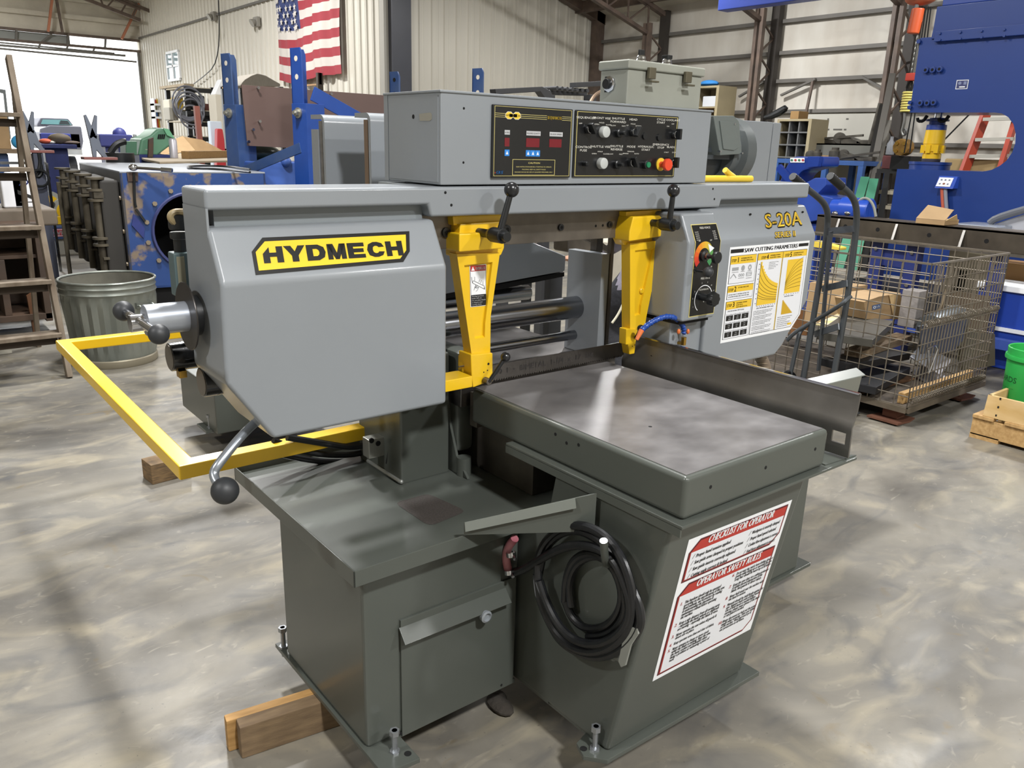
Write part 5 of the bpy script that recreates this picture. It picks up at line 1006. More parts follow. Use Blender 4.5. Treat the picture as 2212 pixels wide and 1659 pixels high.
pr = Print(V((pa.x, yw-.012, pa.z)), V((pb.x, yw-.012, pa.z)), V((pa.x, yw-.012, pc.z)), 100, 30, WB, lift=.002); pr.frame(2, 2, 96, 26, 1.5, white, 0); pr.text('WEBB', 8, 24, 16, white, 0, w_=84, off=.01); pr.done('lettering')
b = B(); a = P(120, 480, y=yw); b.box(a.x-.05, a.x+.42, yw+.1, yw+.7, z1, P(130, 468, y=yw).z, .02); b.ob('yellow_deck', yellow, WB)
for px, py, r in ((105, 440, .17), (136, 455, .17)):
    c = P(px, py, y=yw+.2); b = B(); b.lathe(c, (.3, -1, 0), [(r*.62, -.05), (r, -.05), (r, .05), (r*.62, .05)], 28); wh = b.ob('wheel', M('tyre_grey', '#9a9a92', .7), WB); b = B(); b.lathe(c, (.3, -1, 0), [(r*.66, .052), (r*.6, .055), (r*.45, .03), (r*.25, .03), (r*.2, .07)], 24); b.ob('wheel_hub', yellow, wh); b = B(); b.lathe(c, (.3, -1, 0), [(r*.18, .06), (r*.18, .12)], 12); b.ob('axle', steel, wh)
b = B(); a = P(128, 463, y=yw+.2); b.box(a.x-.1, a.x+.6, yw+.25, yw+.6, z1, a.z-.08, .03); b.ob('wheel_bracket', M('bracket_grey', '#7d807a', .5, .4), WB)
# ---------------------------------------------------------------- big blue tank with mould boxes on its side
YT = 8.0; tz = P(400, 374, y=YT).z; tx = P(258, 373, y=YT).x; txr = 3.16
TK = thing('blue_tank', 'big chipped blue steel tank with round manhole, left behind the saw', 'tank', (tx, YT, 0)); TK.rotation_euler.z = -R(3.8)
tank_m = M('chipped_blue', '#1f3d74', .45, var=(3.2, .3), col2='#77695a', thr=(.53, .57), bump=(8, .2, .004))
hc = P(415, 500, y=YT); hr = hc.x-P(329, 500, y=YT).x; n = 40
b = B(); zl = .22; Y0 = YT
R4 = [(tx, zl), (txr, zl), (txr, tz), (tx, tz)]
def sq(t):                                            # point on the rectangle at angle
    c, s_ = math.cos(t), math.sin(t); k_ = min(((txr-hc.x)/c if c > 0 else (tx-hc.x)/c) if abs(c) > 1e-6 else 1e9, ((tz-hc.z)/s_ if s_ > 0 else (zl-hc.z)/s_) if abs(s_) > 1e-6 else 1e9); return (hc.x+c*k_, hc.z+s_*k_)
an = sorted(set([2*math.pi*i/n for i in range(n)]+[math.atan2(z-hc.z, x-hc.x) % (2*math.pi) for x, z in R4]))
for i in range(len(an)):
    t0_, t1_ = an[i], an[(i+1) % len(an)]; p0, p1 = sq(t0_), sq(t1_); h0, h1 = (hc.x+hr*math.cos(t0_), hc.z+hr*math.sin(t0_)), (hc.x+hr*math.cos(t1_), hc.z+hr*math.sin(t1_))
    b.quad((p0[0], Y0, p0[1]), (p1[0], Y0, p1[1]), (h1[0], Y0, h1[1]), (h0[0], Y0, h0[1])); b.quad((h0[0], Y0, h0[1]), (h1[0], Y0, h1[1]), (h1[0], Y0+.05, h1[1]), (h0[0], Y0+.05, h0[1]))
b.ob('front_plate', tank_m, TK, smooth=30)
YTB = YT+2.55
sgr = M('slate_side', '#55565a', .5, var=(2, .12))
b = B(); b.box(tx, tx+.02, YT, YTB, zl, tz).box(txr-.02, txr, YT, YTB, zl, tz).box(tx, txr, YTB-.02, YTB, zl, tz).box(tx, txr, YT, YTB, zl, zl+.02); b.ob('shell', sgr, TK)
b = B(); b.box(tx-.0, txr, YT-.0, YTB, tz, tz+.015, .003); b.ob('top_plate', M('dusty_top_plate', '#8e939b', .35, .3, var=(2, .15)), TK)
b = B(); b.box(tx+.1, txr, YT+.05, YTB, .0, zl); b.ob('plinth', dark, TK)
b = B(); b.box(tx+.06, txr-.05, YT+1.2, YT+1.25, zl, tz-.05); b.ob('inner_bulkhead', dark, TK)
b = B(); b.tube([(hc.x+hr*1.0*math.cos(2*math.pi*i/40), YT-.008, hc.z+hr*math.sin(2*math.pi*i/40)) for i in range(40)], .016, 6, True); b.ob('manhole_ring', M('blue_ring', '#343a66', .5), TK)
for i in range(14):
    t = 2*math.pi*i/14+.2; p = V((hc.x+hr*1.16*math.cos(t), YT, hc.z+hr*1.16*math.sin(t)))
    if p.z < tz-.05: b = B(); b.cyl(p, p+V((0, -.02, 0)), .022, n=6); b.ob('bolt', M('bolt_tan', '#867a68', .5, .4), TK)
for z in (.45, .75, 1.05): b = B(); p = V((tx, YT+.06, z)); b.cyl(p, p+V((-.015, 0, 0)), .02, n=6); b.ob('bolt', MC['bolt_tan'], TK)
for i in range(4): b = B(); p = V((tx, YT+.12+.13*i, tz-.09)); b.cyl(p, p+V((-.015, 0, 0)), .02, n=6); b.ob('bolt', chrome, TK)
q = pts([(273, 372), (297, 372), (297, 391), (276, 392)], y=YT); b = B(); b.prism(q, (0, -.02, 0)); b.ob('rusty_bracket', rust, TK)
oldg = M('grimy_casting', '#3d382f', .6, .3, var=(5, .3), col2='#5a5345')
for i, (dy, w_) in enumerate(((.30, .42), (1.02, .42), (1.80, .42), (2.6, .2))):
    yy = YT+dy-.25; x = tx
    b = B(); b.box(x-.17, x, yy+.02, yy+w_+.1, .28, tz-.06, .03); mb = b.ob('side_casting', M('dark_casting', '#2f2d2a', .6, .2), TK)
    b = B(); b.cyl((x-.19, yy+.08, .32), (x-.19, yy+.08, tz-.05), .035, n=12); b.cyl((x-.19, yy+.08, tz-.06), (x-.19, yy+.08, tz-.04), .08, n=12); b.ob('pipe', oldg, mb)
    for z in (.62, .68, 1.02, 1.11):
        b = B(); b.cyl((x-.19, yy+.08, z), (x-.19, yy+.08, z+.022), .075, n=14); b.ob('pipe_flange', oldg, mb)
    b = B(); b.box(x-.22, x-.12, yy+.02, yy+.30, 1.045, 1.11, .008); b.box(x-.20, x-.15, yy, yy+.3, .50, .52); b.ob('clamp_box', oldg, mb)
b = B(); x = tx-.3; b.cyl((x, YT+1.9, 0), (x, YT+1.9, 1.1), .022, n=10); b.box(x-.1, x+.12, YT+1.82, YT+1.98, 0, .015); b.ob('prop_stand', oldg, TK)
# black strap and blue tag on the tank front
b = B(); b.tube(pts([(289, 372), (290, 400), (291, 438), (294, 448)], y=YT-.03), .012, 8, sm=2); st_ = tag(b.ob('strap_chain', black), 'short black chain hanging on the front of the blue tank', 'chain')
b = B(); b.prism(pts([(288, 462), (312, 490), (310, 515), (284, 486)], y=YT-.01), (0, -.012, 0)); tag(b.ob('blue_tag', navy), 'dark blue tag plate hanging on the front of the blue tank', 'tag')
b = B(); b.bar(P(294, 452, y=YT-.03), P(313, 478, y=YT-.03), .02, .02); tag(b.ob('snap_hook', black), 'black snap hook below the chain on the blue tank', 'hook')
# on top of the tank
T1 = tz+.016
b = B(); a, c = P(288, 363, z=T1+.03), P(372, 368, z=T1+.02); a.z = T1+.035; c.z = T1+.02; b.cyl(a, c, .013, n=10); b.sph(a, .034, 12, (1.2, 1, .9)); b.cyl(a.lerp(c, .72), c, .020, n=10); tag(b.ob('torque_wrench', chrome), 'chrome ratchet wrench lying on the front edge of the blue tank', 'wrench')
a = P(300, 343, z=T1); q = [P(300, 341, z=T1), P(312, 348, z=T1), P(345, 354, z=T1), P(520, 350, z=T1), P(560, 340, z=T1), P(520, 331, z=T1), P(420, 333, z=T1)]
b = B(); b.prism(q, (0, 0, .025), .004); bdo = tag(b.ob('plywood_sheet', M('plywood', '#a3937a', .7, var=(5, .15))), 'pale plywood sheet lying on top of the blue tank', 'board')
T2 = T1+.026
def can(name, label, px, py, h, r, mat, z=T2):
    p = P(px, py, z=z); t = thing(name, label, 'can', p); b = B(); b.lathe(p, (0, 0, 1), [(r, 0), (r, h*.78), (r*.72, h*.86), (r*.4, h*.88)], 20); b.ob('can_body', mat, t); b = B(); b.lathe(p+V((0, 0, h*.88)), (0, 0, 1), [(r*.42, 0), (r*.42, h*.1), (r*.2, h*.12)], 14); b.ob('spray_cap', M('cap_grey', '#b9b9bd', .5), t)
can('spray_can', 'white spray can on the plywood sheet in front of folded cardboard', 376, 341, .30, .055, M('can_white', '#c9c7cf', .35, .3))
can('spray_can', 'black spray can standing at the left of the plywood sheet', 296, 342, .33, .062, M('can_black', '#26272c', .35, .2), T1)
b = B(); c0 = P(400, 330, z=T2); y_ = c0.y+.25
F = [P(315, 326, y=y_-.3), P(395, 295, y=y_), P(437, 302, y=y_+.1), P(482, 326, y=y_+.1)]
lo = [V((p.x, p.y-.25+.1*i, T2+.002)) for i, p in enumerate(F)]; lo[0].z = T2+.03
b.prism([F[0], F[1], F[1]+V((.05, -.5, -.25)), F[0]+V((.1, -.35, -.08))], (0, 0, .012)); b.prism([F[1], F[2], F[3], lo[3], lo[1]], (.0, .02, .0)); b.prism([F[1], lo[1], lo[1]+V((-.12, -.3, 0)), F[1]+V((-.05, -.3, -.2))], (.01, 0, 0))
tag(b.ob('cardboard_piece', kraft), 'folded brown cardboard piece standing on the plywood sheet', 'cardboard')
a, c = P(400, 343, z=T2), P(520, 339, z=T2); b = B(); b.bar(a+V((0, 0, .05)), c+V((0, 0, .05)), .10, .10, .006); tag(b.ob('timber_beam', M('brown_beam', '#8a6b42', .75, var=(9, .2), stretch=(1, 7, 7))), 'short brown timber beam lying on the plywood sheet', 'timber')
for px, py, nm, w_ in ((316, 340, 'white crumpled paper cup lying on the left of the plywood sheet', .07), (340, 338, 'small grey plastic cup beside the white spray can', .06)):
    p = P(px, py, z=T2); b = B(); b.lathe(p, (0, 0, 1), [(w_*.7, 0), (w_, .11), (w_*.9, .112), (w_*.6, .01)], 14, True, False); tag(b.ob('plastic_cup', M('cup_grey', '#aaa99f', .6)), nm, 'cup')
b = B(); b.tube([P(x, y, z=T1+.012) for x, y in ((540, 366), (500, 360), (450, 358), (410, 359), (404, 361), (412, 364), (470, 365), (540, 372))], .011, 6, sm=2); tag(b.ob('rubber_cord', rubber), 'dark rubber cord looped on top of the blue tank', 'cord')
# V shaped jack stands
def vstand(name, label, px, pyt, pyb, yy, sc, mat):
    o = P(px, pyb, y=yy); t = thing(name, label, 'stand', o); h = P(px, pyt, y=yy).z-o.z
    for s_ in (-1, 1): b = B(); b.prism([o+V((s_*.035*sc, 0, h*.45)), o+V((s_*.062*sc, 0, h*.98)), o+V((s_*.04*sc, 0, h)), o+V((-s_*.03*sc, 0, h*.55))], (0, .05, 0), .004); b.ob('fork_arm', mat, t)
    b = B(); b.prism([o+V((-.02*sc, 0, 0)), o+V((-.035*sc, 0, h*.55)), o+V((.045*sc, 0, h*.55)), o+V((.07*sc, 0, h*.28)), o+V((.13*sc, 0, 0)), o+V((.09*sc, 0, 0)), o+V((.02*sc, 0, h*.22)), o+V((.01*sc, 0, 0))], (0, .05, 0), .004); b.ob('stand_body', mat, t)
    b = B(); b.box(o.x-.12*sc, o.x+.2*sc, yy-.06, yy+.12, o.z-.0, o.z+.03, .006); b.ob('foot', M('red_foot', '#7a4a44', .6), t); return t
vstand('tool_stand', 'V shaped grey tool stand on the far edge of the blue tank', 207, 248, 345, YTB-.2, 1.1, M('stand_grey', '#5f6570', .5))
T = vstand('tool_stand', 'V shaped grey tool stand with dark strap beside the ladder', 72, 240, 330, 10.5, 1.0, MC['stand_grey'])
b = B(); b.tube(pts([(84, 330), (88, 355), (78, 385), (92, 375), (88, 355)], y=10.45), .02, 8, sm=2); b.ob('dark_strap', black, T)
b = B(); p = P(86, 385, y=10.4); b.tube([p+V((.09*math.cos(t*.5), 0, .09*math.sin(t*.5))) for t in range(13)], .015, 6, True); b.ob('hand_wheel', black, T)
b = B(); p = P(80, 330, y=10.5); b.box(p.x-.05, p.x+.05, 10.45, 10.55, 0, p.z, .01); b.ob('stand_post', M('stand_post', '#3d4150', .6), T)
# blue pedestal, vise bench, green machine, yard
p = P(125, 400, y=15.0); z1 = P(125, 320, y=15).z
PD = thing('blue_pedestal', 'tall dark blue steel pedestal with cluttered tray, left of the tank', 'pedestal', (p.x, 15.2, 0)); b = B(); b.box(P(100, 350, y=15).x, P(150, 350, y=15).x, 15, 15.5, 0, z1, .02); b.ob('column', navy, PD)
b = B(); b.box(P(88, 350, y=14.9).x, P(168, 350, y=14.9).x, 14.8, 15.7, z1, z1+.06, .01); b.ob('tray', navy, PD)
b = B(); a = P(90, 300, y=15.3); b.box(a.x, P(157, 300, y=15.3).x, 15.4, 15.5, z1+.06, P(120, 288, y=15.3).z, .02); b.ob('back_guard', M('blue_guard', '#3a49a0', .5), PD)
zt_ = z1+.06
for i, (px, sx, sz, cl_, lab_) in enumerate(((100, .10, .07, '#c2593a', 'small orange tool on the tray of the blue pedestal'), (112, .06, .05, '#d9d5c8', 'small white pot on the tray of the blue pedestal'), (130, .17, .14, '#5a5040', 'brown lump of steel on the tray of the blue pedestal'), (150, .16, .05, '#54463c', 'flat brown bar on the tray of the blue pedestal'))):
    q_ = P(px, 312, y=15.1); b = B(); b.sph((q_.x, 15.1, zt_+sz*.6), 1, 12, (sx, .09, sz*.6)); tag(b.ob('workshop_part', M('part_%d' % i, cl_, .7)), lab_, 'part')
b = B(); a = P(215, 302, y=16); b.box(a.x, P(288, 302, y=16).x, 16, 16.6, P(250, 318, y=16).z, P(250, 290, y=16).z, .03).box(a.x+.1, a.x+.2, 16.1, 16.5, 0, a.z).box(P(283, 302, y=16).x-.2, P(283, 302, y=16).x-.1, 16.1, 16.5, 0, a.z); b.sph(P(258, 290, y=16.2), .12, 12)
tag(b.ob('blue_bench', M('faded_navy', '#3a4080', .5)), 'low blue bench with round knob in front of the big open door', 'bench')
q = pts([(298, 336), (305, 300), (325, 292), (338, 280), (352, 276), (364, 279), (376, 300), (372, 312), (340, 336)], y=12.0)
GM = thing('green_machine', 'light green cast machine housing behind the cardboard on the tank', 'machine', P(335, 330, y=12.2)); b = B(); b.prism(q, (0, .6, 0), .03, 3); b.ob('housing', M('machine_green', '#5c8a70', .45, var=(3, .12)), GM)
for i in range(4): b = B(); b.prism(pts([(342+4*i, 290), (345+4*i, 290), (343+4*i, 300), (340+4*i, 300)], y=11.99), (0, -.005, 0)); b.ob('vent_slot', dark, GM)
b = B(); b.prism(pts([(352, 277), (364, 279), (377, 300), (360, 292)], y=11.98), (0, -.02, 0)); b.ob('bright_hood', M('hood_green', '#6fb18a', .4), GM)
b = B(); b.prism(pts([(318, 340), (319, 300), (330, 296), (329, 340)], y=11.95), (0, -.05, 0), .01); b.ob('rusty_link', rust, GM)
b = B(); b.box(P(300, 330, y=12).x, P(370, 330, y=12).x, 12, 12.6, 0, P(330, 334, y=12).z); b.ob('machine_foot', navy, GM)
q = pts([(272, 305), (296, 305), (296, 335), (272, 335)], y=11.5); b = B(); b.prism(q, (0, .3, 0), .01); b.box(q[3].x+.05, q[2].x-.05, 11.55, 11.75, 0, q[3].z+.01); tag(b.ob('small_green_box', M('dark_green', '#3f6a52', .5)), 'small dark green box beside the black spray can', 'box')
b = B(); b.tube(pts([(238, 330), (250, 312), (266, 306), (272, 306)], y=11.3), .04, 8, sm=2); b.cyl(P(258, 330, y=11.3), V((P(258, 330, y=11.3).x, 11.3, 0)), .17, n=18); tag(b.ob('black_drum', black), 'black drum with a bent brown hose behind the tank top', 'drum')
# pickup in the yard
yt = 33.0; TRK = thing('pickup_truck', 'silver pickup truck parked outside the big open door, seen from behind', 'truck', P(140, 335, y=yt))
sil = M('truck_silver', '#4c4c57', .5); q = pts([(85, 320), (86, 278), (108, 271), (176, 273), (181, 305), (178, 322)], y=yt); b = B(); b.prism(q, (0, .15, 0), .05); b.ob('tailgate', sil, TRK)
q = pts([(80, 268), (88, 254), (148, 256), (160, 272), (80, 274)], y=yt+2.0); b = B(); b.prism(q, (0, 1.6, 0), .06); b.ob('cab', sil, TRK); q = pts([(88, 268), (92, 258), (145, 259), (155, 270)], y=yt+1.99); b = B(); b.prism(q, (0, -.02, 0)); b.ob('rear_window', M('truck_glass', '#5f8a8c', .3), TRK)
q = pts([(128, 268), (131, 260), (146, 261), (152, 269)], y=yt+1.96); b = B(); b.prism(q, (0, -.01, 0)); b.ob('dark_window_patch', M('truck_dark', '#1d262a', .5), TRK)  # dark shape on the rear window
b = B(); a = P(90, 322, y=yt); c = P(178, 322, y=yt); b.box(a.x, c.x, yt, yt+5, a.z, P(100, 285, y=yt).z, .05); b.ob('bed', sil, TRK); b = B(); b.box(a.x, c.x, yt-.1, yt+.05, a.z-.2, a.z+.02, .04); b.ob('bumper', chrome, TRK)
for x in (a.x+.25, c.x-.25):
    for yy in (yt+.9, yt+4.0): b = B(); b.cyl((x-.13, yy, .40), (x+.13, yy, .40), .42, n=20); b.ob('wheel', rubber, TRK)
# left edge shelving: boxes and bench
b = B(); a = P(0, 262, y=12.5); x1 = P(17, 262, y=12.5).x; z0_, z1_ = P(10, 322, y=12.5).z, P(10, 248, y=12.5).z; b.box(x1-1.2, x1, 12.5, 12.9, z0_, z1_, .01); tag(b.ob('cardboard_box', kraft), 'brown cardboard box on the bench at the left edge', 'box')
BN = thing('work_bench', 'cluttered blue work bench at the left edge behind the ladder', 'bench', (a.x, 12.6, 0)); b = B(); b.box(x1-1.6, P(60, 300, y=12.4).x, 12.3, 13.0, z0_-.05, z0_); b.ob('bench_top', oldwood, BN); b = B(); b.box(x1-1.6, P(20, 350, y=12.4).x, 12.4, 12.9, 0, z0_-.05, .02); b.ob('bench_body', blued, BN)
b = B(); p = P(44, 316, y=12.5); b.sph((p.x, 12.5, z0_+.09), .1, 14, (1, .7, .9)); tag(b.ob('work_cap', M('bright_blue', '#3a9ad0', .5)), 'bright blue cap on the bench beside the ladder rail', 'rag')  # bright blue cap, shaped as a squashed ball
b = B(); b.bar(P(0, 352, y=11), P(100, 352, y=11), .03, .03); b.bar(P(100, 352, y=11), V((P(100, 352, y=11).x, 11, 0)), .03, .03); tag(b.ob('steel_rail', chrome), 'thin bright steel rail crossing behind the ladder', 'rail')
q = pts([(0, 192), (12, 194), (24, 300), (18, 302), (8, 202), (0, 200)], y=13.5); b = B(); b.prism(q, (0, .06, 0)); tag(b.ob('bent_frame_tube', M('frame_grey', '#6f7678', .5)), 'bent grey tube frame at the left edge behind the ladder', 'frame')
b = B(); b.box(P(82, 400, y=13).x, P(100, 400, y=13).x, 13.2, 13.6, 0, P(90, 420, y=13).z, .02); tag(b.ob('blue_bin', navy), 'small navy bin left of the tall blue pedestal', 'bin')
# ================================================================ BEHIND THE SAW, MIDDLE
ZP = 2.47
pc = [P(508, 117, z=ZP), P(660, 105, z=ZP), P(867, 156, z=ZP), P(1048, 149, z=ZP)]
FR = thing('blue_steel_frame', 'blue four-post steel frame with pin holes and bolted braces behind the saw', 'frame', V(((pc[0].x+pc[3].x)/2, (pc[0].y+pc[3].y)/2, 0)))
d1 = (pc[1]-pc[0]); d1.z = 0; d1.normalize(); d2 = V((-d1.y, d1.x, 0))
for i, c in enumerate(pc):
    c = V((c.x, c.y, 0)); hw = .115; s1, s2 = d1*hw, d2*hw; m_ = blued if i != 1 else M('post_blue', '#1c4088', .4, var=(5, .1))
    b = B(); b.prism([c-s1-s2, c+s1-s2, c+s1+s2, c-s1+s2], (0, 0, 1.95), .004)
    h1 = hw*.72; a_ = c-s2-d1*0+V((0, 0, 1.93))
    b.prism([c-s2*.95-s1*.95+V((0, 0, 1.93)), c-s2*.95+s1*.55+V((0, 0, 1.93)), c-s2*.95+s1*.55+V((0, 0, ZP-.05)), c-s2*.95+s1*.35+V((0, 0, ZP)), c-s2*.95-s1*.75+V((0, 0, ZP)), c-s2*.95-s1*.95+V((0, 0, ZP-.05))], d2*.018, .002)
    b.prism([c-s1*.95-s2*.95+V((0, 0, 1.93)), c-s1*.95+s2*.6+V((0, 0, 1.93)), c-s1*.95+s2*.6+V((0, 0, ZP-.05)), c-s1*.95+s2*.4+V((0, 0, ZP)), c-s1*.95-s2*.95+V((0, 0, ZP))], d1*.018, .002)
    po = b.ob('post', m_, FR)
    for z in (ZP-.10, ZP-.27):
        for q_, n_ in ((c-s2*.95-s1*.15, -d2), (c-s1*.95-s2*.15, -d1)):
            q_ = q_+V((0, 0, z)); bb = B(); bb.cyl(q_+n_*.002, q_-n_*.0, .026, n=14); bb.ob('pin_hole', M('hole_light', '#c9c2b4', .8) if n_ == -d2 and i != 2 else dark, po, smooth=0)
    if i < 2:
        q_ = c-s2+V((0, 0, 1.86)); bb = B(); bb.cyl(q_, q_-d2*.02, .052, n=20, bev=.003).cyl(q_-d2*.02, q_-d2*.05, .034, n=6).cyl(q_-d2*.05, q_-d2*.07, .02, n=10); bb.ob('bolt', M('bolt_nickel', '#a7a59a', .35, .8), po)
def at(c, z): return V((c.x, c.y, z))
z1_ = P(524, 378, x=pc[0].x).z; z2_ = P(645, 318, x=pc[1].x).z
b = B(); b.bar(at(pc[0], z1_)-d2*.11, at(pc[1], z2_)-d2*.11, .02, .10, .003); b.ob('brace', blued, FR); q_ = at(pc[0], z1_)-d2*.12; b = B(); b.cyl(q_, q_-d2*.03, .045, n=20); b.ob('bolt', MC['bolt_nickel'], FR)
za = P(690, 200, x=pc[1].x).z; b = B(); b.bar(at(pc[1], za)+d1*.08, at(pc[3], za-1.0)+d1*.08, .02, .14, .003); b.ob('brace', MC['post_blue'], FR)
b = B(); b.bar(at(pc[0], .3), at(pc[1], .3), .1, .1); b.bar(at(pc[2], .3), at(pc[3], .3), .1, .1); b.ob('base_rail', blued, FR)
# brown panel behind the posts
yp = 8.95; q = pts([(522, 183), (833, 206), (836, 330), (535, 315)], y=yp); BP = tag(B().prism(q, (0, .02, 0), .003).ob('brown_steel_sheet', M('brown_sheet', '#5a4741', .5, var=(2, .05))), 'big dark brown sheet panel standing behind the blue posts', 'panel')
for x, y in ((555, 190), (558, 262), (544, 280), (534, 306), (712, 203)):
    p = P(x, y, y=yp); b = B(); b.cyl(p, p+V((0, -.05, 0)), .008, n=8).cyl(p+V((0, -.045, 0)), p+V((0, -.055, 0)), .016, n=8); o = b.ob('stud', chrome, BP)
b = B(); x0, x1 = P(530, 400, y=8.3).x, P(575, 400, y=8.3).x; c = P(556, 330, y=9.4); b.sph((c.x, 9.4, c.z), .22, 18, (1.2, 1, .5)); b.cyl((c.x-.1, 9.3, c.z-.1), (c.x+.3, 9.3, c.z-.14), .06, n=14); tag(b.ob('dark_green_motor', M('motor_green', '#26352c', .3)), 'dark green rounded motor housing low between the blue posts', 'motor')
b = B(); c = P(625, 345, y=9.0); b.box(c.x-.5, c.x+.6, 8.8, 9.4, c.z-.4, c.z-.02, .02); b.sph((P(618, 352, y=8.8).x, 8.8, c.z-.02), .06, 10); tag(b.ob('machine_bed', M('blue_bed', '#3b5aa0', .5, var=(5, .2))), 'pale blue machine bed low between the blue posts', 'machine')
# cloth and shelf on the flag wall
y_ = 14.6; q = [P(x, y, y=y_) for x, y in ((520, 182), (528, 172), (545, 162), (556, 158), (575, 163), (590, 172), (606, 181), (606, 187), (520, 187))]
b = B(); b.prism(q, (0, .8, 0), .05, 2); tag(b.ob('grey_tarp', M('tarp', '#7d786f', .9, bump=(5, .8, .05))), 'crumpled grey tarp on the shelf below the flag', 'tarp')
def shelf(name, label, corners, xs0, xs1, ys0, ys1, zs, mat, pw=.05, topz=None, board=wood):
    t = thing(name, label, 'shelf', ((xs0+xs1)/2, (ys0+ys1)/2, 0)); h = (topz or zs[-1])+.02
    for x in (xs0, xs1-pw):
        for y in (ys0, ys1-pw): b = B(); b.box(x, x+pw, y, y+pw, 0, h); b.ob('post', mat, t, smooth=0)
    for z in zs: b = B(); b.box(xs0, xs1, ys0, ys1, z-.03, z); b.ob('shelf_board', board, t, smooth=0)
    for z in zs:
        b = B(); b.box(xs0, xs1, ys0-.01, ys0, z-.12, z-.02); b.ob('beam', mat, t, smooth=0)
    return t
yr = 15.2; rust2 = M('dark_rack', '#453f39', .6, .3); rwood = M('rack_wood', '#a3835f', .8)
for (xa_, xb2_, py, lab_) in ((518, 612, 187, 'low wooden pallet rack carrying the grey tarp left of the flag edge'), (690, 801, 184, 'low wooden pallet rack with bare rails below the flag')):
    z_ = P((xa_+xb2_)/2, py, y=yr).z; shelf('pallet_rack', lab_, None, P(xa_, py, y=yr).x, min(7.3, P(xb2_, py, y=yr).x), yr, yr+1.0, (.6, 1.4, z_), rust2 if xa_ > 600 else black, .08, z_+(.17 if xa_ > 600 else .0), rwood)
# flag
xf = XA-.14; yl, yr_ = P(600, 100, x=xf).y, P(735, 100, x=xf).y; zb_ = P(735, 159, x=xf).z+.0; s_ = (P(735, 139, x=xf).z-zb_); ht = 13*s_
FL = thing('flag', 'large wrinkled red, white and blue flag hanging on the cream wall', 'flag', (xf, (yl+yr_)/2, zb_))
nu, nv = 90, 52; rows = []
for j_ in range(nv+1):
    r_ = []
    for i in range(nu+1):
        u, v = i/nu, j_/nv; y = yl+(yr_-yl)*u; sag = -.10*math.sin(math.pi*min(1, u*1.6))*(1-v)*(1 if u < .62 else .6)
        fold = .020*math.sin(u*46+1.5*math.sin(v*5))+.022*math.sin(u*23+3*v)+.02*math.sin(u*9-4*v)
        r_.append((xf+fold, y, zb_+ht*v+sag))
    rows.append(r_)
def flagpart(name, sel, mat):
    b = B()
    for j_ in range(nv):
        for i in range(nu):
            if sel((i+.5)/nu, (j_+.5)/nv): b.quad(rows[j_][i], rows[j_][i+1], rows[j_+1][i+1], rows[j_+1][i])
    bmesh.ops.remove_doubles(b.bm, verts=b.bm.verts, dist=1e-5); return b.ob(name, mat, FL, smooth=80)
fr_ = M('flag_red', '#93303a', .75); fw = M('flag_white', '#c2bdb6', .75); fbm = M('flag_blue', '#2b3866', .7)
inc = lambda u, v: u < .40 and v > 6/13
for k_ in range(13): flagpart('stripe', lambda u, v, k_=k_: int(v*13) == k_ and not inc(u, v), fr_ if k_ % 2 == 0 else fw)
can_ = flagpart('canton', inc, fbm); b = B()
for r_ in range(9):
    for c_ in range(6 if r_ % 2 == 0 else 5):
        u = .40*((c_+.5+(.5 if r_ % 2 else 0))/6); v = 6/13+(7/13)*(r_+.5)/9; p = V(rows[min(nv, int(v*nv))][min(nu, int(u*nu))])+V((-.03, 0, 0))
        b.quad(*[p+V((0, math.cos(R(90+36*i))*(.075 if i % 2 == 0 else .032), math.sin(R(90+36*i))*(.075 if i % 2 == 0 else .032))) for i in range(10)])
b.ob('stars', fw, can_, smooth=0)
# rack with boards, hose coil, small shelf by the door
yk = 20.6; xc_ = P(399, 185, y=yk).x; xe = P(464, 185, y=yk).x; ye = P(355, 185, x=xc_).y
zsh = [P(430, y, y=yk).z for y in (294, 262, 238)]; ztop = P(430, 189, y=yk).z
SR = shelf('storage_rack', 'dark steel storage rack with plywood top against the cream wall, left', None, xc_, xe, yk, min(ye, yk+3.5), (zsh[0]-.55, zsh[0], zsh[1], zsh[2], ztop), black, .10, ztop, M('rack_board', '#b3aa97', .8))
b = B(); b.box(xc_-.02, xe-.5, yk-.02, yk+2.0, ztop+.01, ztop+.07); tag(b.ob('plywood_boards', M('plywood', '#a3937a')), 'stack of plywood boards on top of the dark storage rack', 'board')
i = 0
for (px, zk, w_, h_, cl_, lab_) in ((372, 2, .22, .22, '#d5d0c0', 'white carton on the second shelf of the dark storage rack'), (386, 2, .16, .28, '#c9a83c', 'yellow jug on the second shelf of the dark storage rack'), (424, 2, .34, .34, '#1d1d20', 'black case on the second shelf of the dark storage rack'), (370, 1, .2, .3, '#a8a59a', 'grey drum on the lower shelf of the dark storage rack'), (415, 1, .4, .24, '#202226', 'long black box on the lower shelf of the dark storage rack'), (446, 1, .4, .26, '#26282c', 'black tarp bundle at right on the lower shelf of the dark storage rack'), (449, 2, .3, .16, '#5a3028', 'dark red crate at right on the second shelf of the dark storage rack')):
    p = P(px, 240, y=yk+.3); z = zsh[zk]; b = B(); b.box(p.x-w_/2, p.x+w_/2, yk+.12, yk+.6, z, z+h_, .03); tag(b.ob('stored_box', M('store_%d' % i, cl_, .7)), lab_, 'box'); i += 1
HC = thing('hose_coil', 'big grey hose coil hanging on the front of the dark storage rack', 'hose', P(408, 262, y=yk-.15)); c = P(406, 228, y=yk-.15); rr_ = P(438, 228, y=yk-.15).x-c.x
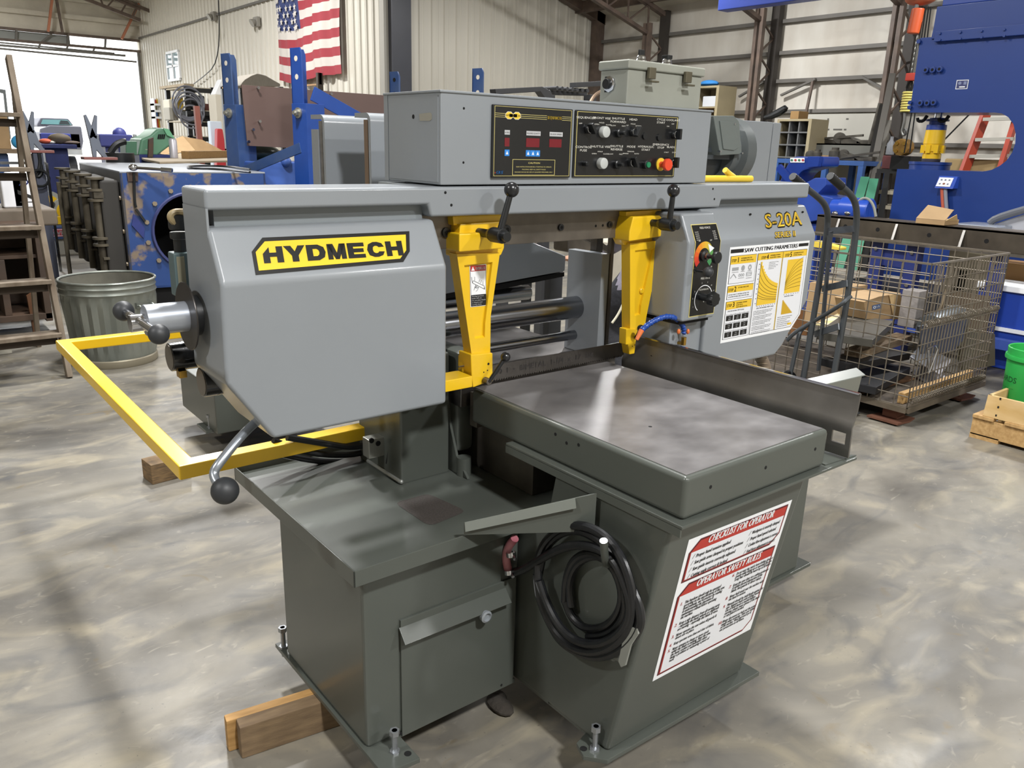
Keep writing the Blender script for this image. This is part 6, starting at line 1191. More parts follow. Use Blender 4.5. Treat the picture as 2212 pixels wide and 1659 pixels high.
for k_ in range(7):
    f_ = 1-.045*k_; dx, dz = .05*math.sin(k_*2.1), -.07*k_*(.5 if k_ % 2 else 1)+.1
    b = B(); b.tube([c+V((dx+rr_*f_*math.cos(2*math.pi*t/36), -.03*k_, dz*.8+rr_*1.02*f_*math.sin(2*math.pi*t/36))) for t in range(36)], .020, 6, True); b.ob('hose_loop', M('hose_grey', '#6d6f78', .45), HC)
yw_ = 26.5; SW = thing('white_shelf', 'small white shelf of bottles beside the big open door', 'shelf', P(346, 290, y=yw_)); x0, x1 = P(335, 250, y=yw_).x, P(358, 250, y=yw_).x
zz = [P(346, y, y=yw_).z for y in (213, 224, 238, 252, 276)]
b = B(); b.box(x0, x0+.03, yw_, yw_+.4, 0, zz[0]).box(x1-.03, x1, yw_, yw_+.4, 0, zz[0]).box(x0, x1, yw_+.38, yw_+.4, 0, zz[0]); b.ob('shelf_frame', white, SW, smooth=0)
for z in zz[1:]: b = B(); b.box(x0, x1, yw_-.01, yw_+.4, z-.06, z); b.ob('shelf_board', white, SW, smooth=0)
cs = ['#c23b2f', '#d9b23a', '#7a7250', '#e2e0da', '#3f6fb0', '#55504a']; k_ = 0
for r_, z in enumerate(zz[1:]):
    for c_ in range(4):
        x = x0+.06+(x1-x0-.12)*(c_+.5)/4; h_ = (.16, .2, .22, .45)[r_]*(.8+.25*((c_*7+r_) % 3)/2); w_ = (x1-x0)/11
        b = B(); b.cyl((x, yw_+.12, z), (x, yw_+.12, z+h_*.75), w_, n=10).cyl((x, yw_+.12, z+h_*.75), (x, yw_+.12, z+h_), w_*.4, n=8); tag(b.ob('bottle', M('bot_%d' % ((c_+r_*2) % 6), cs[(c_+r_*2) % 6], .4)), '%s bottle from the left on the %s board of the white shelf by the door' % (('first', 'second', 'third', 'fourth')[c_], ('top', 'second', 'third', 'lowest')[r_]), 'bottle', 'bottles on the white shelf')
# red-brown posts and red things near the rack
for (x0, y0, x1, y1, nm, cl_) in ((424, 229, 433, 300, 'thin red-brown post standing in front of the dark storage rack', '#7d4a40'), (489, 232, 499, 325, 'thin rusty red post just left of the first blue post', '#8a3f2c')):
    a, c = P(x0, y0, y=17.5), P(x1, y1, y=17.5); b = B(); b.bar(V((c.x, 17.5, 0)), V((a.x, 17.5, a.z)), .1, .1); tag(b.ob('red_post', M('redpost_%d' % x0, cl_, .6)), nm, 'post')
p = P(479, 325, y=18.5); b = B(); t_ = P(477, 278, y=18.5).z; b.prism([V((p.x-.22, 18.5, 0)), V((p.x+.25, 18.5, 0)), V((p.x+.06, 18.5, t_)), V((p.x-.06, 18.5, t_))], (0, .2, 0), .03); tag(b.ob('red_jack', M('jack_red', '#b23338', .5)), 'bright red jack stand beside the rusty red post', 'jack')
p = P(470, 310, y=18.8); b = B(); b.box(p.x-.13, p.x+.13, 18.8, 19, p.z-.5, P(470, 262, y=18.8).z, .02); tag(b.ob('white_sheet', M('pale_blue_sheet', '#c9d6e3', .5)), 'pale blue upright sheet between the storage rack and red jack stand', 'sheet')
p = P(484, 262, y=19.5); b = B(); zq = P(484, 195, y=19.5).z; b.box(p.x-.16, p.x+.16, 19.5, 20, 0, zq-.1, .02); tag(b.ob('white_cabinet', M('cab_white', '#cfc9ba', .6)), 'white cabinet at the cream wall between storage rack and first blue post', 'cabinet')
b = B(); b.prism([V((p.x-.14, 19.6, zq-.1)), V((p.x+.15, 19.6, zq-.1)), V((p.x+.05, 19.6, zq+.25))], (0, .3, 0), .02); tag(b.ob('white_bag', white), 'white bag on top of the white cabinet', 'bag')
# ================================================================ RIGHT SIDE
# wire basket
X0, Y0 = P(1959, 881, z=.125).x, P(1959, 881, z=.125).y; zb_, ztp = .125, P(1998, 569, x=X0+.0).z
def _yz(px, py): return P(px, py, x=X0)
ztp = P(1998, 569, x=X0).z; X1 = P(2150, 700, y=Y0).x; Y1 = Y0+1.55
WC = thing('wire_basket', 'rusty wire mesh basket full of scrap and cardboard at the right', 'basket', ((X0+X1)/2, (Y0+Y1)/2, 0)); wm = M('dull_wire', '#766e62', .45, .5, var=(8, .25))
b = B()
for (a, c) in (((X0, Y0), (X1, Y0)), ((X1, Y0), (X1, Y1)), ((X1, Y1), (X0, Y1)), ((X0, Y1), (X0, Y0))): b.bar((*a, zb_-.018), (*c, zb_-.018), .03, .036)
b.ob('base_frame', M('base_angle', '#6b6153', .6, .4, var=(6, .3)), WC)
b = B(); b.box(X0, X1, Y0, Y1, zb_-.005, zb_); b.ob('floor_mesh', M('basket_floor', '#4a4137', .8, var=(12, .4)), WC, smooth=0)
ft = []
for x in (X0+.10, X1-.12):
    for y in (Y0+.12, Y1-.12): b = B(); b.box(x-.05, x+.05, y-.05, y+.05, .02, zb_-.036, .004); b.prism([(x-.14, y-.10, .012), (x+.02, y-.10, .0), (x+.08, y-.10, .012), (x+.08, y-.10, .02), (x+.02, y-.10, .012), (x-.14, y-.10, .025)], (0, .2, 0)); b.ob('foot', M('rust_foot', '#6a4636', .7, .3), WC)
def wires(name, o, u, lu, nu_, lv, nv_, r=.0038):
    o, u = V(o), V(u); first = None; pn = B(); pn.bar(o, o+u*lu, .012, .012); pa_ = pn.ob(name, wm, WC); pn = B(); pn.bar(o+V((0, 0, lv)), o+u*lu+V((0, 0, lv)), .012, .012); pn.ob('top_rail', wm, pa_)
    for i in range(nu_+1):
        if i == 0: w_ = B(); w_.cyl(o, o+V((0, 0, lv)), r, n=5); first = w_.ob('wire', wm, pa_)
        else: rep(first, 'wire', u*(lu*i/nu_), pa_)
    for i in range(1, nv_):
        if i == 1: w_ = B(); w_.cyl(o+V((0, 0, lv/nv_)), o+u*lu+V((0, 0, lv/nv_)), r, n=5); f2 = w_.ob('wire', wm, pa_)
        else: rep(f2, 'wire', V((0, 0, lv*(i-1)/nv_)), pa_)
lv = ztp-zb_
wires('side_panel', (X0, Y0, zb_), (0, 1, 0), Y1-Y0, 18, lv, 13); wires('side_panel', (X1, Y0, zb_), (0, 1, 0), Y1-Y0, 18, lv, 13); wires('front_panel', (X0, Y0, zb_), (1, 0, 0), X1-X0, 26, lv, 9); wires('back_panel', (X0, Y1, zb_), (1, 0, 0), X1-X0, 22, lv, 12)
def spiral(nm, z, x0, x1, n):
    b = B(); b.tube([V((x0+(x1-x0)*i/(n*8), Y0-.004+.018*math.cos(2*math.pi*i/8), z+.018*math.sin(2*math.pi*i/8))) for i in range(n*8+1)], .0035, 5); tag(b.ob(nm, wm, WC), None)
spiral('spiral_hinge', P(2000, 700, y=Y0).z, X0+.04, X1-.03, 46); spiral('spiral_hinge', zb_+.035, X0+.03, X1-.03, 52)
for px, py in ((2005, 770),): p = P(px, py, y=Y0); b = B(); b.tube([p+V((-.06, -.01, .06)), p+V((.05, -.01, .07)), p+V((.06, -.02, .04)), p+V((.0, -.02, -.10)), p+V((-.04, -.01, .05))], .006, 6); b.ob('gate_latch', chrome, WC)
b = B(); p = P(2030, 600, y=Y0); b.tube([p+V((.05*i*(.6), -.0, .09*(1 if i % 2 else -1))) for i in range(9)], .004, 5); b.ob('wire_ties', wm, WC)
# what lies in the basket
def cube(name, label, cat, px, py, w_, d, h, mat, yy, rot=0, tilt=0, rx=0):
    p = P(px, py, y=yy); b = B(); b.box(p.x-w_/2, p.x+w_/2, yy-d/2, yy+d/2, p.z-h/2, p.z+h/2, .004); o = b.ob(name, mat); o.rotation_euler = (R(rx), R(tilt), R(rot)); return tag(o, label, cat)
ym = Y0+.9
cube('cardboard_box', 'big tan cardboard box in the wire basket behind the hand truck', 'box', 1805, 655, .42, .30, .30, kraft, Y0+1.05, 12, 4)
bx = thing('cardboard_box', 'torn cardboard box with blue label in the middle of the wire basket', 'box', P(1912, 690, y=Y0+.62)); q = pts([(1866, 652), (1900, 640), (1945, 633), (1952, 690), (1872, 690)], y=Y0+.62); b = B(); b.prism(q, (0, .22, 0), .004); b.ob('body', kraft, bx)
q = pts([(1920, 638), (1945, 633), (1952, 688), (1930, 690)], y=Y0+.615); b = B(); b.prism(q, (0, -.004, 0)); b.ob('flap', M('kraft_light', '#d2b483', .8), bx)
lq = pts([(1884, 660), (1902, 656), (1902, 667), (1884, 670)], y=Y0+.619); pr = Print(lq[0], lq[1], lq[3], 100, 60, bx, lift=.0006); pr.rect(0, 0, 100, 60, M('label_blue', '#4b5f86', .6), 0); pr.arc(28, 30, 10, 17, 0, 360, white, 1, 14); pr.text('5A', 50, 45, 28, white, 1, w_=40, off=.02); pr.done('shipping_label')
cube('cardboard_box', 'dark brown cardboard piece at the left end of the wire basket', 'box', 1718, 695, .2, .2, .2, M('dark_kraft', '#7d5530', .8), Y0+1.35, 30, 10)
q = pts([(2025, 690), (2048, 625), (2135, 640), (2150, 700), (2148, 735)], y=Y0+.35); b = B(); b.prism(q, (0, .02, 0), .003); tag(b.ob('brown_sheet', M('brown_sheet2', '#66573f', .7, var=(6, .2))), 'leaning dark brown sheet at the right end of the wire basket', 'sheet')
p0, p1 = P(2010, 712, y=Y0+.28), P(2105, 672, y=Y0+.28); b = B(); b.lathe(p0, p1-p0, [(.10, 0), (.105, .02), (.10, .22), (.105, .36), (.10, .37)], 24, True, True); tag(b.ob('grey_duct', M('duct_grey', '#6d7275', .35, .6)), 'short grey metal duct lying at the front of the wire basket', 'duct')
q = pts([(1985, 705), (2080, 690), (2085, 730), (2060, 760), (1990, 765)], y=Y0+.16); b = B(); b.prism(q, (0, .015, 0), .003); tag(b.ob('grey_sheet', M('sheet_grey', '#5f656b', .4, .5)), 'bent dark grey steel sheet behind the front mesh of the wire basket', 'sheet')
q = pts([(2088, 715), (2150, 722), (2150, 790), (2080, 800), (2075, 745)], y=Y0+.24); b = B(); b.prism(q, (0, .03, 0), .004); tag(b.ob('olive_sheet', M('olive_sheet', '#57523c', .6)), 'olive brown panel at right in the wire basket', 'sheet')
for k_, (px, py, w_, d, h, rt, tl_, lab_) in enumerate(((2010, 775, .26, .22, .012, 10, -12, 'small bright steel plate low in the front of the wire basket, upper one'), (2010, 812, .18, .2, .012, -8, -14, 'small bright steel plate low in the front of the wire basket, lower one'))): cube('steel_plate', lab_, 'plate', px, py, w_, d, h, M('bright_plate', '#b9b9c0', .3, .8), Y0+.22, rt, tl_, 25)
gsl = M('offcut_steel', '#66645e', .45, .6)
for k_, (px, py, w_, d, rt, lab_, m_) in enumerate(((1850, 712, .75, .34, 18, 'grey steel channel frame lying across the wire basket', gsl), (1900, 745, .8, .12, 4, 'weathered plank lying across the wire basket below the steel frame', oldwood), (1870, 775, .7, .2, -6, 'dark steel bar under the weathered plank in the wire basket', M('dark_offcut', '#2c2c2e', .5, .5)), (1880, 812, .7, .3, 10, 'dark casting low in the left of the wire basket', MC['dark_offcut']), (1900, 838, .8, .1, -3, 'rusty brown plank on the basket floor', M('rusty_plank', '#6e4f34', .8)))): cube('scrap_piece', lab_, 'scrap', px, py, w_, d, .05, m_, Y0+.55-.05*k_, rt)
cube('paper_pile', 'pile of white and yellow papers on the scrap in the wire basket', 'paper', 1830, 694, .55, .26, .012, M('paper', '#d9d6cf', .8, var=(6, .2), col2='#cdb96f'), Y0+.7, 14)
b = B(); b.box(X0+.05, X1-.06, Y0+.05, Y0+.09, zb_, zb_+.07, .004); tag(b.ob('wood_plank', wood), 'pale wood plank along the front floor of the wire basket', 'plank')
cube('plastic_bag', 'crumpled clear grey bag with pink top beside the torn cardboard box', 'bag', 1972, 665, .14, .12, .26, M('bag_grey', '#8b8683', .4, bump=(20, .6, .01)), Y0+.5)
# hand truck
HT = thing('hand_truck', 'dark grey tubular hand truck standing between saw and wire basket', 'hand truck', P(1765, 800, z=.1)); tb = M('hammered_grey_tube', '#4d5155', .35, .5)
yh = 2.62
def tubepx(l, y0, dy=0): return [P(a, c, y=y0+dy*i) for i, (a, c) in enumerate(l)]
L1 = tubepx([(1738, 404), (1765, 424), (1783, 442), (1790, 470), (1781, 540), (1765, 640), (1738, 800)], yh+.12); L2 = tubepx([(1815, 400), (1840, 422), (1850, 445), (1851, 480), (1842, 560), (1828, 660), (1803, 800)], yh-.1)
for l, yy in ((L1, yh+.12), (L2, yh-.1)):
    e_ = l[-1]; l[-1] = V((e_.x, e_.y, e_.z)); d = (l[-1]-l[-2]); l.append(l[-2]+d*((l[-2].z-.16)/max(.01, -d.z)))
    b = B(); b.tube(l, .019, 12, sm=2); b.ob('side_tube', tb, HT)
for (a, c, yy) in (((1712, 381), (1742, 407), yh+.12), ((1793, 380), (1818, 403), yh-.1)):
    p0, p1 = P(*a, y=yy), P(*c, y=yy); d = p1-p0; b = B(); prof = []
    for i in range(14): prof += [(.022+.003*(i % 2), d.length*i/13.5)]
    b.lathe(p0, d, prof, 14); b.ob('handle_grip', black, HT)
for (a, c, a2, c2) in ((1785, 500, 1846, 494), (1776, 624, 1830, 612), (1760, 722, 1812, 705)): b = B(); b.bar(P(a, c, y=yh+.12), P(a2, c2, y=yh-.1), .008, .04); b.ob('cross_strap', tb, HT)
b = B(); b.tube([P(1700, 735, y=yh+.25), P(1720, 715, y=yh+.2), P(1765, 690, y=yh+.1), P(1815, 660, y=yh-.1), P(1838, 640, y=yh-.12)], .013, 10, sm=2); b.ob('curved_brace', tb, HT)
b = B(); b.tube([P(1740, 705, y=yh+.2), P(1728, 715, y=yh+.2), P(1722, 740, y=yh+.2), P(1705, 820, y=yh+.2)], .014, 10, sm=1); b.ob('brace_leg', tb, HT)
b = B(); b.bar(P(1795, 500, y=yh+.05), P(1768, 800, y=yh+.05), .012, .03); b.ob('centre_strap', tb, HT)
x0_ = (L1[-1]+L2[-1])/2
b = B(); b.box(x0_.x-.25, x0_.x+.2, yh-.2, yh+.25, .012, .022); b.ob('toe_plate', tb, HT)
for s_ in (-.17, .17):
    b = B(); b.cyl((x0_.x-.05+s_*.1, yh+.02+s_, .12), (x0_.x-.05+s_*.1, yh+.06+s_, .12), .12, n=24, bev=.015); w_ = b.ob('wheel', rubber, HT); b = B(); b.cyl((x0_.x-.05+s_*.1, yh+.01+s_, .12), (x0_.x-.05+s_*.1, yh+.015+s_, .12), .06, n=18); b.ob('wheel_hub', white, w_)
# crate, pallet, bucket
ca = P(2093, 943, z=0)
PL = thing('wooden_pallet', 'small pale wooden pallet under the crate with the green bucket', 'pallet', (ca.x+.4, ca.y-.45, 0))
b = B(); b.box(ca.x, ca.x+.04, ca.y-1.0, ca.y, .02, .125, .003); b.box(ca.x, ca.x+.04, ca.y-1.0, ca.y-.85, 0, .02).box(ca.x, ca.x+.04, ca.y-.16, ca.y, .0, .03); b.ob('stringer', wood, PL)
for dx in (.4, .8): b = B(); b.box(ca.x+dx, ca.x+dx+.04, ca.y-1.0, ca.y, 0, .125); b.ob('stringer', wood, PL)
for i in range(6): b = B(); b.box(ca.x-.01, ca.x+.85, ca.y-.115-.175*i, ca.y-.0-.175*i, .126, .146, .002); b.ob('deck_board', wood, PL)
CR = thing('wooden_crate', 'pale plywood sided crate holding the green bucket', 'crate', (ca.x+.4, ca.y-.45, .147)); pw = M('crate_ply', '#cfb284', .7, var=(4, .12), stretch=(1, 1, 3), col2='#b9985f'); cz = P(2128, 850, x=ca.x+.03).z
b = B(); b.prism([(ca.x+.0, ca.y-1.0, .147), (ca.x+.0, ca.y-.05, .147), (ca.x+.02, ca.y-.05, cz), (ca.x+.02, ca.y-1.0, cz)], (.02, 0, 0), .002); b.ob('side_board', pw, CR)
b = B(); b.box(ca.x+.02, ca.x+.8, ca.y-.07, ca.y-.05, .147, cz-.0, .002); b.ob('side_board', pw, CR); b = B(); b.box(ca.x+.78, ca.x+.8, ca.y-1.0, ca.y-.07, .147, cz, .002); b.ob('side_board', pw, CR); b = B(); b.box(ca.x+.04, ca.x+.78, ca.y-1.0, ca.y-.98, .147, cz); b.ob('side_board', pw, CR)
b = B(); b.box(ca.x+.045, ca.x+.775, ca.y-.975, ca.y-.075, .147, .165); b.ob('floor_board', oldwood, CR)
for y_ in (.12, .42, .8):
    for z in (.02, .07, .12): b = B(); q_ = V((ca.x+.0, ca.y-y_, .147+z)); b.box(q_.x-.001+.02*z/.15, q_.x+.002+.02*z/.15, q_.y-.004, q_.y+.004, q_.z-.006, q_.z+.006); b.ob('nail_head', black, CR, smooth=0)
bp = P(2213, 800, x=ca.x+.26); bc = V((bp.x+.12, bp.y, .166)); zr = P(2180, 745, x=bc.x-.05).z; bh = zr-.166
BK = thing('green_bucket', 'bright green plastic bucket with black print standing in the crate', 'bucket', bc); gr = M('bucket_green', '#2fa84e', .4)
b = B(); b.lathe(bc, (0, 0, 1), [(.125, 0), (.128, .004), (.140, bh*.80), (.152, bh*.80), (.154, bh*.83), (.152, bh*.87), (.143, bh*.87), (.146, bh-.004), (.142, bh), (.137, bh-.004), (.122, .01)], 48, True, False); b.ob('bucket_body', gr, BK)
b = B(); b.lathe(bc+V((0, 0, .03)), (0, 0, 1), [(.001, 0), (.122, 0)], 24, False, False); b.ob('inside_floor', gr, BK)
def wrap(t, zc, h, a0, da, m):
    k = h/.69; x = 0; bb = B()
    for c_ in t:
        vs, fs, ad = glyph(c_, .015); nv = []
        for v in vs:
            a = a0+(x+v[0]*k)/.137; rr = .1265+(.0135)*(zc+v[1]*k-.166)/(bh*.8)+.0012; nv.append(bb.bm.verts.new((bc.x+rr*math.cos(a), bc.y+rr*math.sin(a), zc+v[1]*k)))
        for f in fs:
            try: bb.bm.faces.new([nv[i] for i in f])
            except ValueError: pass
        x += ad*k
    bb.ob('print', m, BK, smooth=0)
a0 = math.atan2(-bc.y, -bc.x)
wrap('ARDS', .166+bh*.42, .034, a0-1.38, 0, M('bucket_print', '#145026', .5)); wrap('\u2014 \u2014\u2014 \u2014\u2014', .166+bh*.30, .012, a0-1.3, 0, MC['bucket_print'])
# steel channel on a blue stand behind the basket
XB_ = 6.75; ya, yb_ = P(1765, 470, x=XB_).y, P(2330, 510, x=XB_).y; zt = P(2007, 484.5, x=XB_).z; zl = P(2007, 528, x=XB_).z
SB = thing('steel_channel', 'long ribbed dark steel channel resting on blue legs behind the wire basket', 'beam', (XB_, (ya+yb_)/2, zl-.02)); chm = M('channel_steel', '#5d564d', .45, .7, var=(5, .25))
b = B(); b.box(XB_, XB_+.03, yb_, ya, zl, zt, .003).box(XB_-.06, XB_+.12, yb_, ya, zl-.02, zl, .002).box(XB_, XB_+.25, yb_, ya, zt-.02, zt, .002); b.ob('channel', chm, SB)
b = B(); b.box(XB_-.062, XB_-.052, yb_, ya, zl-.021, zl+.001); b.ob('lip_edge', steel, SB, smooth=0)
for px in (1808, 1934, 2082, 2240): y = P(px, 505, x=XB_-.03).y; b = B(); b.prism([(XB_-.055, y, zl), (XB_, y, zl), (XB_, y, zt-.02), (XB_-.008, y, zt-.02)], (0, .02, 0)); b.ob('rib', steel, SB)
for px, py in ((1826, 489), (1896, 496), (2007, 508), (2131, 521)): hole(P(px, py, x=XB_), (-1, 0, 0), .018, SB)
ST = thing('blue_stand', 'dark blue bolted stand carrying the steel channel behind the wire basket', 'stand', (XB_+.2, (ya+yb_)/2, 0))
for px in (1888, 1967, 2150):
    y = P(px, 570, x=XB_).y; b = B(); b.box(XB_, XB_+.10, y-.05, y+.05, 0, zl-.021, .004); b.ob('leg', navy, ST)
    for z in (zl-.08, zl-.35): b = B(); b.cyl((XB_, y, z), (XB_-.015, y, z), .018, n=6); b.ob('bolt', chrome, ST)
y0, y1 = P(1967, 570, x=XB_).y, P(1888, 570, x=XB_).y; b = B(); b.box(XB_+.03, XB_+.08, y0, y1, zl-.22, zl-.08, .004); b.ob('cross_plate', navy, ST); b = B(); b.box(XB_+.02, XB_+.09, y0-1.2, y1+.5, .18, .26, .004); b.ob('lower_rail', M('rail_blue', '#3c55a5', .4), ST)
b = B(); b.box(XB_+.2, XB_+.8, y0-.3, y1+.4, .26, .5, .02); tag(b.ob('dark_motor_block', M('dark_block', '#2c2d31', .6)), 'dark motor block under the steel channel, behind the wire basket', 'motor')
c = P(2022, 466, x=XB_+.12); CX2 = thing('cardboard_box', 'open cardboard box lying on the steel channel in front of the blue press', 'box', V((XB_+.12, c.y, zt)))
q = [P(x, y, x=XB_+.02) for x, y in ((1996, 444), (2052, 455), (2046, 479), (1984, 471))]; q2 = [P(x, y, x=XB_+.0) for x, y in ((1984, 471), (2046, 479), (2046, 487), (1985, 478))]
bm_ = V((XB_+.02, c.y, zt+.001)); tl = q[0]-q[3]
b = B(); b.prism([V((XB_-.02, q[3].y, zt+.002)), V((XB_-.02, q[2].y, zt+.002)), V((XB_-.02, q[2].y, zt+.04)), V((XB_-.02, q[3].y, zt+.04))], (.25, 0, 0), .002); b.prism([V((XB_-.02, q[3].y, zt+.042)), V((XB_-.02, q[2].y, zt+.042)), V((XB_+.08, q[1].y, q[1].z)), V((XB_+.08, q[0].y, q[0].z))], (.012, 0, .004)); b.ob('tray', kraft, CX2); b = B(); b.prism([V((XB_-.015, q[2].y-.001, zt+.04)), V((XB_+.08, q[1].y-.03, q[1].z-.03)), V((XB_+.2, q[2].y, zt+.03))], (0, -.004, 0)); b.ob('flap', M('kraft_light', '#d2b483'), CX2)
# ---------------------------------------------------------------- the blue C-frame press
XP = 8.0
def px_(l, dx=0): return [P(x, y, x=XP+dx) for x, y in l]
thr = [(1965, 243), (2148, 243), (2164, 245), (2178, 253), (2189, 268), (2194, 288), (2193, 310), (2186, 330), (2174, 347), (2160, 358), (2142, 367), (2122, 371), (2100, 370), (1938, 365)]
PR = thing('c_frame_press', 'huge blue C-frame press with yellow and blue ram at the right', 'press', V((XP+.3, P(2080, 400, x=XP).y, 0)))
T = px_(thr); yl_ = T[-1].y; yr2 = P(2360, 400, x=XP).y; ztp = P(1988, 82, x=XP)
out = [ztp]+T+[V((XP, yl_-.0, 0)), V((XP, yr2, 0)), V((XP, yr2, ztp.z))]
# concave outline: split in upper beam, column and base
cyx = P(2212, 300, x=XP).y
b = B()
def strip_poly(poly, dx=.55, bev=0): b.prism(poly, (dx, 0, 0), bev)
ns_ = len(T); mid_ = 6
b.prism([ztp]+T[:mid_]+[V((XP, cyx, T[mid_-1].z)), V((XP, cyx, ztp.z))], (.55, 0, 0))
for i in range(mid_-1, ns_-6): b.prism([T[i], T[i+1], V((XP, cyx, T[i+1].z)), V((XP, cyx, T[i].z))], (.55, 0, 0))
b.prism(T[ns_-6:]+[V((XP, yl_, 0)), V((XP, cyx, 0)), V((XP, cyx, T[ns_-6].z))], (.55, 0, 0))
b.prism([V((XP, cyx, 0)), V((XP, yr2, 0)), V((XP, yr2, ztp.z)), V((XP, cyx, ztp.z))], (.55, 0, 0))
bmesh.ops.remove_doubles(b.bm, verts=b.bm.verts, dist=1e-4)
press_b = M('press_blue', '#15367c', .42, var=(1.5, .05), coat=.2); pf = b.ob('frame_plate', press_b, PR, smooth=25)
u0 = px_([(2010, 88), (2016, 60), (2024, 14), (2340, -12)], -.02); yq = P(2340, 60, x=XP-.02).y
b = B(); b.prism([V((XP-.02, u0[0].y, ztp.z-.02)), u0[1], u0[2], V((XP-.02, yq, u0[2].z)), V((XP-.02, yq, ztp.z-.02))], (.5, 0, 0), .006); b.ob('head_block', press_b, PR)
s0, s1 = P(2020, 68, x=XP-.05), P(2020, 90, x=XP-.05); b = B(); b.box(XP-.05, XP-.0, yq, s0.y, s1.z, s0.z, .004); stp = b.ob('splice_bar', press_b, PR)
b = B(); zz_ = u0[2].z; b.box(XP-.01, XP+.3, yq, P(2036, 10, x=XP).y, zz_, zz_+.5, .01); b.ob('top_block', M('press_top', '#24408f', .4), PR)
for px in (2031, 2075, 2121, 2170):
    for dy in (4, 18):
        p = P(px, 68+dy-(px-2031)*.06, x=XP-.05); b = B(); b.cyl(p, p+V((-.015, 0, 0)), .012, n=6); b.ob('bolt', press_b, stp)
for px, py in ((2003, 152), (2018, 151.5), (2033, 150), (1991, 223), (2006, 223), (2020, 222)): p = P(px, py, x=XP); b = B(); b.cyl(p, p+V((-.04, 0, 0)), .027, n=18, bev=.003); bl_ = b.ob('cap_screw', press_b, PR); b = B(); b.cyl(p+V((-.0402, 0, 0)), p+V((-.041, 0, 0)), .014, n=6); b.ob('hex_socket', dark, bl_, smooth=0)
for px, py in ((1987, 90), (1968, 222), (1967, 232)): p = P(px, py, x=XP); b = B(); b.cyl(p, p+V((-.03, 0, 0)), .02, n=6); b.ob('bolt', press_b, PR)
q = px_([(2067, 173), (2093, 173), (2091, 193), (2063, 193)], -.002); pr = Print(V((XP-.002, q[0].y, q[0].z)), V((XP-.002, q[1].y, q[0].z)), V((XP-.002, q[0].y, q[3].z)), 100, 80, PR, lift=.001); pr.rect(0, 0, 100, 80, white, 0); pr.rect(6, 6, 88, 68, M('plate_navy', '#3a3f6b', .4), 1); pr.arc(30, 28, 0, 14, 0, 360, M('plate_grey', '#7b86a8', .4), 2, 14); pr.rect(62, 14, 24, 28, MC['plate_grey'], 2); pr.rect(30, 56, 48, 10, white, 2); pr.done('name_plate')
rc_ = P(2019, 300, x=XP+.28); RX, RY = XP+.28, rc_.y
def zat(py): return P(2018, py, x=RX).z
k5 = P(2040, 300, x=RX-.0); rr0 = abs(P(2043, 300, x=RX).y-P(1993, 300, x=RX).y)/2*.80
def ringpart(nm, prof, mat): b = B(); b.lathe((RX, RY, 0), (0, 0, 1), [(r*rr0, zat(py)) for r, py in prof], 28); return b.ob(nm, mat, PR)
ringpart('ram_rod', [(.45, 262), (.45, 240)], chrome)
ringpart('ram_collar', [(1.02, 281), (1.0, 270), (.80, 269), (.80, 255)], M('ram_blue', '#1d3a86', .4))
ry = ringpart('ram_body', [(.94, 345), (.94, 333), (.86, 332), (.86, 328), (1.0, 327), (1.03, 312), (1.08, 311), (1.0, 281)], yellow)
ringpart('ram_tip', [(.86, 352), (.94, 349), (.95, 343)], M('tip_grey', '#3f3b44', .5))
for i in range(8): a = 2*math.pi*i/8; b = B(); c = V((RX+rr0*1.02*math.cos(a), RY+rr0*1.02*math.sin(a), 0)); b.bar(c+V((0, 0, zat(331))), c+V((0, 0, zat(314))), .04, .03); b.ob('rib', yellow, ry)
ringpart('ram_flange', [(1.15, 262), (1.15, 258)], M('flange_dark', '#1a2a5c', .4))
b = B(); bc_ = P(2008, 360, x=RX); b.lathe((RX, bc_.y, 0), (0, 0, 1), [(rr0*2.05, T[-1].z-.005), (rr0*2.05, T[-1].z+.045), (rr0*2.15, T[-1].z+.05), (rr0*2.15, T[-1].z+.075)], 36); b.ob('bolster_ring', press_b, PR)
for px in (2003, 2050): b = B(); p = P(px, 250, x=RX-.1); b.tube([p, p+V((0, .03, -.05)), p+V((0, .08, -.05)), p+V((0, .09, -.02))], .016, 6, sm=1); b.ob('lifting_hook', dark, PR)
q = px_([(2028, 380), (2058, 381), (2052, 408), (2018, 406)], -.10); b = B(); y0, y1, z0, z1 = q[1].y-.02, q[3].y, q[3].z, q[0].z; b.prism([(XP-.10, y1, z0), (XP-.10, y0, z0), (XP-.04, y0, z1), (XP-.04, y1, z1)], (.12, 0, 0), .006); pb = b.ob('push_button_box', M('box_blue', '#2a4fb4', .35), PR)
nb = V((-(z1-z0), 0, .06)).normalized(); tl, tr, bl = V((XP-.046, y1-.01, z1-.015))+nb*.002, V((XP-.046, y0+.03, z1-.015))+nb*.002, V((XP-.096, y1-.01, z0+.015))+nb*.002
pr = Print(tl, tr, bl, 100, 80, pb, lift=.002); pr.par = PR; pr.rect(0, 0, 100, 80, white, 0)
for i in range(3): pr.arc(22+28*i, 22, 0, 7, 0, 360, M('dot_grey', '#6a6f80', .4), 1, 12)
for i in (0, 2): pr.arc(22+28*i, 58, 0, 7, 0, 360, MC['dot_grey'], 1, 12)
pr.arc(50, 56, 0, 9, 0, 360, M('dot_brown', '#8a5a45', .5), 1, 12); pr.done('button_plate')
for px, m_ in ((2035, M('orange_hose', '#b5543a', .5)), (2042, M('grey_hose', '#878a95', .4))): b = B(); b.tube([P(px, 405, x=XP-.06), P(px+1, 430, x=XP-.06), P(px+3, 455, x=XP-.06)], .017, 8, sm=1); b.ob('hose', m_, PR)
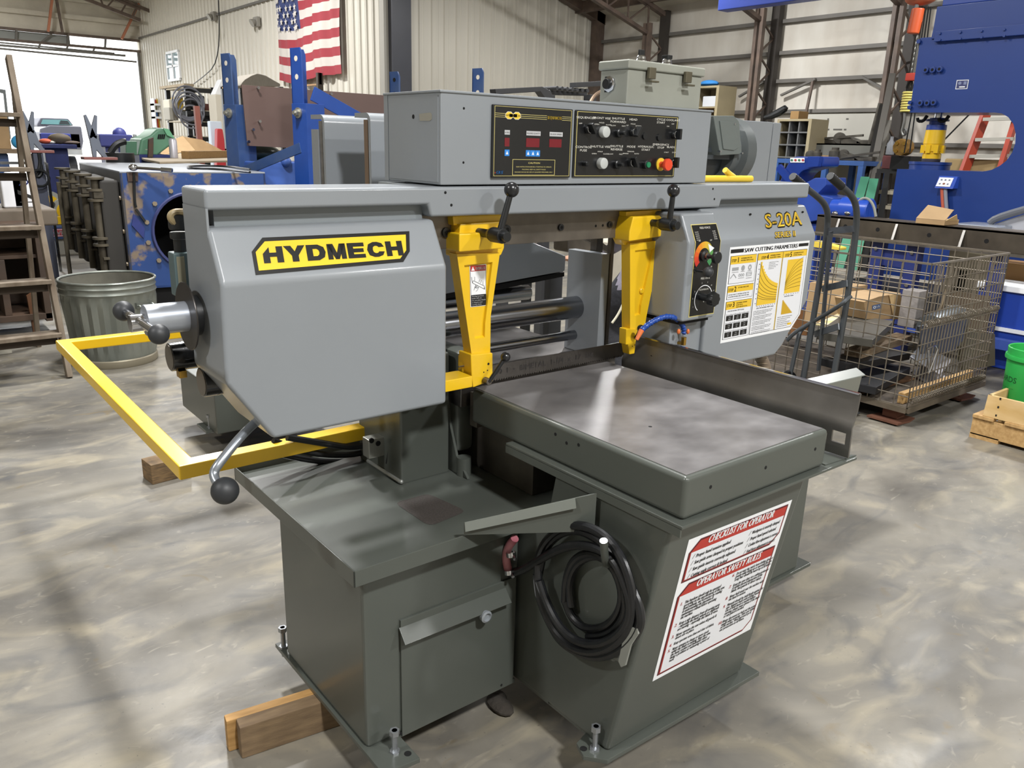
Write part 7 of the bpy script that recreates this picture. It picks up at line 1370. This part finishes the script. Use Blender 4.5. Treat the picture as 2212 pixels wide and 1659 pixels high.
# pale wedge plate with grey tube at the right edge
q = [P(x, y, x=7.4) for x, y in ((2135, 488), (2212, 463), (2300, 440), (2300, 520), (2212, 503))]; b = B(); b.prism(q, (.04, 0, 0)); tag(b.ob('pale_plate', M('pale_plate', '#aeb0b8', .5)), 'pale grey slanted plate at the right edge above the steel channel', 'plate')
b = B(); b.tube([P(x, y, x=7.35) for x, y in ((2138, 482), (2150, 472), (2200, 456), (2300, 430))], .03, 10, sm=1); tag(b.ob('grey_tube', M('tube_grey', '#5d6068', .4)), 'grey bent tube lying on the pale slanted plate at the right edge', 'tube')
b = B(); a = P(2070, 481, x=7.2); b.box(7.1, 7.5, P(2165, 490, x=7.2).y, a.y, a.z-.08, a.z, .01); tag(b.ob('plastic_wrap', M('clear_wrap', '#8f95a0', .25, .3)), 'shiny grey wrapped bundle beside the cardboard box on the channel', 'bundle')
# blue machine low at the right edge, beige boxes on the floor
yp0 = P(2105, 660, x=6.9).y+.08; b = B(); b.box(7.2, 7.85, yp0, 7.6, 0, .48, .01); tag(b.ob('pale_floor_standin', M('pale_floor_standin', '#b9b2a2', .7, var=(3, .12))), 'added pale block standing in for bright floor behind the steel channel, seen through the basket', 'stand-in')  # added block, its pale top stands in for bright floor behind the basket
xq = 6.9; y1 = P(2105, 660, x=xq).y; zt = P(2190, 618, x=xq).z; BM_ = thing('blue_machine_base', 'low blue machine base with white top behind the green bucket', 'machine', (xq+.4, y1-.8, 0)); b = B(); b.box(xq, xq+.8, y1-2.0, y1, 0, zt-.05, .02); b.ob('base', M('base_blue', '#22409c', .4), BM_); b = B(); b.box(xq-.02, xq+.8, y1-2.0, y1+.02, zt-.05, zt, .01); b.ob('top_plate', white, BM_); b = B(); b.box(xq-.015, xq, y1-2.0, y1, zt-.36, zt-.33); b.ob('trim_line', white, BM_)
for (px, py, w_, h_, cl_, lab_) in ((2095, 585, .35, .4, '#b3a98f', 'beige box on the floor between the steel channel and wire basket'), (2078, 600, .12, .2, '#cbb53a', 'small yellow box behind the wire basket, beside the beige box'), (2195, 600, .3, .3, '#8d6a3f', 'brown box under the steel channel at the right edge')):
    p = P(px, py, x=7.3); b = B(); z_ = .481 if p.y-w_/2 > yp0 else 0; b.box(7.25, 7.5, p.y-w_/2, p.y+w_/2, z_, max(z_+.1, p.z+h_*.4), .01); tag(b.ob('storage_box', M('sb_%d' % px, cl_, .7)), lab_, 'box')
b = B(); p = P(1775, 533, x=6.2); b.prism([P(x, y, x=6.2) for x, y in ((1755, 520), (1775, 524), (1815, 535), (1814, 541), (1770, 536), (1755, 534))], (.1, 0, 0), .005); tag(b.ob('yellow_strap', M('strap_yellow', '#dcc14a', .5)), 'yellow cloth strap lying behind the hand truck on the basket rim', 'strap')
# ---------------------------------------------------------------- blue horizontal machine with motor (behind the saw, right)
XM = 7.0; BMM = thing('blue_bandsaw', 'small blue workshop saw with four button plate and round motor, behind the head', 'saw', V((XM+.2, P(1740, 430, x=XM).y, 0)))
def pm(l): return [P(x, y, x=XM) for x, y in l]
b = B(); b.prism(pm([(1680, 400), (1692, 370), (1706, 345), (1716, 338), (1778, 338), (1776, 360), (1748, 365), (1732, 370), (1722, 382), (1716, 400)]), (.3, 0, 0), .02); b.ob('arched_head', blue, BMM)
b = B(); b.prism(pm([(1752, 338), (1779, 338), (1774, 360), (1752, 362)]), (-.06, 0, 0), .006); b.ob('head_end', blue, BMM)
q = pm([(1708, 341), (1739, 341), (1737, 352), (1708, 351)]); pr = Print(q[0]+V((-.005, 0, 0)), q[1]+V((-.005, 0, 0)), q[3]+V((-.005, 0, 0)), 100, 36, BMM, lift=.003); pr.rect(0, 0, 100, 36, white, 0)
for i, m_ in enumerate((M('btn_green', '#3f7a58', .4), M('btn_red', '#a8383c', .4), MC['btn_green'], MC['btn_red'])): pr.arc(12+26*i, 18, 0, 9, 0, 360, m_, 1, 14)
pr.done('button_plate')
b = B(); b.bar(P(1682, 360, x=XM-.03), P(1712, 396, x=XM-.03), .04, .06); b.ob('link_arm', blue, BMM)
b = B(); b.prism(pm([(1688, 400), (1730, 400), (1760, 384), (1785, 384), (1785, 400), (1765, 420), (1800, 428), (1796, 470), (1745, 480), (1735, 500), (1690, 500)]), (.35, 0, 0), .01); b.ob('lower_body', M('worn_blue', '#2b489b', .4, var=(5, .15)), BMM)
b = B(); b.box(XM+.05, XM+.4, P(1760, 500, x=XM).y, P(1690, 500, x=XM).y, 0, P(1720, 480, x=XM).z, .02); b.ob('machine_base', MC['worn_blue'], BMM)
m0, m1 = P(1800, 448, x=XM), P(1880, 449, x=XM); m1.z = m0.z; r_ = abs(P(1880, 429, x=XM).z-m1.z); b = B(); d = m1-m0; b.lathe(m0, d, [(r_*.75, 0), (r_*.8, d.length*.25), (r_, d.length*.28), (r_, d.length*.70), (r_*.86, d.length*.72), (r_*.86, d.length*.76), (r_*1.02, d.length*.78), (r_*1.02, d.length), (r_*.9, d.length*1.03)], 28); b.ob('motor', M('motor_blue', '#2950b8', .3, coat=.2), BMM)
b = B(); b.tube([P(x, y, x=XM-.05) for x, y in ((1853, 436), (1865, 427), (1878, 430), (1888, 445), (1892, 468))], .012, 6, sm=2); b.ob('motor_cable', M('cable_grey', '#8b8d86', .5), BMM)
for px in (1805, 1832): b = B(); p = P(px, 460, x=XM-.08); b.sph(p, .03, 10, (1, 1.2, .7)); b.ob('bright_nut', chrome, BMM)
# ---------------------------------------------------------------- along the girt wall
def xw(l, x): return [P(a, c, x=x) for a, c in l]
# whiteboard
q = xw([(1735, 247), (1908, 244), (1900, 330), (1728, 330)], XB-.16); WBD = tag(B().box(XB-.18, XB-.15, q[2].y, q[0].y, .9, q[0].z).ob('white_board', M('board_white', '#b3b1a8', .5)), 'off-white board on the insulated wall above the cluttered shelf', 'board')
pr = Print(V((XB-.18, q[0].y, q[0].z)), V((XB-.18, q[2].y, q[0].z)), V((XB-.18, q[0].y, .9)), 100, 60, WBD, lift=.003)
for x, y, w_ in ((8, 6, 3), (14, 4, 2), (20, 8, 3), (19, 11, 2), (33, 3, 2), (33, 10, 4), (29, 17, 3), (37, 16, 2), (42, 10, 11), (55, 10, 3), (56, 3, 3), (58, 17, 3), (62, 17, 2)): pr.rect(x, y, w_, 1, M('marker', '#55534e', .6), 0)
pr.done('marks')
# cubby cabinet and shelf unit
def cubby(name, label, xf_, ya_, yb2, z0, z1, nc, nr, side_w, mat, inner):
    t = thing(name, label, 'shelf', (xf_+.2, (ya_+yb2)/2, 0)); D = .45
    b = B(); b.box(xf_, xf_+D, yb2-.05, yb2, 0, z1).box(xf_, xf_+D, ya_, ya_+.04, 0, z1).box(xf_, xf_+D, yb2, ya_, z1-.03, z1).box(xf_+D-.03, xf_+D, yb2, ya_, 0, z1); b.ob('case', mat, t, smooth=0)
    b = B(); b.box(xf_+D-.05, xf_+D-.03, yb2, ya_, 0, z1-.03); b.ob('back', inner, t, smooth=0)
    for i in range(nr+1): z = z0+(z1-z0)*i/nr; b = B(); b.box(xf_+.01, xf_+D-.03, yb2, ya_, z-.02, z); b.ob('shelf_board', mat if nc == 1 else M('cubby_edge', '#5f6060', .5), t, smooth=0)
    for i in range(1, nc): y = ya_+(yb2-ya_)*i/nc; b = B(); b.box(xf_+.02, xf_+D-.03, y-.01, y+.01, z0, z1); b.ob('divider', MC['cubby_edge'], t, smooth=0)
    return t
tan = M('tan_cabinet', '#8f8468', .6, var=(3, .1))
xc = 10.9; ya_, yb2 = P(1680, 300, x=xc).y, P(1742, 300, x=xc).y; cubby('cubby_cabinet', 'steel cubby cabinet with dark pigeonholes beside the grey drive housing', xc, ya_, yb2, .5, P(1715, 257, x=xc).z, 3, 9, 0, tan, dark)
xc = 10.8; ya2, yb3 = P(1500, 220, x=xc).y, P(1545, 220, x=xc).y; zt = P(1535, 185, x=xc).z; SU = cubby('tan_shelf_unit', 'tan wooden shelf unit standing behind the grey enclosure', xc, ya2, yb3, .4, zt, 1, 7, 0, tan, tan)
zz = [.4+(zt-.4)*i/7 for i in range(8)]
for (px, r_, w_, h_, cl_, lab_) in ((1532, 6, .3, .16, '#b9bcc0', 'white parts bin on the top shelf of the tan shelf unit'), (1530, 5, .3, .12, '#c98a3c', 'orange small box on the second shelf of the tan shelf unit')): p = P(px, 210, x=xc); b = B(); b.box(xc+.03, xc+.3, p.y-w_/2, p.y+w_/2, zz[r_]+.001, zz[r_]+h_, .01); tag(b.ob('parts_bin', M('bin_%d' % px, cl_, .5)), lab_, 'bin')
p = P(1528, 180, x=xc+.15); b = B(); b.sph((xc+.2, p.y, zt+.05), .12, 14, (1, 1.4, .45)); tag(b.ob('blue_gloves', M('glove_blue', '#2f7cc0', .7)), 'bright blue gloves on top of the tan shelf unit', 'gloves')
# channel shelf with clutter and blue table below
xs_ = 11.1; y0, y1 = P(1725, 310, x=xs_).y, P(1893, 310, x=xs_).y; zt = P(1800, 310, x=xs_).z
SHL = thing('steel_shelf', 'grey steel channel shelf full of steel parts under the white board', 'shelf', (xs_, (y0+y1)/2, 0)); b = B(); b.box(xs_, xs_+.6, y1, y0, zt-.02, zt).box(xs_, xs_+.03, y1, y0, zt-.20, zt); b.ob('channel', M('shelf_grey', '#6b6b64', .5, .3), SHL); b = B(); [b.box(xs_+.1, xs_+.18, y-.04, y+.04, 0, zt-.02) for y in (y0-.1, y1+.1)]; b.ob('leg', M('shelf_dark', '#3a3834', .6), SHL)
gk = M('greasy_steel', '#37342f', .5, .5, var=(7, .3), col2='#5a564e')
def part(px, z, x, kind, s, label, mat=gk, nm='steel_part'):
    if kind in ('disc', 'can', 'wedge'): s *= .62
    p = P(px, 300, x=x); c = V((x+.15, p.y, z)); b = B()
    if kind == 'disc': b.cyl(c+V((0, 0, s)), c+V((.12, .05, s)), s, n=20, bev=.01)
    elif kind == 'bar': b.bar(c+V((0, s, .03)), c+V((0, -s, .12)), .03, .03)
    elif kind == 'flat': b.box(c.x, c.x+.2, c.y-s, c.y+s, z, z+.06, .01)
    elif kind == 'rod': b.cyl(c+V((0, 0, 0)), c+V((.02, -.06, s)), .03, n=10)
    elif kind == 'can': b.lathe(c, (0, 0, 1), [(s*.8, 0), (s*.8, s*1.2), (s*.5, s*1.4), (s*.5, s*1.7)], 14)
    elif kind == 'frame': b.box(c.x, c.x+.12, c.y-s, c.y+s, z, z+.08, .005); b.tube([c+V((.05, -s*.8, .08)), c+V((.05, -s*.8, .3)), c+V((.05, s*.8, .3)), c+V((.05, s*.8, .08))], .012, 6)
    elif kind == 'wedge': b.prism([c+V((0, -s, 0)), c+V((0, s, 0)), c+V((0, s*.7, s*.6)), c+V((0, -s*.3, s*.3))], (.18, 0, 0), .01)
    tag(b.ob(nm, mat), label, 'part')
for a in ((1752, 'frame', .12, 'small tray with wire bail at left on the steel shelf'), (1775, 'bar', .55, 'long thin bar lying slanted on the steel shelf'), (1800, 'disc', .13, 'round flange standing on the steel shelf'), (1770, 'flat', .25, 'flat steel plates lying at left on the steel shelf'), (1830, 'wedge', .3, 'wedge of steel offcuts in the middle of the steel shelf'), (1858, 'flat', .14, 'small dark block right of the offcuts on the steel shelf'), (1868, 'rod', .55, 'upright steel rod on the steel shelf against the white board'), (1883, 'flat', .1, 'dark block at the right end of the steel shelf')): part(a[0], zt, xs_+.05, a[1], a[2], a[3])
xt = 10.4; zt2 = P(1820, 347, x=xt).z; y0, y1 = P(1778, 350, x=xt).y, P(1866, 350, x=xt).y; TB = thing('blue_table', 'blue steel table loaded with greasy parts below the steel shelf', 'table', (xt+.3, (y0+y1)/2, 0)); tbm = M('table_blue', '#2c4f88', .5, var=(4, .15))
b = B(); b.box(xt, xt+.8, y1, y0+.8, zt2-.06, zt2, .004); b.ob('table_top', tbm, TB)
for y in (y1, y0-.06, y0+.7):
    for x in (xt, xt+.7): b = B(); b.box(x, x+.07, y, y+.07, 0, zt2-.06); b.ob('leg', tbm, TB)
b = B(); b.box(xt+.02, xt+.75, y1+.05, y0+.6, .35, .39); b.ob('lower_shelf', M('shelf_dark', '#3a3834'), TB)
for a in ((1740, 'disc', .10, 'rusty ring at the left end of the blue table'), (1757, 'can', .13, 'dark bottle shaped part on the left of the blue table'), (1775, 'flat', .2, 'brown carton on the blue table'), (1795, 'can', .16, 'dark green cylinder on the blue table'), (1812, 'disc', .12, 'round steel housing in the middle of the blue table'), (1828, 'wedge', .3, 'slanted channel offcut on the right of the blue table'), (1845, 'bar', .3, 'bent pipe end on the right of the blue table'), (1857, 'flat', .13, 'flat dark plate at the right end of the blue table')): part(a[0], zt2, xt+.1, a[1], a[2], a[3], M('carton_brown', '#8a6c42', .8) if 'carton' in a[3] else gk)
for i, (px, z, k_, s, lab_) in enumerate(((1790, .39, 'bar', .4, 'long rod on the lower shelf of the blue table'), (1815, .39, 'wedge', .3, 'grey offcut pile on the lower shelf of the blue table'), (1840, .39, 'flat', .25, 'flat bars on the right of the lower shelf of the blue table'))): part(px, z, xt+.1, k_, s, lab_)
# black hose bundle on the girt, box on cubby
b = B(); b.tube([P(x, y, x=10.95) for x, y in ((1652, 254), (1668, 250), (1685, 242), (1697, 234), (1699, 236))], [.03, .05, .06, .05, .03], 10); tag(b.ob('black_hose_bundle', black), 'black hose bundle lying on top of the cubby cabinet', 'hose')
p = P(1716, 250, x=10.95); b = B(); b.box(10.95, 11.2, P(1725, 250, x=10.95).y, P(1707, 250, x=10.95).y, P(1715, 257, x=10.9).z+.001, P(1715, 240, x=10.95).z, .005); tag(b.ob('small_carton', M('carton_brown', '#8a6c42', .8)), 'small brown carton on the right of the cubby cabinet top', 'box')
# long bars leaning on the lattice column
for i, (x0, y0, x1, y1, m_, lab_) in enumerate(((1907, 228, 1866, 420, M('bar_dark', '#24221f', .5, .5), 'dark long steel bar leaning on the lattice column, left of three'), (1928, 160, 1874, 430, M('bar_mid', '#5d5a55', .45, .6), 'longest steel bar leaning on the lattice column, middle of three'), (1919, 262, 1884, 400, M('bar_bright', '#8c8982', .4, .7), 'bright flat steel bar leaning on the lattice column, right of three'))):
    a, c = P(x0, y0, x=11.2), P(x1, y1, x=10.6); d = (c-a); c = a+d*((a.z-0)/(-d.z)); b = B(); b.bar(c, a, .08, .05); tag(b.ob('long_bar', m_), lab_, 'bar')
for i, (x0, y0, x1, y1, lab_) in enumerate(((1869, 385, 1853, 440, 'pale green bar end leaning at the foot of the long bars, left one'), (1888, 389, 1876, 440, 'pale green bar end leaning at the foot of the long bars, right one'))):
    a, c = P(x0, y0, x=9.7), P(x1, y1, x=9.4); d = c-a; c = a+d*(a.z/(-d.z)); b = B(); b.bar(c, a, .10, .05); tag(b.ob('green_bar', M('mint_green', '#3f7d63', .5)), lab_, 'bar')
# dark plate rack with light wood ends
xr3 = 9.9; y0, y1 = P(1886, 420, x=xr3).y, P(1945, 420, x=xr3).y; RKK = thing('plate_rack', 'dark steel plate rack with pale board ends left of the blue press', 'rack', (xr3+.4, (y0+y1)/2, 0)); z1 = P(1910, 365, x=xr3).z
b = B(); b.box(xr3, xr3+.9, y1, y0, z1-.05, z1); b.ob('rack_top', M('rack_dark', '#1f1f20', .6), RKK)
for y in (y0-.06, (y0+y1)/2, y1): b = B(); b.box(xr3, xr3+.06, y, y+.07, 0, z1-.05); b.ob('post', MC['rack_dark'], RKK)
b = B(); b.box(xr3+.85, xr3+.9, y1, y0, 0, z1-.05); b.ob('back', dark, RKK)
for i in range(7): z = .08+(z1-.2)*i/7; b = B(); b.box(xr3+.02, xr3+.8, y1+.02, y0-.02, z, z+.045); b.ob('board', M('board_end', '#a59d8a', .8), RKK)
p0, p1 = P(1908, 358, x=10.0), P(1943, 338, x=10.0); b = B(); b.box(10.0, 10.4, P(1946, 350, x=10).y, P(1905, 350, x=10).y, z1+.001, P(1920, 336, x=10).z, .01); tag(b.ob('red_tool_box', M('toolbox_red', '#5e2f30', .5)), 'dark red tool box on the plate rack left of the press', 'box')
p = P(1945, 318, x=9.8); b = B(); b.cyl(p, p+V((.15, 0, 0)), .10, n=10, bev=.01); o = tag(b.ob('bronze_casting', M('bronze', '#8b6b35', .45, .6, var=(8, .3))), 'round bronze casting with four bolts beside the chain hook', 'casting')
for i in range(4): a = R(45+90*i); b = B(); c = p+V((0,   .062*math.cos(a), .062*math.sin(a))); b.cyl(c, c+V((-.02, 0, 0)), .022, n=10); b.ob('bolt', brass, o)
b = B(); b.box(9.85, 10.2, p.y-.12, p.y+.12, z1+.001, p.z-.10); tag(b.ob('casting_block', dark), 'dark block under the bronze casting on the plate rack', 'block')
p = P(1925, 330, x=10.1); b = B(); b.lathe(V((10.3, p.y+.12, P(1920, 336, x=10).z+.011)), (0, 0, 1), [(.05, 0), (.05, .13), (.02, .18), (.02, .22)], 14); tag(b.ob('grey_bottle', M('bottle_grey', '#6a6d72', .4)), 'grey bottle on the dark red tool box', 'bottle')
# hoist with chains, spring and hook
XH = 9.4
HO = thing('chain_hoist', 'orange chain hoist with yellow spring and hook hanging beside the press', 'hoist', P(1972, 120, x=XH)); og = M('hoist_orange', '#c2542a', .4)
a, c = P(1973, 73, x=XH), P(1985, 18, x=XH); b = B(); b.cyl(a, c, .07, n=24, bev=.015); b.ob('chain_container', og, HO)
b = B(); p = P(1990, -4, x=XH+.05); b.sph(p, .11, 16, (1, 1.6, .7)); b.ob('hoist_motor', M('hoist_dusty', '#a85a3c', .5), HO)
b = B(); b.tube([P(1979, 18, x=XH), P(1981, 10, x=XH)], .02, 8); b.ob('shackle', chrome, HO)
for i, (x0, y0, x1, y1) in enumerate(((1996, 14, 1985, 85), (2000, 14, 1990, 85), (2006, 14, 1996, 85), (2011, 14, 2002, 90), (1970, 240, 1953, 330), (1977, 240, 1965, 330))): b = B(); b.tube([P(x0, y0, x=XH), P(x1, y1, x=XH)], .008, 5); b.ob('chain_fall', dark, HO)
p0, p1 = P(1982, 84, x=XH-.1), P(1968, 170, x=XH-.1); ln = None
for i in range(16):
    c = p0.lerp(p1, i/15); b = B(); b.tube([c+V((0 if i % 2 else .018*math.cos(t*1.047), .018*math.cos(t*1.047) if i % 2 else 0, .04*math.sin(t*1.047))) for t in range(6)], .008, 5, True); b.ob('chain_link', M('chain_steel', '#7b7b78', .35, .9), HO)
b = B(); b.box(XH-.14, XH-.06, P(1972, 165, x=XH-.1).y-.05, P(1965, 165, x=XH-.1).y+.03, P(1966, 175, x=XH-.1).z, P(1970, 158, x=XH-.1).z, .01); b.ob('limit_block', M('block_red', '#b23a2c', .5), HO)
p0, p1 = P(1962, 198, x=XH-.1), P(1955, 243, x=XH-.1); d = p1-p0
for i in range(8): c = p0+d*(i/8); b = B(); b.lathe(c, d, [(.052, 0), (.06, d.length/20), (.052, d.length/10)], 16); b.ob('spring_coil', M('spring_yellow', '#cfc069', .5), HO)
b = B(); b.cyl(p0, p1, .04, n=12); b.ob('spring_core', dark, HO); b = B(); c = P(1965, 188, x=XH-.1); b.tube([c+V((0, .03*math.cos(t), .06*math.sin(t))) for t in range(6)], .014, 6, True); b.ob('snap_link', dark, HO)
b = B(); b.tube([P(x, y, x=XH-.1) for x, y in ((1955, 243), (1954, 262), (1951, 275), (1948, 285), (1952, 293), (1958, 287), (1956, 278))], .016, 8, sm=2); b.ob('hook', M('chain_steel', '#7b7b78'), HO)
# red extension ladder and stuff seen through the press throat
RL = thing('red_ladder', 'red fibreglass step ladder with pale treads seen through the press throat', 'ladder', P(2105, 370, x=11.2)); rm = M('ladder_red', '#9c3b28', .5)
l0, l1 = P(2082, 372, x=11.1), P(2132, 240, x=11.3); r0, r1 = P(2165, 352, x=11.1), P(2192, 265, x=11.3)
for a, c in ((l0, l1), (r0, r1)): d = c-a; a2 = a-d*(a.z/d.z); b = B(); b.bar(a2, a+d*1.2, .05, .13); b.ob('side_rail', rm, RL)
for py in (258, 302, 338): a = P(2132-(py-240)*.38, py, x=11.15); c = P(2190, py-2, x=11.2); b = B(); b.bar(a, c, .09, .04); b.ob('tread', M('tread_grey', '#b0aea5', .4, .5), RL)
b = B(); b.bar(P(2040, 302, x=11.4), P(2095, 246, x=11.5), .02, .02); tag(b.ob('brace_rod', dark), 'thin dark brace rod on the wall seen through the press throat', 'rod')
b = B(); p = P(2140, 360, x=11.4); b.box(11.2, 11.6, p.y-.5, p.y+.5, 0, P(2140, 345, x=11.4).z, .02); tag(b.ob('wood_sheets', M('brown_sheets', '#8f7b55', .8)), 'stack of brown sheets behind the red ladder, through the throat', 'sheet')
# blue crane beam at the top edge
p0, p1 = P(1551, 10, x=9.0), P(1720, -8, x=9.0); z0 = P(1551, 23, x=9.0).z; b = B(); b.box(9.0, 9.2, p1.y-1.2, p0.y, z0, z0+.35, .01); tag(b.ob('blue_crane_beam', M('crane_blue', '#2f459c', .4)), 'blue crane beam cut by the top edge above the lattice column', 'beam')
